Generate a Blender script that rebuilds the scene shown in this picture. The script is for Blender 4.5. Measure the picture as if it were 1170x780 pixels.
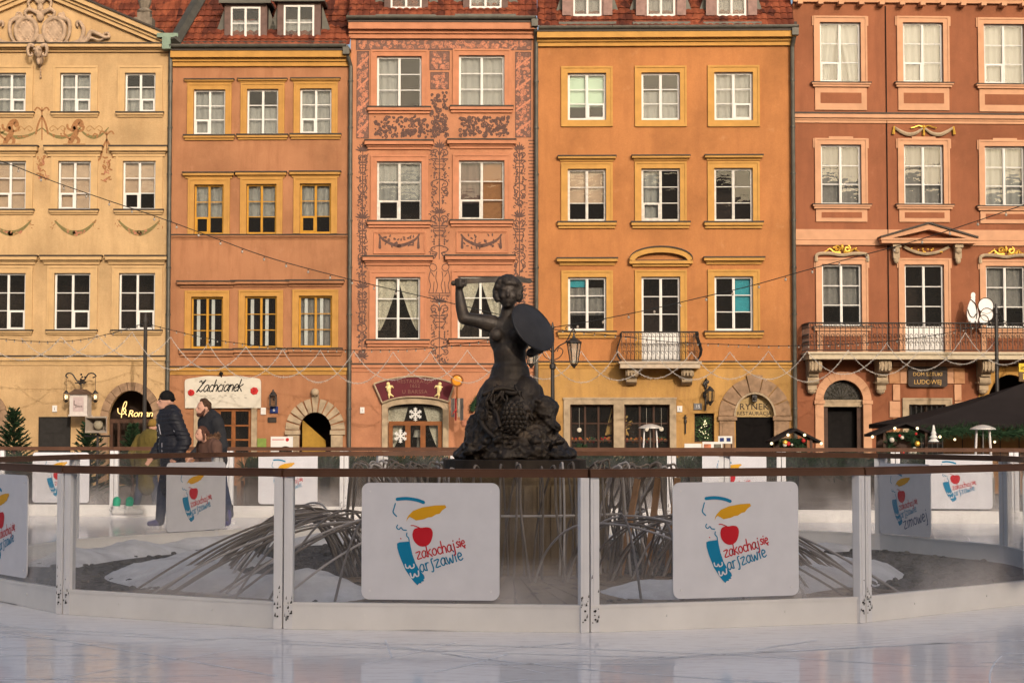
import bpy, bmesh, math, random
from math import sin, cos, pi, tan, atan, radians, sqrt
from mathutils import Vector, Matrix, noise
random.seed(7)
for o in list(bpy.data.objects): bpy.data.objects.remove(o)
SC = bpy.context.scene
COL = SC.collection
# ---------------------------------------------------------------- camera
F = 2000.0                       # focal length in pixels of the 1170 px wide photograph
CAMZ = 1.40
PITCH = atan(101.0 / F)
cd = bpy.data.cameras.new('camera'); cam = bpy.data.objects.new('camera', cd); COL.objects.link(cam)
cam.location = (0, 0, CAMZ); cam.rotation_euler = (pi/2 + PITCH, 0, 0)
cd.sensor_width = 36; cd.lens = 36 * F / 1170.0
cd.clip_start = 0.1; cd.clip_end = 1000
SC.camera = cam
# ---------------------------------------------------------------- sky and sun
SUN_EL, SUN_AZ = radians(20), radians(18)       # azimuth measured from behind the camera to the right
wd = bpy.data.worlds.new('World'); SC.world = wd; wd.use_nodes = True
wn = wd.node_tree; wn.nodes.clear()
sk = wn.nodes.new('ShaderNodeTexSky'); sk.sky_type = 'NISHITA'; sk.sun_disc = False
sk.sun_elevation = SUN_EL; sk.sun_rotation = radians(180) - SUN_AZ
sk.air_density = 1.0; sk.dust_density = 7.0; sk.ozone_density = 1.0
bg = wn.nodes.new('ShaderNodeBackground'); bg.inputs['Strength'].default_value = 0.15
wo = wn.nodes.new('ShaderNodeOutputWorld')
wn.links.new(sk.outputs[0], bg.inputs['Color']); wn.links.new(bg.outputs[0], wo.inputs['Surface'])
sd = bpy.data.lights.new('sun', 'SUN'); sd.energy = 2.0; sd.angle = radians(0.5); sd.color = (1.0, 0.89, 0.77)
so = bpy.data.objects.new('sun', sd); COL.objects.link(so)
sdir = Vector((-sin(SUN_AZ)*cos(SUN_EL), cos(SUN_AZ)*cos(SUN_EL), -sin(SUN_EL)))
so.rotation_euler = sdir.to_track_quat('-Z', 'Y').to_euler(); so.location = (20, -40, 40)
SC.view_settings.view_transform = 'Standard'; SC.view_settings.look = 'None'
SC.view_settings.gamma = 1.0; SC.view_settings.exposure = 0.24
# ---------------------------------------------------------------- pixel helpers
def ray(px, py):
    a, b = (px - 585) / F, (390 - py) / F
    return Vector((a, cos(PITCH) - b*sin(PITCH), sin(PITCH) + b*cos(PITCH)))
CAM = Vector((0, 0, CAMZ))
def at(px, py, Y):
    r = ray(px, py); return CAM + r * (Y / r.y)
def on_ground(px, py, z=0.0):
    r = ray(px, py); return CAM + r * ((z - CAMZ) / r.z)
# ---------------------------------------------------------------- mesh builder
class MB:
    def __init__(s): s.v = []; s.f = []; s.m = []
    def add(s, vs, fs, mi=0):
        b = len(s.v); s.v += [tuple(v) for v in vs]
        s.f += [tuple(b + i for i in f) for f in fs]; s.m += [mi] * len(fs); return s
    def box(s, x0, x1, y0, y1, z0, z1, mi=0):
        if x0 > x1: x0, x1 = x1, x0
        if y0 > y1: y0, y1 = y1, y0
        if z0 > z1: z0, z1 = z1, z0
        return s.add([(x0,y0,z0),(x1,y0,z0),(x1,y1,z0),(x0,y1,z0),(x0,y0,z1),(x1,y0,z1),(x1,y1,z1),(x0,y1,z1)],
              [(0,3,2,1),(4,5,6,7),(0,1,5,4),(1,2,6,5),(2,3,7,6),(3,0,4,7)], mi)
    def prism(s, poly, y0, y1, mi=0):
        n = len(poly)
        a = sum(poly[i][0]*poly[(i+1)%n][1] - poly[(i+1)%n][0]*poly[i][1] for i in range(n))
        if a < 0: poly = poly[::-1]
        vs = [(x, y0, z) for x, z in poly] + [(x, y1, z) for x, z in poly]
        fs = [tuple(range(n)), tuple(range(2*n-1, n-1, -1))]
        fs += [(i, i+n, (i+1) % n + n, (i+1) % n) for i in range(n)]
        return s.add(vs, fs, mi)
    def quad(s, a, b, c, d, mi=0): return s.add([a,b,c,d], [(0,1,2,3)], mi)
    def tube(s, path, r, n=6, mi=0, cap=True, closed=False):
        P = [Vector(p) for p in path]; k = len(P)
        R = [r]*k if not hasattr(r, '__len__') else list(r)
        vs = []; up = None
        for i in range(k):
            if closed: t = P[(i+1) % k] - P[i-1]
            else: t = P[min(i+1, k-1)] - P[max(i-1, 0)]
            if t.length < 1e-9: t = Vector((0,0,1))
            t.normalize()
            if up is None: up = Vector((0,0,1)) if abs(t.z) < .9 else Vector((1,0,0))
            a = t.cross(up)
            if a.length < 1e-6: a = t.orthogonal()
            a.normalize(); b = a.cross(t); up = b
            for j in range(n):
                q = 2*pi*j/n
                vs.append(P[i] + (a*cos(q) + b*sin(q)) * R[i])
        fs = []
        for i in range(k if closed else k-1):
            i2 = (i+1) % k
            for j in range(n):
                fs.append((i*n+j, i*n+(j+1)%n, i2*n+(j+1)%n, i2*n+j))
        if cap and not closed:
            fs.append(tuple(range(n-1, -1, -1))); fs.append(tuple((k-1)*n+j for j in range(n)))
        return s.add(vs, fs, mi)
    def ribbon(s, path, w, y, mi=0, th=0.0):
        """flat stroke in the xz plane facing -y"""
        k = len(path); W = [w]*k if not hasattr(w, '__len__') else list(w)
        vs = []
        for i in range(k):
            ax, az = path[max(i-1,0)]; bx, bz = path[min(i+1,k-1)]
            dx, dz = bx-ax, bz-az; l = sqrt(dx*dx+dz*dz) or 1
            nx, nz = -dz/l, dx/l
            x, z = path[i]; h = W[i]/2
            vs += [(x+nx*h, y, z+nz*h), (x-nx*h, y, z-nz*h)]
        fs = [(2*i, 2*i+1, 2*i+3, 2*i+2) for i in range(k-1)]
        s.add(vs, fs, mi)
        # round ends
        for i in (0, k-1):
            x, z = path[i]; h = W[i]/2
            s.add([(x+h*cos(q*pi/3), y-0.0004, z+h*sin(q*pi/3)) for q in range(6)], [tuple(range(6))], mi)
        return s
    def ell(s, c, r, rot=None, seg=12, rings=8, mi=0):
        if not hasattr(r, '__len__'): r = (r,r,r)
        c = Vector(c); vs = []; M = rot.to_matrix() if rot is not None and hasattr(rot,'to_matrix') else rot
        def tr(v):
            v = Vector((v[0]*r[0], v[1]*r[1], v[2]*r[2]))
            return c + (M @ v if M else v)
        vs.append(tr((0,0,1)))
        for i in range(1, rings):
            t = pi*i/rings
            for j in range(seg):
                p = 2*pi*j/seg; vs.append(tr((sin(t)*cos(p), sin(t)*sin(p), cos(t))))
        vs.append(tr((0,0,-1))); fs = []
        for j in range(seg): fs.append((0, 1+j, 1+(j+1)%seg))
        for i in range(rings-2):
            for j in range(seg):
                a = 1+i*seg
                fs.append((a+j, a+seg+j, a+seg+(j+1)%seg, a+(j+1)%seg))
        a = 1+(rings-2)*seg; e = len(vs)-1
        for j in range(seg): fs.append((a+j, e, a+(j+1)%seg))
        return s.add(vs, fs, mi)
    def limb(s, pts, rs, n=12):
        """tapered limb with round joints (for voxel remeshing)"""
        for p, r in zip(pts, rs): s.ell(p, r, seg=n, rings=8)
        for i in range(len(pts)-1): s.tube([pts[i], pts[i+1]], [rs[i], rs[i+1]], n)
        return s
    def lathe(s, prof, c=(0,0,0), n=16, mi=0):
        vs = []; k = len(prof)
        for r, z in prof:
            for j in range(n):
                q = 2*pi*j/n; vs.append((c[0]+r*cos(q), c[1]+r*sin(q), c[2]+z))
        fs = [(i*n+j, i*n+(j+1)%n, (i+1)*n+(j+1)%n, (i+1)*n+j) for i in range(k-1) for j in range(n)]
        fs += [tuple(range(n-1,-1,-1)), tuple((k-1)*n+j for j in range(n))]
        return s.add(vs, fs, mi)
    def xform(s, M):
        s.v = [tuple(M @ Vector(v)) for v in s.v]; return s
    def join(s, o, M=None, mo=0):
        vs = o.v if M is None else [tuple(M @ Vector(v)) for v in o.v]
        b = len(s.v); s.v += vs; s.f += [tuple(b+i for i in f) for f in o.f]; s.m += [m+mo for m in o.m]; return s
    def mesh(s, name, mats, smooth=False):
        me = bpy.data.meshes.new(name); me.from_pydata(s.v, [], s.f)
        if not isinstance(mats, (list, tuple)): mats = [mats]
        for m in mats: me.materials.append(m)
        me.polygons.foreach_set('material_index', s.m)
        if smooth: me.polygons.foreach_set('use_smooth', [True]*len(me.polygons))
        me.update(); return me
    def build(s, name, mats, parent=None, smooth=False, loc=None, kind=None, fix=False):
        me = s.mesh(name, mats, smooth)
        if fix:
            bm = bmesh.new(); bm.from_mesh(me); bmesh.ops.recalc_face_normals(bm, faces=bm.faces); bm.to_mesh(me); bm.free()
        o = bpy.data.objects.new(name, me); COL.objects.link(o)
        if parent: o.parent = parent
        if loc is not None: o.location = loc
        if kind: o['kind'] = kind
        return o
    def blob(s, name, mats, parent=None, voxel=0.02, sm=4, loc=None, dec=None):
        """union of closed pieces -> one continuous smooth surface"""
        me = s.mesh(name+'_tmp', mats); t = bpy.data.objects.new('tmp', me); COL.objects.link(t)
        r = t.modifiers.new('r', 'REMESH'); r.mode = 'VOXEL'; r.voxel_size = voxel
        if sm:
            q = t.modifiers.new('s', 'SMOOTH'); q.iterations = sm; q.factor = 0.5
        if dec:
            d = t.modifiers.new('d', 'DECIMATE'); d.ratio = dec
        dg = bpy.context.evaluated_depsgraph_get()
        m2 = bpy.data.meshes.new_from_object(t.evaluated_get(dg)); m2.name = name
        bpy.data.objects.remove(t); bpy.data.meshes.remove(me)
        m2.materials.clear()
        for m in (mats if isinstance(mats, (list, tuple)) else [mats]): m2.materials.append(m)
        m2.polygons.foreach_set('use_smooth', [True]*len(m2.polygons))
        m2.polygons.foreach_set('material_index', [0]*len(m2.polygons))
        o = bpy.data.objects.new(name, m2); COL.objects.link(o)
        if parent: o.parent = parent
        if loc is not None: o.location = loc
        return o
def tag(o, label=None, cat=None, group=None, kind=None):
    if label: o['label'] = label
    if cat: o['category'] = cat
    if group: o['group'] = group
    if kind: o['kind'] = kind
    return o
def thing(name, label, cat, loc=(0,0,0), rz=0, group=None):
    o = bpy.data.objects.new(name, None); COL.objects.link(o); o.empty_display_size = .2
    o.location = loc; o.rotation_euler = (0,0,rz); return tag(o, label, cat, group)
def part(name, me, parent, loc=(0,0,0), rot=None):
    o = bpy.data.objects.new(name, me); COL.objects.link(o); o.parent = parent; o.location = loc
    if rot: o.rotation_euler = rot
    return o
def copy_tree(o, parent=None):
    c = o.copy(); COL.objects.link(c); c.parent = parent
    for ch in list(o.children): copy_tree(ch, c)
    return c
def spline(pts, n=6):
    """Catmull-Rom through 2D or 3D points"""
    P = [Vector(p) for p in pts]; out = []
    for i in range(len(P)-1):
        p0, p1, p2, p3 = P[max(i-1,0)], P[i], P[i+1], P[min(i+2,len(P)-1)]
        for k in range(n):
            t = k/n
            out.append(0.5*((2*p1)+(p2-p0)*t+(2*p0-5*p1+4*p2-p3)*t*t+(3*p1-p0-3*p2+p3)*t**3))
    out.append(P[-1]); return [tuple(p) for p in out]
# ---------------------------------------------------------------- materials
def nm(name):
    m = bpy.data.materials.new(name); m.use_nodes = True
    nt = m.node_tree; nt.nodes.clear()
    return m, nt, nt.nodes, nt.links
def _noise(nt, scale, detail=4, vec=None, rough=.55, dims='3D'):
    n = nt.nodes.new('ShaderNodeTexNoise'); n.inputs['Scale'].default_value = scale
    n.inputs['Detail'].default_value = detail; n.inputs['Roughness'].default_value = rough
    if vec: nt.links.new(vec, n.inputs['Vector'])
    return n.outputs['Fac']
def _map(nt, scale, src='Object'):
    tc = nt.nodes.new('ShaderNodeTexCoord'); mp = nt.nodes.new('ShaderNodeMapping')
    mp.inputs['Scale'].default_value = scale; nt.links.new(tc.outputs[src], mp.inputs['Vector']); return mp.outputs[0]
def _ramp(nt, fac, stops):
    r = nt.nodes.new('ShaderNodeValToRGB'); e = r.color_ramp.elements
    while len(e) < len(stops): e.new(.5)
    for x, (p, c) in zip(e, stops): x.position = p; x.color = (*c, 1) if len(c) == 3 else c
    nt.links.new(fac, r.inputs[0]); return r.outputs[0]
def _mix(nt, f, a, b, mode='MIX'):
    m = nt.nodes.new('ShaderNodeMix'); m.data_type = 'RGBA'; m.blend_type = mode
    if hasattr(f, 'links') or hasattr(f, 'is_linked'): nt.links.new(f, m.inputs[0])
    else: m.inputs[0].default_value = f
    for q, i in ((a, 6), (b, 7)):
        if hasattr(q, 'is_linked'): nt.links.new(q, m.inputs[i])
        else: m.inputs[i].default_value = (*q, 1)
    return m.outputs[2]
def _bump(nt, h, strength=.3, dist=.01):
    b = nt.nodes.new('ShaderNodeBump'); b.inputs['Strength'].default_value = strength; b.inputs['Distance'].default_value = dist
    nt.links.new(h, b.inputs['Height']); return b.outputs[0]
def _out(nt, sh):
    o = nt.nodes.new('ShaderNodeOutputMaterial'); nt.links.new(sh, o.inputs['Surface'])
def _pr(nt, col, rough=.8, metal=0, spec=.3, normal=None):
    p = nt.nodes.new('ShaderNodeBsdfPrincipled')
    if hasattr(col, 'is_linked'): nt.links.new(col, p.inputs['Base Color'])
    else: p.inputs['Base Color'].default_value = (*col, 1)
    if hasattr(rough, 'is_linked'): nt.links.new(rough, p.inputs['Roughness'])
    else: p.inputs['Roughness'].default_value = rough
    p.inputs['Metallic'].default_value = metal; p.inputs['Specular IOR Level'].default_value = spec
    if normal: nt.links.new(normal, p.inputs['Normal'])
    return p
def mul(c, k): return tuple(min(1, x*k) for x in c)
MATS = {}
def simple(name, col, rough=.6, metal=0, spec=.2, var=.12, scale=8, bump=0, bscale=60):
    if name in MATS: return MATS[name]
    m, nt, N, L = nm(name)
    vec = _map(nt, (1,1,1))
    c = _ramp(nt, _noise(nt, scale, 5, vec), [(.3, mul(col, 1-var)), (.7, mul(col, 1+var))])
    nrm = _bump(nt, _noise(nt, bscale, 3, vec), bump, .004) if bump else None
    _out(nt, _pr(nt, c, rough, metal, spec, nrm).outputs[0]); MATS[name] = m; return m
def plaster(name, col, stain, patch=None, seed=0.0, str_=.5):
    m, nt, N, L = nm(name); col = mul(col, .93)
    vec = _map(nt, (1,1,1)); mp = vec.node; mp.inputs['Location'].default_value = (seed, seed*.7, seed*1.3)
    big = _ramp(nt, _noise(nt, .55, 6, vec, .62), [(.30, mul(col, .74)), (.5, col), (.72, mul(col, 1.16))])
    v2 = _map(nt, (2.2, 2.2, .35)); v2.node.inputs['Location'].default_value = (seed*2, 0, seed)
    streak = _ramp(nt, _noise(nt, 1.6, 6, v2, .65), [(.46, (0,0,0)), (.68, (1,1,1))])
    sm = N.new('ShaderNodeMath'); sm.operation = 'MULTIPLY'; sm.inputs[1].default_value = str_
    L.new(streak, sm.inputs[0])
    c = _mix(nt, sm.outputs[0], big, stain)
    blot = _ramp(nt, _noise(nt, 2.7, 8, vec, .7), [(.60, (0,0,0)), (.72, (1,1,1))])
    s2 = N.new('ShaderNodeMath'); s2.operation = 'MULTIPLY'; s2.inputs[1].default_value = .40; L.new(blot, s2.inputs[0])
    c = _mix(nt, s2.outputs[0], c, patch or mul(col, 1.25))
    fine = _ramp(nt, _noise(nt, 38, 3, vec), [(.3, (.90,.90,.90)), (.7, (1.06,1.06,1.06))])
    c = _mix(nt, 1.0, c, fine, 'MULTIPLY')
    a = N.new('ShaderNodeMath'); a.operation = 'ADD'
    L.new(_noise(nt, 55, 4, vec), a.inputs[0]); L.new(_noise(nt, 4, 3, vec), a.inputs[1])
    _out(nt, _pr(nt, c, .9, 0, .15, _bump(nt, a.outputs[0], .35, .012)).outputs[0]); MATS[name] = m; return m
def glassy(name, tint=(.93,.95,.95), refl=.55, rough=.015, dust=.05, dustcol=(.7,.68,.66), wob=.0, ior=1.5, smear=False):
    m, nt, N, L = nm(name)
    tr = N.new('ShaderNodeBsdfTransparent'); tr.inputs[0].default_value = (*tint, 1)
    gl = N.new('ShaderNodeBsdfGlossy'); gl.inputs['Roughness'].default_value = rough
    lw = N.new('ShaderNodeLayerWeight'); lw.inputs[0].default_value = .5
    pw5 = N.new('ShaderNodeMath'); pw5.operation = 'POWER'; pw5.inputs[1].default_value = 5; L.new(lw.outputs['Facing'], pw5.inputs[0])
    vec = _map(nt, (1,1,1))
    if wob:
        nb = _bump(nt, _noise(nt, 3.5, 2, vec), wob, .02); L.new(nb, gl.inputs['Normal'])
    mm = N.new('ShaderNodeMath'); mm.operation = 'MULTIPLY_ADD'; mm.inputs[1].default_value = .92; mm.inputs[2].default_value = refl
    L.new(pw5.outputs[0], mm.inputs[0]); mm.use_clamp = True
    mx = N.new('ShaderNodeMixShader'); L.new(mm.outputs[0], mx.inputs[0]); L.new(tr.outputs[0], mx.inputs[1]); L.new(gl.outputs[0], mx.inputs[2])
    df = N.new('ShaderNodeBsdfDiffuse'); df.inputs[0].default_value = (*dustcol, 1)
    mx2 = N.new('ShaderNodeMixShader')
    if smear:
        v = _map(nt, (1.3, 1.3, .5)); n1 = _ramp(nt, _noise(nt, 2.2, 6, v, .65), [(.42, (dust*.3,)*3), (.75, (dust*2.6,)*3)])
        sx = N.new('ShaderNodeSeparateXYZ'); tc = N.new('ShaderNodeTexCoord'); L.new(tc.outputs['Object'], sx.inputs[0])
        # condensation and ice spray that collects along the foot of the panes
        mr = N.new('ShaderNodeMapRange'); mr.inputs['From Min'].default_value = .15; mr.inputs['From Max'].default_value = .52
        mr.inputs['To Min'].default_value = .42; mr.inputs['To Max'].default_value = 0; L.new(sx.outputs['Z'], mr.inputs['Value'])
        k = N.new('ShaderNodeMath'); k.operation = 'MULTIPLY'; L.new(mr.outputs[0], k.inputs[0])
        L.new(_ramp(nt, _noise(nt, 1.1, 4, vec), [(.40, (0,0,0)), (.64, (1,1,1))]), k.inputs[1])
        ad = N.new('ShaderNodeMath'); ad.operation = 'ADD'; ad.use_clamp = True; L.new(n1, ad.inputs[0]); L.new(k.outputs[0], ad.inputs[1])
        L.new(ad.outputs[0], mx2.inputs[0])
    else: mx2.inputs[0].default_value = dust
    L.new(mx.outputs[0], mx2.inputs[1]); L.new(df.outputs[0], mx2.inputs[2])
    _out(nt, mx2.outputs[0]); MATS[name] = m; return m
def emis(name, col, s):
    m, nt, N, L = nm(name); e = N.new('ShaderNodeEmission'); e.inputs[0].default_value = (*col,1); e.inputs[1].default_value = s
    _out(nt, e.outputs[0]); MATS[name] = m; return m
M_white = simple('white_window_paint', (.62,.60,.575), .5, var=.05, scale=6)
M_oldwhite = simple('old_white_window_paint', (.54,.51,.47), .6, var=.2, scale=9)
M_ochrewood = simple('ochre_window_paint', (.42,.21,.022), .5, var=.12)
M_pane = glassy('window_glass', (.88,.90,.90), .024, .01, .010, wob=.10)
M_curt = simple('net_curtain_cloth', (.30,.285,.265), .9, var=.10, scale=14)
M_curtgrey = simple('grey_curtain_cloth', (.22,.20,.185), .9, var=.12, scale=14)
M_drape = simple('patterned_drape_cloth', (.52,.46,.36), .9, var=.35, scale=26)
M_blind = simple('beige_blind_cloth', (.52,.36,.25), .9, var=.12, scale=3)
M_mint = simple('mint_blind_cloth', (.52,.66,.50), .9, var=.06, scale=3)
M_teal = simple('teal_panel_paint', (.03,.30,.36), .6, var=.1)
M_roomshade = simple('painted_room_shade', (.030,.020,.016), .9, 0, .05, var=.3, scale=1)  # near-black colour stands in for the shade of unlit rooms
M_iron = simple('wrought_iron', (.030,.026,.024), .5, .3, .5, var=.2)
M_zinc = simple('weathered_zinc', (.075,.070,.058), .55, .4, .5, var=.25, scale=4)
M_copper = simple('green_copper', (.16,.22,.17), .6, .2, .4, var=.25, scale=3)
M_flash = simple('dark_flashing', (.034,.024,.018), .6, .3, .4, var=.25)
M_brownwood = simple('brown_stained_wood', (.20,.070,.020), .5, var=.25, scale=5)
M_darkwood = simple('dark_stained_wood', (.055,.026,.016), .5, var=.3, scale=5)
M_dormer = simple('dormer_boards', (.12,.075,.065), .7, var=.25, scale=4)
M_black = simple('black_paint', (.010,.009,.009), .8, 0, .08, var=.2)
M_gold = simple('gilding', (.62,.36,.05), .4, .5, .5, var=.25, scale=20)
M_stone = simple('pale_sandstone', (.34,.26,.175), .9, var=.22, scale=5, bump=.4, bscale=40)
M_browstone = simple('brown_sandstone', (.25,.16,.10), .9, var=.25, scale=5, bump=.4, bscale=40)
M_red = simple('red_paint', (.42,.02,.02), .5, var=.15)
M_cream = simple('cream_paint', (.52,.475,.40), .6, var=.06, scale=5)
# ================================================================ large structure: ground and houses
GZ = -0.30                                    # the square lies a step below the ice platform
def cobble_mat():
    m, nt, N, L = nm('square_cobbles')
    vec = _map(nt, (1,1,1))
    v = N.new('ShaderNodeTexVoronoi'); v.inputs['Scale'].default_value = 7; L.new(vec, v.inputs['Vector']); v.feature = 'DISTANCE_TO_EDGE'
    c = _ramp(nt, _noise(nt, 6, 5, vec), [(.3, (.10,.085,.07)), (.7, (.22,.18,.15))])
    e = _ramp(nt, v.outputs['Distance'], [(0, (0,0,0)), (.08, (1,1,1))])
    c = _mix(nt, e, (.05,.045,.04), c)
    _out(nt, _pr(nt, c, .8, 0, .3, _bump(nt, e, .6, .02)).outputs[0]); return m
g = MB().quad((-300,-150,GZ),(300,-150,GZ),(300,400,GZ),(-300,400,GZ)).build('square_ground', cobble_mat()); g['kind'] = 'structure'

class House:
    def __init__(s, name, label, x0, x1, dist, theta=0.0, right=None):
        s.t = radians(theta)
        p = at(x0, 491, dist); s.O = Vector((p.x, dist, GZ))
        s.u = Vector((cos(s.t), sin(s.t), 0)); s.n = Vector((sin(s.t), -cos(s.t), 0))
        s.root = thing(name, label, 'house', s.O, s.t)
        s.x1 = s.L(x1, 491)[0]
    def L(s, px, py):
        r = ray(px, py); d = (s.O - CAM).dot(s.n) / r.dot(s.n)
        q = CAM + r*d - s.O
        return q.dot(s.u), q.z
    def z(s, py, px=585): return s.L(px, py)[1]
    def R(s, x0, y0, x1, y1):
        a = s.L(x0, y1); b = s.L(x1, y0); return a[0], b[0], a[1], b[1]

def wall_mesh(x0, x1, z0, z1, ops, rev=.16, mi=0):
    """wall sheet with real openings; ops: (x0,x1,z0,z1,rise): a positive rise arches the head"""
    mb = MB(); xs = {x0, x1}; zs = {z0, z1}
    for o in ops:
        xs |= {min(max(o[0],x0),x1), min(max(o[1],x0),x1)}; zs |= {min(max(o[2],z0),z1), min(max(o[3],z0),z1)}
    xs = sorted(xs); zs = sorted(zs)
    for i in range(len(xs)-1):
        for j in range(len(zs)-1):
            cx, cz = (xs[i]+xs[i+1])/2, (zs[j]+zs[j+1])/2
            if any(o[0] < cx < o[1] and o[2] < cz < o[3] for o in ops): continue
            mb.quad((xs[i],0,zs[j]),(xs[i+1],0,zs[j]),(xs[i+1],0,zs[j+1]),(xs[i],0,zs[j+1]), mi)
    for o in ops:
        a, b, c, d = o[:4]; rise = o[4] if len(o) > 4 else 0
        pts = arch_pts(a, b, d, rise)
        if rise:
            for k in range(len(pts)-1):
                (xa, za), (xb, zb) = pts[k], pts[k+1]
                mb.quad((xa,0,za),(xb,0,zb),(xb,0,d),(xa,0,d), mi)
        loop = [(a, c)] + pts + [(b, c)]
        for k in range(len(loop)-1):
            (xa, za), (xb, zb) = loop[k], loop[k+1]
            mb.quad((xa,0,za),(xa,rev,za),(xb,rev,zb),(xb,0,zb), mi)
        mb.quad((a,0,c),(b,0,c),(b,rev,c),(a,rev,c), mi)
    return mb
def arch_pts(a, b, top, rise, n=14):
    if not rise: return [(a, top), (b, top)]
    cx, hw = (a+b)/2, (b-a)/2
    return [(cx - hw*cos(pi*k/n), top - rise + rise*sin(pi*k/n)) for k in range(n+1)]
def voussoirs(par, cx, zs, ri, ro, n, mat, y0=-.06, y1=.02, rzi=None, rzo=None, gap=.012, key=None, name='voussoir'):
    """arch stones, one object each; ri/ro radii in x, rzi/rzo in z"""
    rzi = rzi or ri; rzo = rzo or ro
    for k in range(n):
        a0 = pi*k/n + gap/ri/2; a1 = pi*(k+1)/n - gap/ri/2
        st = 4; e = 1.0
        inn = [(cx - ri*cos(a0+(a1-a0)*i/st), zs + rzi*sin(a0+(a1-a0)*i/st)) for i in range(st+1)]
        kk = key if (key and k == n//2 and n % 2) else 1.0
        out = [(cx - ro*kk*cos(a0+(a1-a0)*i/st), zs + rzo*kk*sin(a0+(a1-a0)*i/st)) for i in range(st+1)]
        dy = random.uniform(-.008, .008) - (.03 if kk > 1 else 0)
        MB().prism(inn + out[::-1], y0+dy, y1).build(name, mat, par)
def cornice(mb, x0, x1, z0, z1, proj, mi=0, fl=1, ends=True):
    """stepped moulding with a dark metal flashing on top; z0..z1"""
    h = z1 - z0; e = 1 if ends else 0
    for a, b, p in ((0,.30,.30), (.30,.52,.52), (.52,.94,1.0)):
        d = proj*p
        mb.box(x0-e*d*.6, x1+e*d*.6, -d, .03, z0+a*h, z0+b*h, mi)
    mb.box(x0-e*proj*.6-.02, x1+e*proj*.6+.02, -proj-.025, .03, z0+.945*h, z1+.03, fl)
def frame_border(mb, x0, x1, z0, z1, w, d, y1=.02, mi=0, bottom=True, ear=0, eh=.25):
    """moulded surround round the rect x0..x1, z0..z1: outer flat fascia + proud outer bead"""
    zb = z0-w if bottom else z0
    mb.box(x0-w, x0, -d, y1, zb, z1+w, mi); mb.box(x1, x1+w, -d, y1, zb, z1+w, mi)
    mb.box(x0, x1, -d, y1, z1, z1+w, mi)
    if bottom: mb.box(x0, x1, -d, y1, z0-w, z0, mi)
    b = w*.28; p = d+.022
    mb.box(x0-w-.004, x0-w+b, -p, 0, zb, z1+w-b, mi); mb.box(x1+w-b, x1+w+.004, -p, 0, zb, z1+w-b, mi)
    mb.box(x0-w-.004, x1+w+.004, -p-.003, 0, z1+w-b, z1+w+.004, mi)
    if bottom: mb.box(x0-w+b, x1+w-b, -p, 0, z0-w-.004, z0-w+b, mi)
    if ear:
        mb.box(x0-w-ear, x0-w-.002, -d+.003, y1, z1+w-eh, z1+w-.002, mi); mb.box(x1+w+.002, x1+w+ear, -d+.003, y1, z1+w-eh, z1+w-.002, mi)
def wavy(x0, x1, z0, z1, y, amp=.018, n=None, nz=4, gather=None, ph=0):
    """hanging cloth with folds; gather(t)->(xa,xb) gives edge positions for t = 0 (top)..1"""
    mb = MB(); n = n or max(10, int((x1-x0)/.03)); vs = []
    for j in range(nz+1):
        t = j/nz; xa, xb = gather(t) if gather else (x0, x1)
        for i in range(n+1):
            q = i/n
            vs.append((xa+(xb-xa)*q, y + amp*sin(q*n*.9+ph) + amp*.6*sin(q*n*.37+ph*2), z1+(z0-z1)*t))
    fs = [(j*(n+1)+i, j*(n+1)+i+1, (j+1)*(n+1)+i+1, (j+1)*(n+1)+i) for j in range(nz) for i in range(n)]
    return mb.add(vs, fs)
PANES = {}
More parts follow.
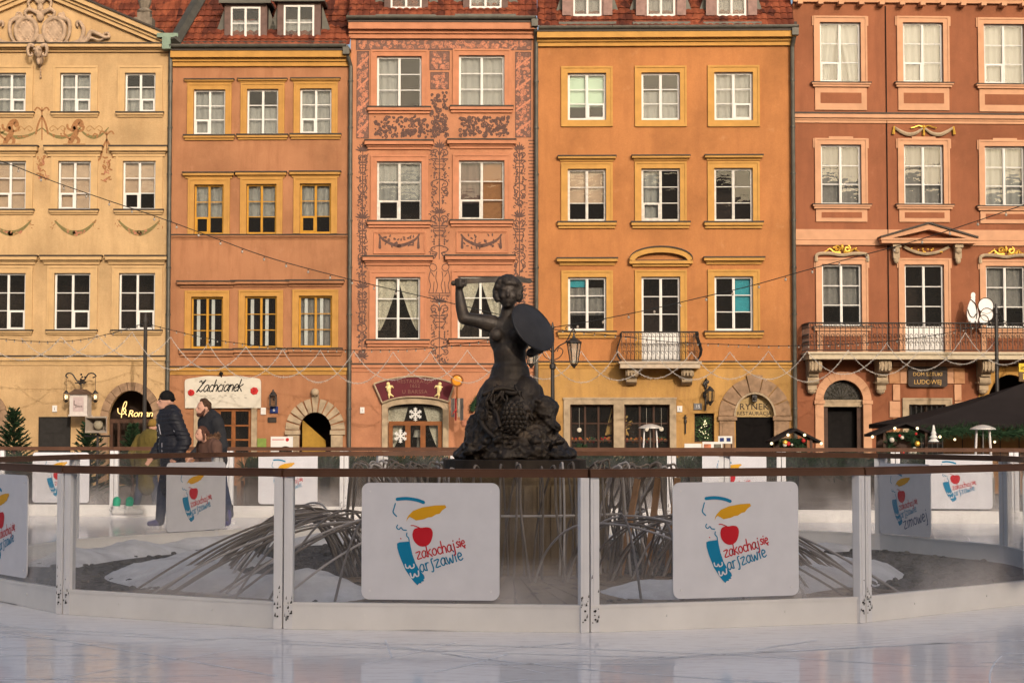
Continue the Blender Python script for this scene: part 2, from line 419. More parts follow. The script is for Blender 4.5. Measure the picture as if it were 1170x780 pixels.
def make_window(h, rect, mat=None, cols=2, rows=3, style='net', fw=.055, y=.09, par=None, top=.33, local=False, vent=None, cross=.026, sash=True, kname='window', panel=0.0):
    """casement window: frame mesh with panes, curtain as sub-parts. returns (object, x0,x1,z0,z1)"""
    mat = mat or M_white
    x0, x1, z0, z1 = rect if local else h.R(*rect)
    par = par or h.root
    mb = MB(); d = .05
    W, H = x1-x0, z1-z0
    mb.box(x0, x0+fw, y, y+d, z0, z1); mb.box(x1-fw, x1, y, y+d, z0, z1)
    mb.box(x0+fw, x1-fw, y, y+d, z0, z0+fw*1.2); mb.box(x0+fw, x1-fw, y, y+d, z1-fw, z1)
    xi0, xi1, zi0, zi1 = x0+fw, x1-fw, z0+fw*1.2, z1-fw
    cw = (xi1-xi0)/cols
    for c in range(1, cols):
        xc = xi0+cw*c; mb.box(xc-fw*.62, xc+fw*.62, y-.012, y+d, zi0, zi1)
        mb.box(xc-.012, xc+.012, y-.024, y-.012, zi0, zi1)
    cells = []
    if panel:            # solid lower panel of a balcony door
        zp = zi0 + (zi1-zi0)*panel
        mb.box(xi0, xi1, y+.012, y+d-.004, zi0, zp)
        for c in range(cols): mb.box(xi0+cw*c+.09, xi0+cw*(c+1)-.09, y+.0, y+.012, zi0+.1, zp-.1)
        zi0 = zp
    for c in range(cols):
        a = xi0+cw*c + (fw*.62 if c else 0); b = xi0+cw*(c+1) - (fw*.62 if c < cols-1 else 0)
        for r in range(rows):
            za = zi0+(zi1-zi0)*r/rows; zb = zi0+(zi1-zi0)*(r+1)/rows
            if r: mb.box(a, b, y+.006, y+d-.006, za-cross/2, za+cross/2)
            cells.append((a, b, za+(cross/2 if r else 0), zb-(cross/2 if r < rows-1 else 0)))
    if vent is not None:  # small opening light with its own heavier frame
        a, b, za, zb = cells[vent]; w = .035
        mb.box(a, a+w, y-.01, y+d, za, zb); mb.box(b-w, b, y-.01, y+d, za, zb)
        mb.box(a+w, b-w, y-.01, y+d, za, za+w); mb.box(a+w, b-w, y-.01, y+d, zb-w, zb)
    win = mb.build(kname, mat, par)
    for a, b, za, zb in cells:
        key = (round(b-a, 3), round(zb-za, 3))
        if key not in PANES:
            PANES[key] = MB().box(0, b-a, 0, .006, 0, zb-za).mesh('pane', M_pane)
        part('pane', PANES[key], win, (a, y+.022, za), (random.uniform(-.006,.006), 0, random.uniform(-.008,.008)))
    ph = random.uniform(0, 6)
    if style == 'net': wavy(x0+.02, x1-.02, z0+.02, z1-.02, y+.16, ph=ph).build('curtain', M_curt, win)
    elif style == 'grey': wavy(x0+.02, x1-.02, z0+.02, z1-.02, y+.16, ph=ph).build('curtain', M_curtgrey, win)
    elif style == 'netlow': wavy(x0+.02, x1-.02, z0+.02, z0+H*.62, y+.16, ph=ph).build('curtain', M_curt, win)
    elif style == 'nethigh': wavy(x0+.02, x1-.02, z0+H*.36, z1-.02, y+.16, ph=ph).build('curtain', M_curt, win)
    elif style == 'greyhigh': wavy(x0+.02, x1-.02, z0+H*.33, z1-.02, y+.16, ph=ph).build('curtain', M_curtgrey, win)
    elif style == 'blind': MB().box(x0+.03, x1-.03, y+.13, y+.135, z0+H*.06, z1-.03).build('blind', M_blind, win)
    elif style == 'blindhigh': MB().box(x0+.03, x1-.03, y+.13, y+.135, z0+H*.36, z1-.03).build('blind', M_blind, win)
    elif style == 'mint': MB().box(x0+.03, x1-.03, y+.13, y+.135, z0+H*.30, z1-.03).build('blind', M_mint, win)
    elif style == 'netpair':
        xm = (x0+x1)/2
        for sgn in (-1, 1):
            e = x0+.03 if sgn < 0 else x1-.03
            g = (lambda t, e=e, sgn=sgn, xm=xm: (e, xm - sgn*.02 + (e-xm)*min(1, t*1.15)*.55))
            wavy(0, 1, z0+.05, z1-.03, y+.17, n=16, nz=8, gather=g, ph=ph).build('curtain', M_curt, win)
        wavy(x0+.02, x1-.02, z0+.02, z1-.02, y+.26, ph=ph).build('curtain', M_curtgrey, win)
    elif style == 'drape':
        xm = (x0+x1)/2
        for sgn in (-1, 1):
            e = x0+.06 if sgn < 0 else x1-.06
            g = (lambda t, e=e, sgn=sgn, xm=xm: (e + (xm-e)*(.0), e + (xm-e)*(.92*(1-t)**.8+.10)))
            wavy(0, 1, z0+H*.16, z1-.05, y+.17, n=14, nz=8, gather=g, ph=ph).build('curtain', M_drape, win)
    elif style == 'half':
        wavy(x0+.02, (x0+x1)/2, z0+.02, z1-.02, y+.16, ph=ph).build('curtain', M_curt, win)
    elif style == 'right':
        MB().box((x0+x1)/2, x1-.03, y+.13, y+.135, z0+.06, z1-.03).build('blind', simple('brown_blind_cloth', (.30,.13,.05), .8), win)
        wavy(x0+.02, (x0+x1)/2-.02, z0+H*.3, z1-.02, y+.18, ph=ph).build('curtain', simple('brown_net_cloth', (.16,.10,.08), .9), win)
    elif style == 'tealtop':
        MB().box(x0+.03, x0+W*.48, y+.12, y+.13, z0+H*.82, z1-.03).build('panel', M_teal, win)
        wavy(x0+.02, x1-.02, z0+H*.3, z0+H*.81, y+.16, ph=ph).build('curtain', M_curtgrey, win)
    elif style == 'teal':
        MB().box(x0+W*.55, x1-.03, y+.12, y+.13, z0+H*.36, z1-.03).build('panel', M_teal, win)
    return win, x0, x1, z0, z1
def hood_on(win, h, rect, mats, proj=.16):
    x0, x1, z0, z1 = h.R(*rect); mb = MB(); cornice(mb, x0+proj*.6, x1-proj*.6, z0, z1, proj); return mb.build('hood', mats, win)
def sill_on(win, h, rect, mats, proj=.12):
    x0, x1, z0, z1 = h.R(*rect); mb = MB(); e = .03
    mb.box(x0+e, x1-e, -proj*.5, .02, z0, z0+(z1-z0)*.5); mb.box(x0, x1, -proj, .02, z0+(z1-z0)*.5, z1-.004)
    mb.box(x0-.015, x1+.015, -proj-.02, .10, z1-.003, z1+.042, 1); return mb.build('sill', mats, win)
def surround_on(win, h, rect, wpx, mat, d=.03, bottom=False, ear=0, eh=.25):
    x0, x1, z0, z1 = rect; mb = MB(); frame_border(mb, x0, x1, z0, z1, wpx/37.0, d, bottom=bottom, ear=ear, eh=eh); return mb.build('surround', mat, win)
def tile_mat():
    m, nt, N, L = nm('red_clay_tiles')
    vec = _map(nt, (4.4, 1, 3.2))
    w = N.new('ShaderNodeTexVoronoi'); w.inputs['Scale'].default_value = 1.0; L.new(vec, w.inputs['Vector'])
    v2 = _map(nt, (1,1,1))
    hs = N.new('ShaderNodeSeparateColor'); L.new(w.outputs['Color'], hs.inputs[0])
    c = _ramp(nt, hs.outputs[0], [(0, (.085,.022,.013)), (.5, (.19,.046,.022)), (1, (.28,.075,.034))])
    d = _ramp(nt, _noise(nt, 1.3, 6, v2, .7), [(.42, (.55,.55,.55)), (.62, (1,1,1))])
    c = _mix(nt, 1.0, c, d, 'MULTIPLY')
    _out(nt, _pr(nt, c, .8, 0, .25, _bump(nt, _noise(nt, 30, 3, v2), .4, .01)).outputs[0]); return m
M_tile = tile_mat()
def tile_roof(par, x0, x1, y0, z0, ang, length, tw=.21, tl=.30, name='roof_tiles'):
    """overlapping pantiles as real relief"""
    mb = MB(); nx = int((x1-x0)/tw*6); ny = int(length/tl); vs = []; ca, sa = cos(radians(ang)), sin(radians(ang))
    rowv = []
    for r in range(ny):
        for e in (0, 1):
            s = (r+e)*tl - (.03 if e == 0 else 0); lift = .045 if e == 0 else .012
            row = []
            jit = random.uniform(-.01, .01)
            for i in range(nx+1):
                x = x0+(x1-x0)*i/nx; hgt = lift + .032*abs(sin(pi*(x-x0)/tw))**.7
                row.append(len(vs)); vs.append((x, y0 + s*ca - hgt*sa, z0 + s*sa + hgt*ca + jit))
            rowv.append(row)
    fs = []
    for a, b in zip(rowv[:-1], rowv[1:]):
        for i in range(nx): fs.append((a[i], a[i+1], b[i+1], b[i]))
    mb.add(vs, fs); return mb.build(name, M_tile, par, smooth=False, kind='stuff')
def gutter(par, h, x0, x1, z, y=-.34, r=.085):
    mb = MB(); n = 8
    prof = [(y + r*cos(pi+pi*k/n), z + r*sin(pi+pi*k/n)) for k in range(n+1)]
    k = int((x1-x0)/1.2)+1
    vs = []
    for x in (x0, x1):
        vs += [(x, a, b) for a, b in prof] + [(x, a*1+(.012 if a < y else -.012), b+.012) for a, b in prof[::-1]]
    m = len(prof)*2
    mb.add(vs, [(i, (i+1) % m, (i+1) % m + m, i+m) for i in range(m)] + [tuple(range(m)), tuple(range(2*m-1, m-1, -1))])
    for i in range(k+1):
        x = x0+(x1-x0)*i/k
        mb.tube([(x, y-r-.008, z+.01)] + [(x, y+(r+.008)*cos(pi+pi*q/6), z+(r+.008)*sin(pi+pi*q/6)) for q in range(7)], .012, 5)
    mb.box(x0, x1, y-r-.006, y-r+.010, z, z+.02)
    MB().box(x0+.02, x1-.02, -.20, -.14, z-.24, z+.16).build('eaves_board', M_flash, par)
    return mb.build('gutter', M_zinc, par)
def downpipe(par, x, ztop, zbot=.0, y=-.13, r=.065, bend=True, kink=0.0, mat=None):
    mb = MB(); mat = mat or M_zinc
    p = []
    if bend: p += [(x+kink, -.34, ztop-.02), (x+kink, -.34, ztop-.18), (x, y, ztop-.62)]
    else: p += [(x, y, ztop)]
    p += [(x, y, ztop*.6), (x, y, zbot)]
    mb.tube(p, r, 10)
    z = zbot + .9
    while z < ztop-.9:
        mb.lathe([(r+.014, -.03), (r+.018, 0), (r+.014, .03)], (x, y, z), 10); mb.box(x-.012, x+.012, y, 0.02, z-.015, z+.015); z += 1.45
    if bend: mb.box(x+kink-.10, x+kink+.10, -.45, -.24, ztop-.30, ztop-.08)
    return mb.build('downpipe', mat, par, smooth=False)
def body(h, mat, z1, depth=9.0, ydark=1.1):
    """side and back walls and the dark wall behind the rooms"""
    W = h.x1
    mb = MB(); mb.quad((0.01,0.02,0),(0.01,depth,0),(0.01,depth,z1),(0.01,0.02,z1)); mb.quad((W-.01,0.02,0),(W-.01,depth,0),(W-.01,depth,z1),(W-.01,0.02,z1))
    mb.quad((0,depth,0),(W,depth,0),(W,depth,z1),(0,depth,z1)); mb.quad((0.01,0.02,z1-.3),(W-.01,.02,z1-.3),(W-.01,depth,z1-.3),(0.01,depth,z1-.3))
    mb.build('rear_wall', mat, h.root)
    MB().quad((.02,ydark,0),(W-.02,ydark,0),(W-.02,ydark,z1-.31),(.02,ydark,z1-.31)).build('room_dark_sheet', M_roomshade, h.root)  # blackout sheet: room shade is put into its colour
def text_mesh(s, size, mat, parent, loc, rot=(pi/2,0,0), ext=.004, align='CENTER', name='lettering', shear=0, space=1.0):
    c = bpy.data.curves.new('t', 'FONT'); c.body = s; c.size = size; c.extrude = ext; c.align_x = align; c.align_y = 'CENTER'; c.shear = shear; c.space_character = space
    c.resolution_u = 3
    o = bpy.data.objects.new('t', c); COL.objects.link(o)
    dg = bpy.context.evaluated_depsgraph_get(); me = bpy.data.meshes.new_from_object(o.evaluated_get(dg)); me.name = name
    bpy.data.objects.remove(o); bpy.data.curves.remove(c); me.materials.clear(); me.materials.append(mat)
    q = bpy.data.objects.new(name, me); COL.objects.link(q); q.parent = parent; q.location = loc; q.rotation_euler = rot; return q
DIST = 54.0
# ---------------------------------------------------------------- house 1: pale yellow with a pediment
P_yel = plaster('pale_yellow_plaster', (.48,.32,.165), (.33,.205,.10), (.53,.38,.22), 1.0, .5)
T_yel = simple('pale_yellow_trim', (.46,.305,.152), .85, var=.10, scale=3, bump=.2)
h1 = House('pediment_house', 'pale yellow house with carved crest in its pediment and painted garlands', -98, 192.5, DIST)
H1TOP = h1.z(59)
ops = []; specs = []
cols1 = [(-85, -48), (-5, 30), (68.5, 104), (142.5, 178)]
st1 = [['net','net','net','netlow'], ['blind','blind','blind','blindhigh'], ['dark','dark','dark','dark']]
for ri, (ya, yb) in enumerate([(83.5,129), (184,240), (312,377.5)]):
    for ci, (xa, xb) in enumerate(cols1):
        if ri == 1: xa, xb = xa-2.5, xb
        if ri == 2: xa, xb = xa-7, xb-.5
        specs.append((ri, ci, (xa, ya, xb, yb)))
        r = h1.R(xa, ya, xb, yb); ops.append((*r, 0))
zb = 0.02
da = h1.R(124, 446, 176, 480); dtop = da[3]
ops_g = [(da[0], da[1], zb, dtop, dtop-da[2])]
db = h1.R(-62, 450, 0, 481); ops_g.append((db[0], db[1], zb, db[3], db[3]-db[2]))
sh_ = h1.R(46, 478, 79, 540)
wall_mesh(0, h1.x1, 0, H1TOP, ops + ops_g).build('wall', P_yel, h1.root)
body(h1, P_yel, H1TOP)
for ri, ci, rc in specs:
    w, *r = make_window(h1, rc, style=st1[ri][ci], vent=(3 if ri != 1 else 0) if ci else None)
    surround_on(w, h1, r, 8, T_yel, .03)
    xa, ya, xb, yb = rc; c = (xa+xb)/2
    sill_on(w, h1, (c-27-ri, yb+.6, c+27+ri, yb+5), [T_yel, M_flash])
    if ri: hood_on(w, h1, (c-31-ri*2, ya-13-ri*3, c+31+ri*2, ya-(5 if ri == 1 else 10)), [T_yel, M_flash], .20)
# mouldings
mb = MB(); cornice(mb, -.0, h1.x1, h1.z(417), h1.z(407), .12, ends=False); mb.build('string_course', [T_yel, M_flash], h1.root)
mb = MB(); cornice(mb, 0, h1.x1, h1.z(60), h1.z(52), .30, ends=False); mb.build('cornice', [T_yel, M_flash], h1.root)
# pediment
pc = h1.L(47, 55); rt = h1.L(189, 54); ap = (pc[0], pc[1] + (rt[0]-pc[0])*.430); lf = (2*pc[0]-rt[0], rt[1])
MB().prism([(0.02, H1TOP-.02), (h1.x1-.02, H1TOP-.02), (ap[0], ap[1]+.1)], -.02, .30).build('pediment_wall', P_yel, h1.root)
for sgn in (-1, 1):
    e = rt if sgn > 0 else lf
    mb = MB()
    for k, (o0, o1, d) in enumerate(((-.02,.10,.16), (.10,.20,.24), (.20,.34,.36))):
        nx, nz = sin(atan(.43))*sgn, cos(atan(.43))
        q = lambda p, t: (p[0]+nx*t*0, p[1]+t/nz)
        mb.prism([q(ap,o0), q(e,o0), q(e,o1), q(ap,o1)], -d, .02)
    mb.prism([q(ap,.342), q(e,.342), q(e,.40), q(ap,.40)], -.42, .25, 1)
    mb.build('raking_cornice', [T_yel, M_flash], h1.root, fix=True)
# carved crest in relief
def spiral_pts(cx, cz, r0, r1, a0, turns, n=18, sq=1.0):
    return [(cx+(r0+(r1-r0)*t/n)*cos(a0+turns*2*pi*t/n), cz+(r0+(r1-r0)*t/n)*sin(a0+turns*2*pi*t/n)*sq) for t in range(n+1)]
def crest():
    mb = MB(); P = lambda px, py: h1.L(px, py)
    def tb(pts, r, y=-.12):
        k = len(pts); R = [r*(1-.65*i/(k-1)) for i in range(k)]
        mb.tube([(x, y - .04*sin(i/(k-1)*pi), z) for i, (x, z) in enumerate(pts)], R, 8)
    c = P(47, 40)
    for sgn in (-1, 1):
        s = P(47+sgn*16, 36)
        mb.tube([(s[0]+.33*cos(q), -.10, s[1]+.40*sin(q)) for q in [2*pi*k/20 for k in range(20)]], .075, 8, closed=True)
        mb.ell((s[0], -.02, s[1]), (.30,.10,.36), seg=16)
        for k in range(-3, 4):    # lattice on the oval shields
            for d in (1, -1):
                l = sqrt(max(0, .30**2-(k*.085)**2))
                a = Vector((cos(.9*d), 0, sin(.9*d))); b = Vector((-sin(.9*d), 0, cos(.9*d)))
                p = Vector((s[0], -.105, s[1])) + b*k*.085
                mb.tube([p-a*l, p+a*l], .014, 5)
        tb(spiral_pts(*P(47+sgn*24, 19), .02, .13, 0, 1.2*sgn), .06)
        tb([P(47+sgn*x, y) for x, y in spline([(24,21),(33,26),(34,38),(30,48),(22,52)], 5)], .085)
        tb([P(47+sgn*x, y) for x, y in spline([(20,53),(34,52),(46,48),(50,36),(46,27),(42,27),(43,32)], 5)], .10)
        tb([P(47+sgn*x, y) for x, y in spline([(30,52),(44,53),(54,46),(58,38),(66,40),(74,44),(79,43),(77,39),(72,40)], 5)], .095)
        tb([P(47+sgn*x, y) for x, y in spline([(52,45),(60,45),(66,47),(73,46)], 5)], .06)
        tb([P(47+sgn*x, y) for x, y in spline([(3,16),(12,12),(17,16),(14,20),(8,18)], 5)], .075)
        tb([P(47+sgn*x, y) for x, y in spline([(2,4),(7,-1),(13,4),(12,10),(16,13)], 5)], .07)
        tb([P(47+sgn*x, y) for x, y in spline([(4,56),(9,55),(11,61),(9,67),(6,66),(7,63)], 5)], .07, -.40)
        mb.ell((P(47+sgn*3.2, 61)[0], -.46, P(0,60)[1]), (.05,.05,.04))
    for px, py, r in ((47,20,.16),(47,2,.15),(47,10,.13),(47,45,.14),(47,50,.17)):
        p = P(px, py); mb.ell((p[0], -.10, p[1]), (r*.8,.10,r))
    p = P(47, 62); mb.ell((p[0], -.36, p[1]), (.13,.11,.19)); mb.ell((p[0], -.46, p[1]-.04), (.035,.04,.07))
    p = P(47, 72); mb.ell((p[0], -.30, p[1]), (.07,.08,.13)); p = P(47, 69); mb.ell((p[0], -.15, p[1]), (.12,.15,.2))
    for k in range(5): p = P(47, 76+k*3.2); mb.ell((p[0], -.06, p[1]), (.025+.012*(k==4), .03, .04))
    return mb
M_carve = simple('carved_stone', (.35,.25,.175), .9, var=.25, scale=6, bump=.4)
crest().blob('carved_crest', M_carve, h1.root, .017, 2)
# painted garlands (flat paint on the plaster)
M_pt = [simple('painted_rust', (.26,.125,.055), .9, var=.25, scale=20), simple('painted_olive', (.16,.13,.055), .9, var=.25, scale=20), simple('painted_rose', (.33,.14,.085), .9, var=.2, scale=20), simple('painted_tan', (.31,.18,.08), .9, var=.2, scale=20)]
def swag_paint(cx, y, hw, drop, th=4.5):
    mb = MB(); n = 16
    for sgn in (-1, 1):
        pts = []; ws = []
        for k in range(n//2+1):
            t = k/(n//2); x = cx+sgn*hw*(1-t); yy = y + drop*(1-(1-t)**2.0)
            pts.append(h1.L(x, yy)); ws.append((.05+.13*t))
        mb.ribbon(pts, ws, -.004, 1)
    for k in range(16):
        t = random.uniform(-.55,.55); p = h1.L(cx+hw*t, y+drop*(1-t*t*.9)+random.uniform(-2,2.2)); r = random.uniform(.02,.045)
        mb.add([(p[0]+r*cos(q), -.0062-.0002*k, p[1]+r*sin(q)) for q in [2*pi*i/7 for i in range(7)]], [tuple(range(7))], (k % 3 == 0)*3 or 2)
    for sgn in (-1, 1):
        for k in range(7):
            a = random.uniform(0, 2*pi); p = h1.L(cx+sgn*(hw+random.uniform(-2,4)), y+random.uniform(-1,9))
            mb.ribbon([(p[0],p[1]), (p[0]+.05*cos(a), p[1]+.05*sin(a))], .022, -.005-.0003*k, 0)
    return mb
for cx in (12, 86, 159): swag_paint(cx, 252.5, 23, 14).build('painted_swag', M_pt, h1.root)
mb = MB()
for x0_, x1_ in ((-40,10), (-6,48), (48,92), (90,124)):
    pts = [h1.L(x0_+(x1_-x0_)*k/10, 146+11*(1-((k-5)/5)**2)) for k in range(11)]; mb.ribbon(pts, [.03+.09*(1-abs(k-5)/5) for k in range(11)], -.004, 1)
    for k in range(10):
        p = h1.L(x0_+(x1_-x0_)*random.uniform(.25,.75), 155+random.uniform(-2,2)); r = .03
        mb.add([(p[0]+r*cos(q), -.0055-.0002*k, p[1]+r*sin(q)) for q in [2*pi*i/6 for i in range(6)]], [tuple(range(6))], 0)
for cx in (12, 86):      # rampant beasts
    for pts, w in (([(cx-2,147),(cx+1,141),(cx+5,139),(cx+7,143)], .17), ([(cx,146),(cx+1,152),(cx-3,158),(cx-6,163)], .16), ([(cx,156),(cx+4,160),(cx+3,164)], .10), ([(cx-2,150),(cx-8,147),(cx-9,143)], .07), ([(cx+2,150),(cx+8,149),(cx+10,145)], .07), ([(cx-5,160),(cx-12,154),(cx-12,147)], .05)):
        mb.ribbon([h1.L(*p) for p in spline(pts, 4)], w, -.007, 0)
    mb.ribbon([h1.L(cx-13,165), h1.L(cx+11,165)], .05, -.0075, 3)
for cx, y0, y1 in ((48,123,160), (122,150,175)):
    mb.ribbon([h1.L(cx,y0), h1.L(cx,y1)], .035, -.008, 0)
    for sgn in (-1, 1):
        mb.ribbon([h1.L(cx+sgn*a, b) for a, b in spline([(0,y0+4),(5,y0),(8,y0+3)], 4)], .05, -.0083, 0)
        mb.ribbon([h1.L(cx+sgn*a, b) for a, b in spline([(0,y0+10),(4,y0+18),(7,y0+30)], 4)], .06, -.0086, 0)
for cx, y0, n in ((48,178,34), (121,180,30)):
    for k in range(n):
        p = h1.L(cx+random.gauss(0,3.0), y0+random.uniform(0,27)); a = random.uniform(0,6.3)
        mb.ribbon([p, (p[0]+.07*cos(a), p[1]+.07*sin(a))], random.uniform(.03,.06), -.004-.0002*k, random.choice((0,0,2)))
for cx, y in ((28,150),(66,150),(108,150)):
    for sgn in (-1,1):
        mb.ribbon([h1.L(cx+sgn*a, b) for a, b in spline([(0,y-2),(5,y-6),(9,y-3),(7,y),(4,y-2)], 4)], .03, -.009, 3)
mb.build('painted_frieze', M_pt, h1.root, kind='stuff')
# arched doorways
da2 = h1.L(148, 480)
voussoirs(h1.root, (da[0]+da[1])/2, da[2], (da[1]-da[0])/2, (da[1]-da[0])/2+.25, 11, M_browstone, rzi=dtop-da[2], rzo=dtop-da[2]+.26)
voussoirs(h1.root, (db[0]+db[1])/2, db[2], (db[1]-db[0])/2, (db[1]-db[0])/2+.27, 9, M_browstone, rzi=db[3]-db[2], rzo=db[3]-db[2]+.27)
for x_ in (da[0]-.27, da[1], db[1]):
    for k in range(4): MB().box(x_+.004, x_+.262, -.05-random.uniform(0,.02), .02, k*da[2]/4+.012, (k+1)*da[2]/4).build('jamb_stone', M_browstone, h1.root)
d_ = MB(); xa, xb = da[0], da[1]; xm = (xa+xb)/2
for a, b in ((xa,xa+.1),(xb-.1,xb),(xm-.45,xm-.37),(xm+.37,xm+.45)): d_.box(a, b, .16, .24, 0, da[2])
d_.box(xa, xb, .15, .25, da[2]-.08, da[2]+.04); d_.box(xa, xb, .18, .2, 0, .5)
d_.build('shop_front', M_darkwood, h1.root)
mb = MB(); frame_border(mb, sh_[0], sh_[1], sh_[2], sh_[3], .05, .04, bottom=False); mb.box(sh_[0], sh_[1], -.03, .02, sh_[2], sh_[3]); xm = (sh_[0]+sh_[1])/2
mb.box(sh_[0]+.04, xm-.02, -.045, -.03, sh_[2]+.1, sh_[3]-.5); mb.box(xm+.02, sh_[1]-.04, -.045, -.03, sh_[2]+.1, sh_[3]-.5); mb.box(sh_[0]+.04, sh_[1]-.04, -.045, -.03, sh_[3]-.44, sh_[3]-.05)
mb.build('shutter', simple('dark_grey_shutter', (.026,.024,.023), .8, 0, .1, var=.15), h1.root)
# roof
rz = h1.z(55)
tile_roof(h1.root, h1.x1*.55, h1.x1+.1, -.05+.9, H1TOP+.15, 52, 6.0)
mb = MB(); p = h1.L(164, 25); mb.box(p[0]-.28, p[0]+.28, -.1, .4, p[1]-.4, p[1]+.12); mb.box(p[0]-.2, p[0]+.2, -.02, .32, p[1]+.12, p[1]+.3); mb.lathe([(.2,.3),(.24,.36),(.14,.45),(.2,.62),(.23,.8),(.12,.95),(.05,1.05)], (p[0],.15,p[1]), 12)
mb.build('finial_pedestal', simple('weathered_grey_stone', (.17,.14,.11), .9, var=.3, bump=.4), h1.root)
downpipe(h1.root, h1.x1-.02, h1.z(50)+.1, bend=False, mat=M_zinc)
mb = MB(); p = h1.L(193, 50); mb.box(p[0]-.13, p[0]+.13, -.42, -.02, p[1]-.25, p[1]+.12); mb.box(p[0]-.3, p[0]+.35, -.38, .2, p[1]+.12, p[1]+.25); mb.build('rainwater_head', M_copper, h1.root)
# ---------------------------------------------------------------- house 2: terracotta with ochre window frames
P_ter = plaster('terracotta_plaster', (.355,.165,.084), (.24,.105,.052), (.41,.21,.12), 5.0, .6)
T_och = simple('ochre_trim', (.40,.212,.058), .85, var=.12, scale=3, bump=.2)
h2 = House('ochre_window_house', 'terracotta house with ochre windows between yellow and pink houses', 192.6, 398.6, DIST, -0.4)
H2TOP = h2.z(62); ops = []; specs = []
c2 = [[(221,257.7),(282,318.2),(342.6,379)], [(221.6,255.8),(281.3,316),(342.4,378.4)], [(218,255),(279.6,316.5),(341,379.6)]]
st2 = [['net','netlow','net'], ['nethigh','nethigh','nethigh'], ['dark','dark','grey']]
rows2 = [(102.5,155), (211,268), (339,398)]
for ri, (ya, yb) in enumerate(rows2):
    for ci, (xa, xb) in enumerate(c2[ri]):
        specs.append((ri, ci, (xa, ya-ci*.6, xb, yb-ci*.6))); ops.append((*h2.R(xa, ya-ci*.6, xb, yb-ci*.6), 0))
pw = h2.R(228, 466, 287.5, 523); ar = h2.R(342, 470.8, 378.6, 491)
ops.append((*pw, 0)); ops.append((ar[0], ar[1], .02, ar[3], ar[3]-ar[2]))
wall_mesh(0, h2.x1, 0, H2TOP, ops).build('wall', P_ter, h2.root); body(h2, P_ter, H2TOP, ydark=1.6)
for ri, ci, rc in specs:
    w, *r = make_window(h2, rc, mat=M_white if ri == 0 else M_ochrewood, style=st2[ri][ci], vent=0 if (ri < 2 and ci != 1) else None)
    surround_on(w, h2, r, 7, T_och, .035)
    xa, ya, xb, yb = rc; c = (xa+xb)/2
    if ri == 0:
        hood_on(w, h2, (c-28, ya-11, c+28, ya-7.5), [T_och, M_flash], .10); sill_on(w, h2, (c-29, yb+.6, c+29, yb+5.5), [T_och, M_flash])
    elif ri == 1: hood_on(w, h2, (c-29, ya-13, c+29, ya-6.8), [T_och, M_flash], .15)
    else:
        hood_on(w, h2, (c-33, ya-17, c+33, ya-10.5), [P_ter, M_flash], .18); sill_on(w, h2, (c-31, yb+2, c+31, yb+9), [P_ter, M_flash], .14)
        # white inner shutters folded open in the lower row
        for q in (.16, .62):
            x = r[0]+(r[1]-r[0])*q; MB().box(x, x+.10, .13, .15, r[2]+.08, r[3]-.08).build('inner_shutter', M_white, w)
mb = MB(); cornice(mb, 0, h2.x1, h2.z(273), h2.z(268.5), .09, ends=False); mb.build('string_course', [P_ter, M_flash], h2.root)
mb = MB(); cornice(mb, 0, h2.x1, h2.z(428), h2.z(419), .10, ends=False); mb.build('string_course', [T_och, M_flash], h2.root)
mb = MB(); cornice(mb, 0, h2.x1, h2.z(76), h2.z(59), .30, ends=False); mb.build('cornice', [T_och, M_flash], h2.root)
gutter(h2.root, h2, .0, h2.x1-.1, h2.z(54))
downpipe(h2.root, h2.x1+.02, h2.z(54), kink=-.12)
tile_roof(h2.root, 0.0, h2.x1, -.25, h2.z(55)+.02, 50, 7.0)
MB().tube([(.12,-.3,h2.z(52)), (1.3,3.2,h2.z(55)+4.2)], .22, 6).build('roof_valley', M_zinc, h2.root)
def dormer(h, rect, style='dark', side=True, arch=False, yb=1.0, boards=M_dormer, shut=False, zs=None):
    """roof dormer with its own window, cheeks and metal roof; front face at y = yb"""
    x0, x1, z0, z1 = h.R(*rect); k = 1 + yb/DIST
    cx = (x0+x1)/2
    mb = MB(); w = .20; e = (x1-x0)/2*k
    X0, X1 = cx-e-w, cx+e+w
    mb.box(X0, cx-e, yb, yb+2.6, z0-.25, z1+.10); mb.box(cx+e, X1, yb, yb+2.6, z0-.25, z1+.10); mb.box(cx-e, cx+e, yb, yb+.2, z1, z1+.10); mb.box(cx-e, cx+e, yb-.03, yb+.2, z0-.22, z0)
    d = mb.build('dormer', boards, h.root)
    hh = MB(); hh.box(X0-.12, X1+.12, yb-.16, yb+2.6, z1+.104, z1+.19); hh.prism([(X0-.12, z1+.19), (X1+.12, z1+.19), (cx, z1+.72)], yb-.12, yb+2.6); hh.box(X0-.15,X1+.15,yb-.2,yb-.12,z1+.08,z1+.21)
    hh.build('dormer_roof', M_zinc, d)
    hh = MB(); hh.prism([(X0-.02, z0-.3), (X0-.02, z1+.05), (X0-.5, z0-.3)], yb+.2, yb+.25); hh.prism([(X1+.02, z0-.3), (X1+.02, z1+.05), (X1+.5, z0-.3)], yb+.2, yb+.25); hh.box(X0-.25, X1+.25, yb-.3, yb+.02, z0-.32, z0-.24); hh.build('dormer_flashing', M_zinc, d)
    MB().quad((cx-e,yb+.5,z0),(cx+e,yb+.5,z0),(cx+e,yb+.5,z1),(cx-e,yb+.5,z1)).build('dormer_dark_sheet', M_roomshade, d)  # same dark sheet, painted as the shade inside the dormer
    make_window(h, (cx-e, cx+e, z0, z1), style=style, y=yb-.02, par=d, local=True, rows=2, cols=2)
    if shut:
        for sgn in (-1, 1):
            MB().box(cx+sgn*(e+.06), cx+sgn*(e+.34), yb-.06, yb-.02, z0+.02, z1-.02).build('dormer_shutter', boards, d)
    return d
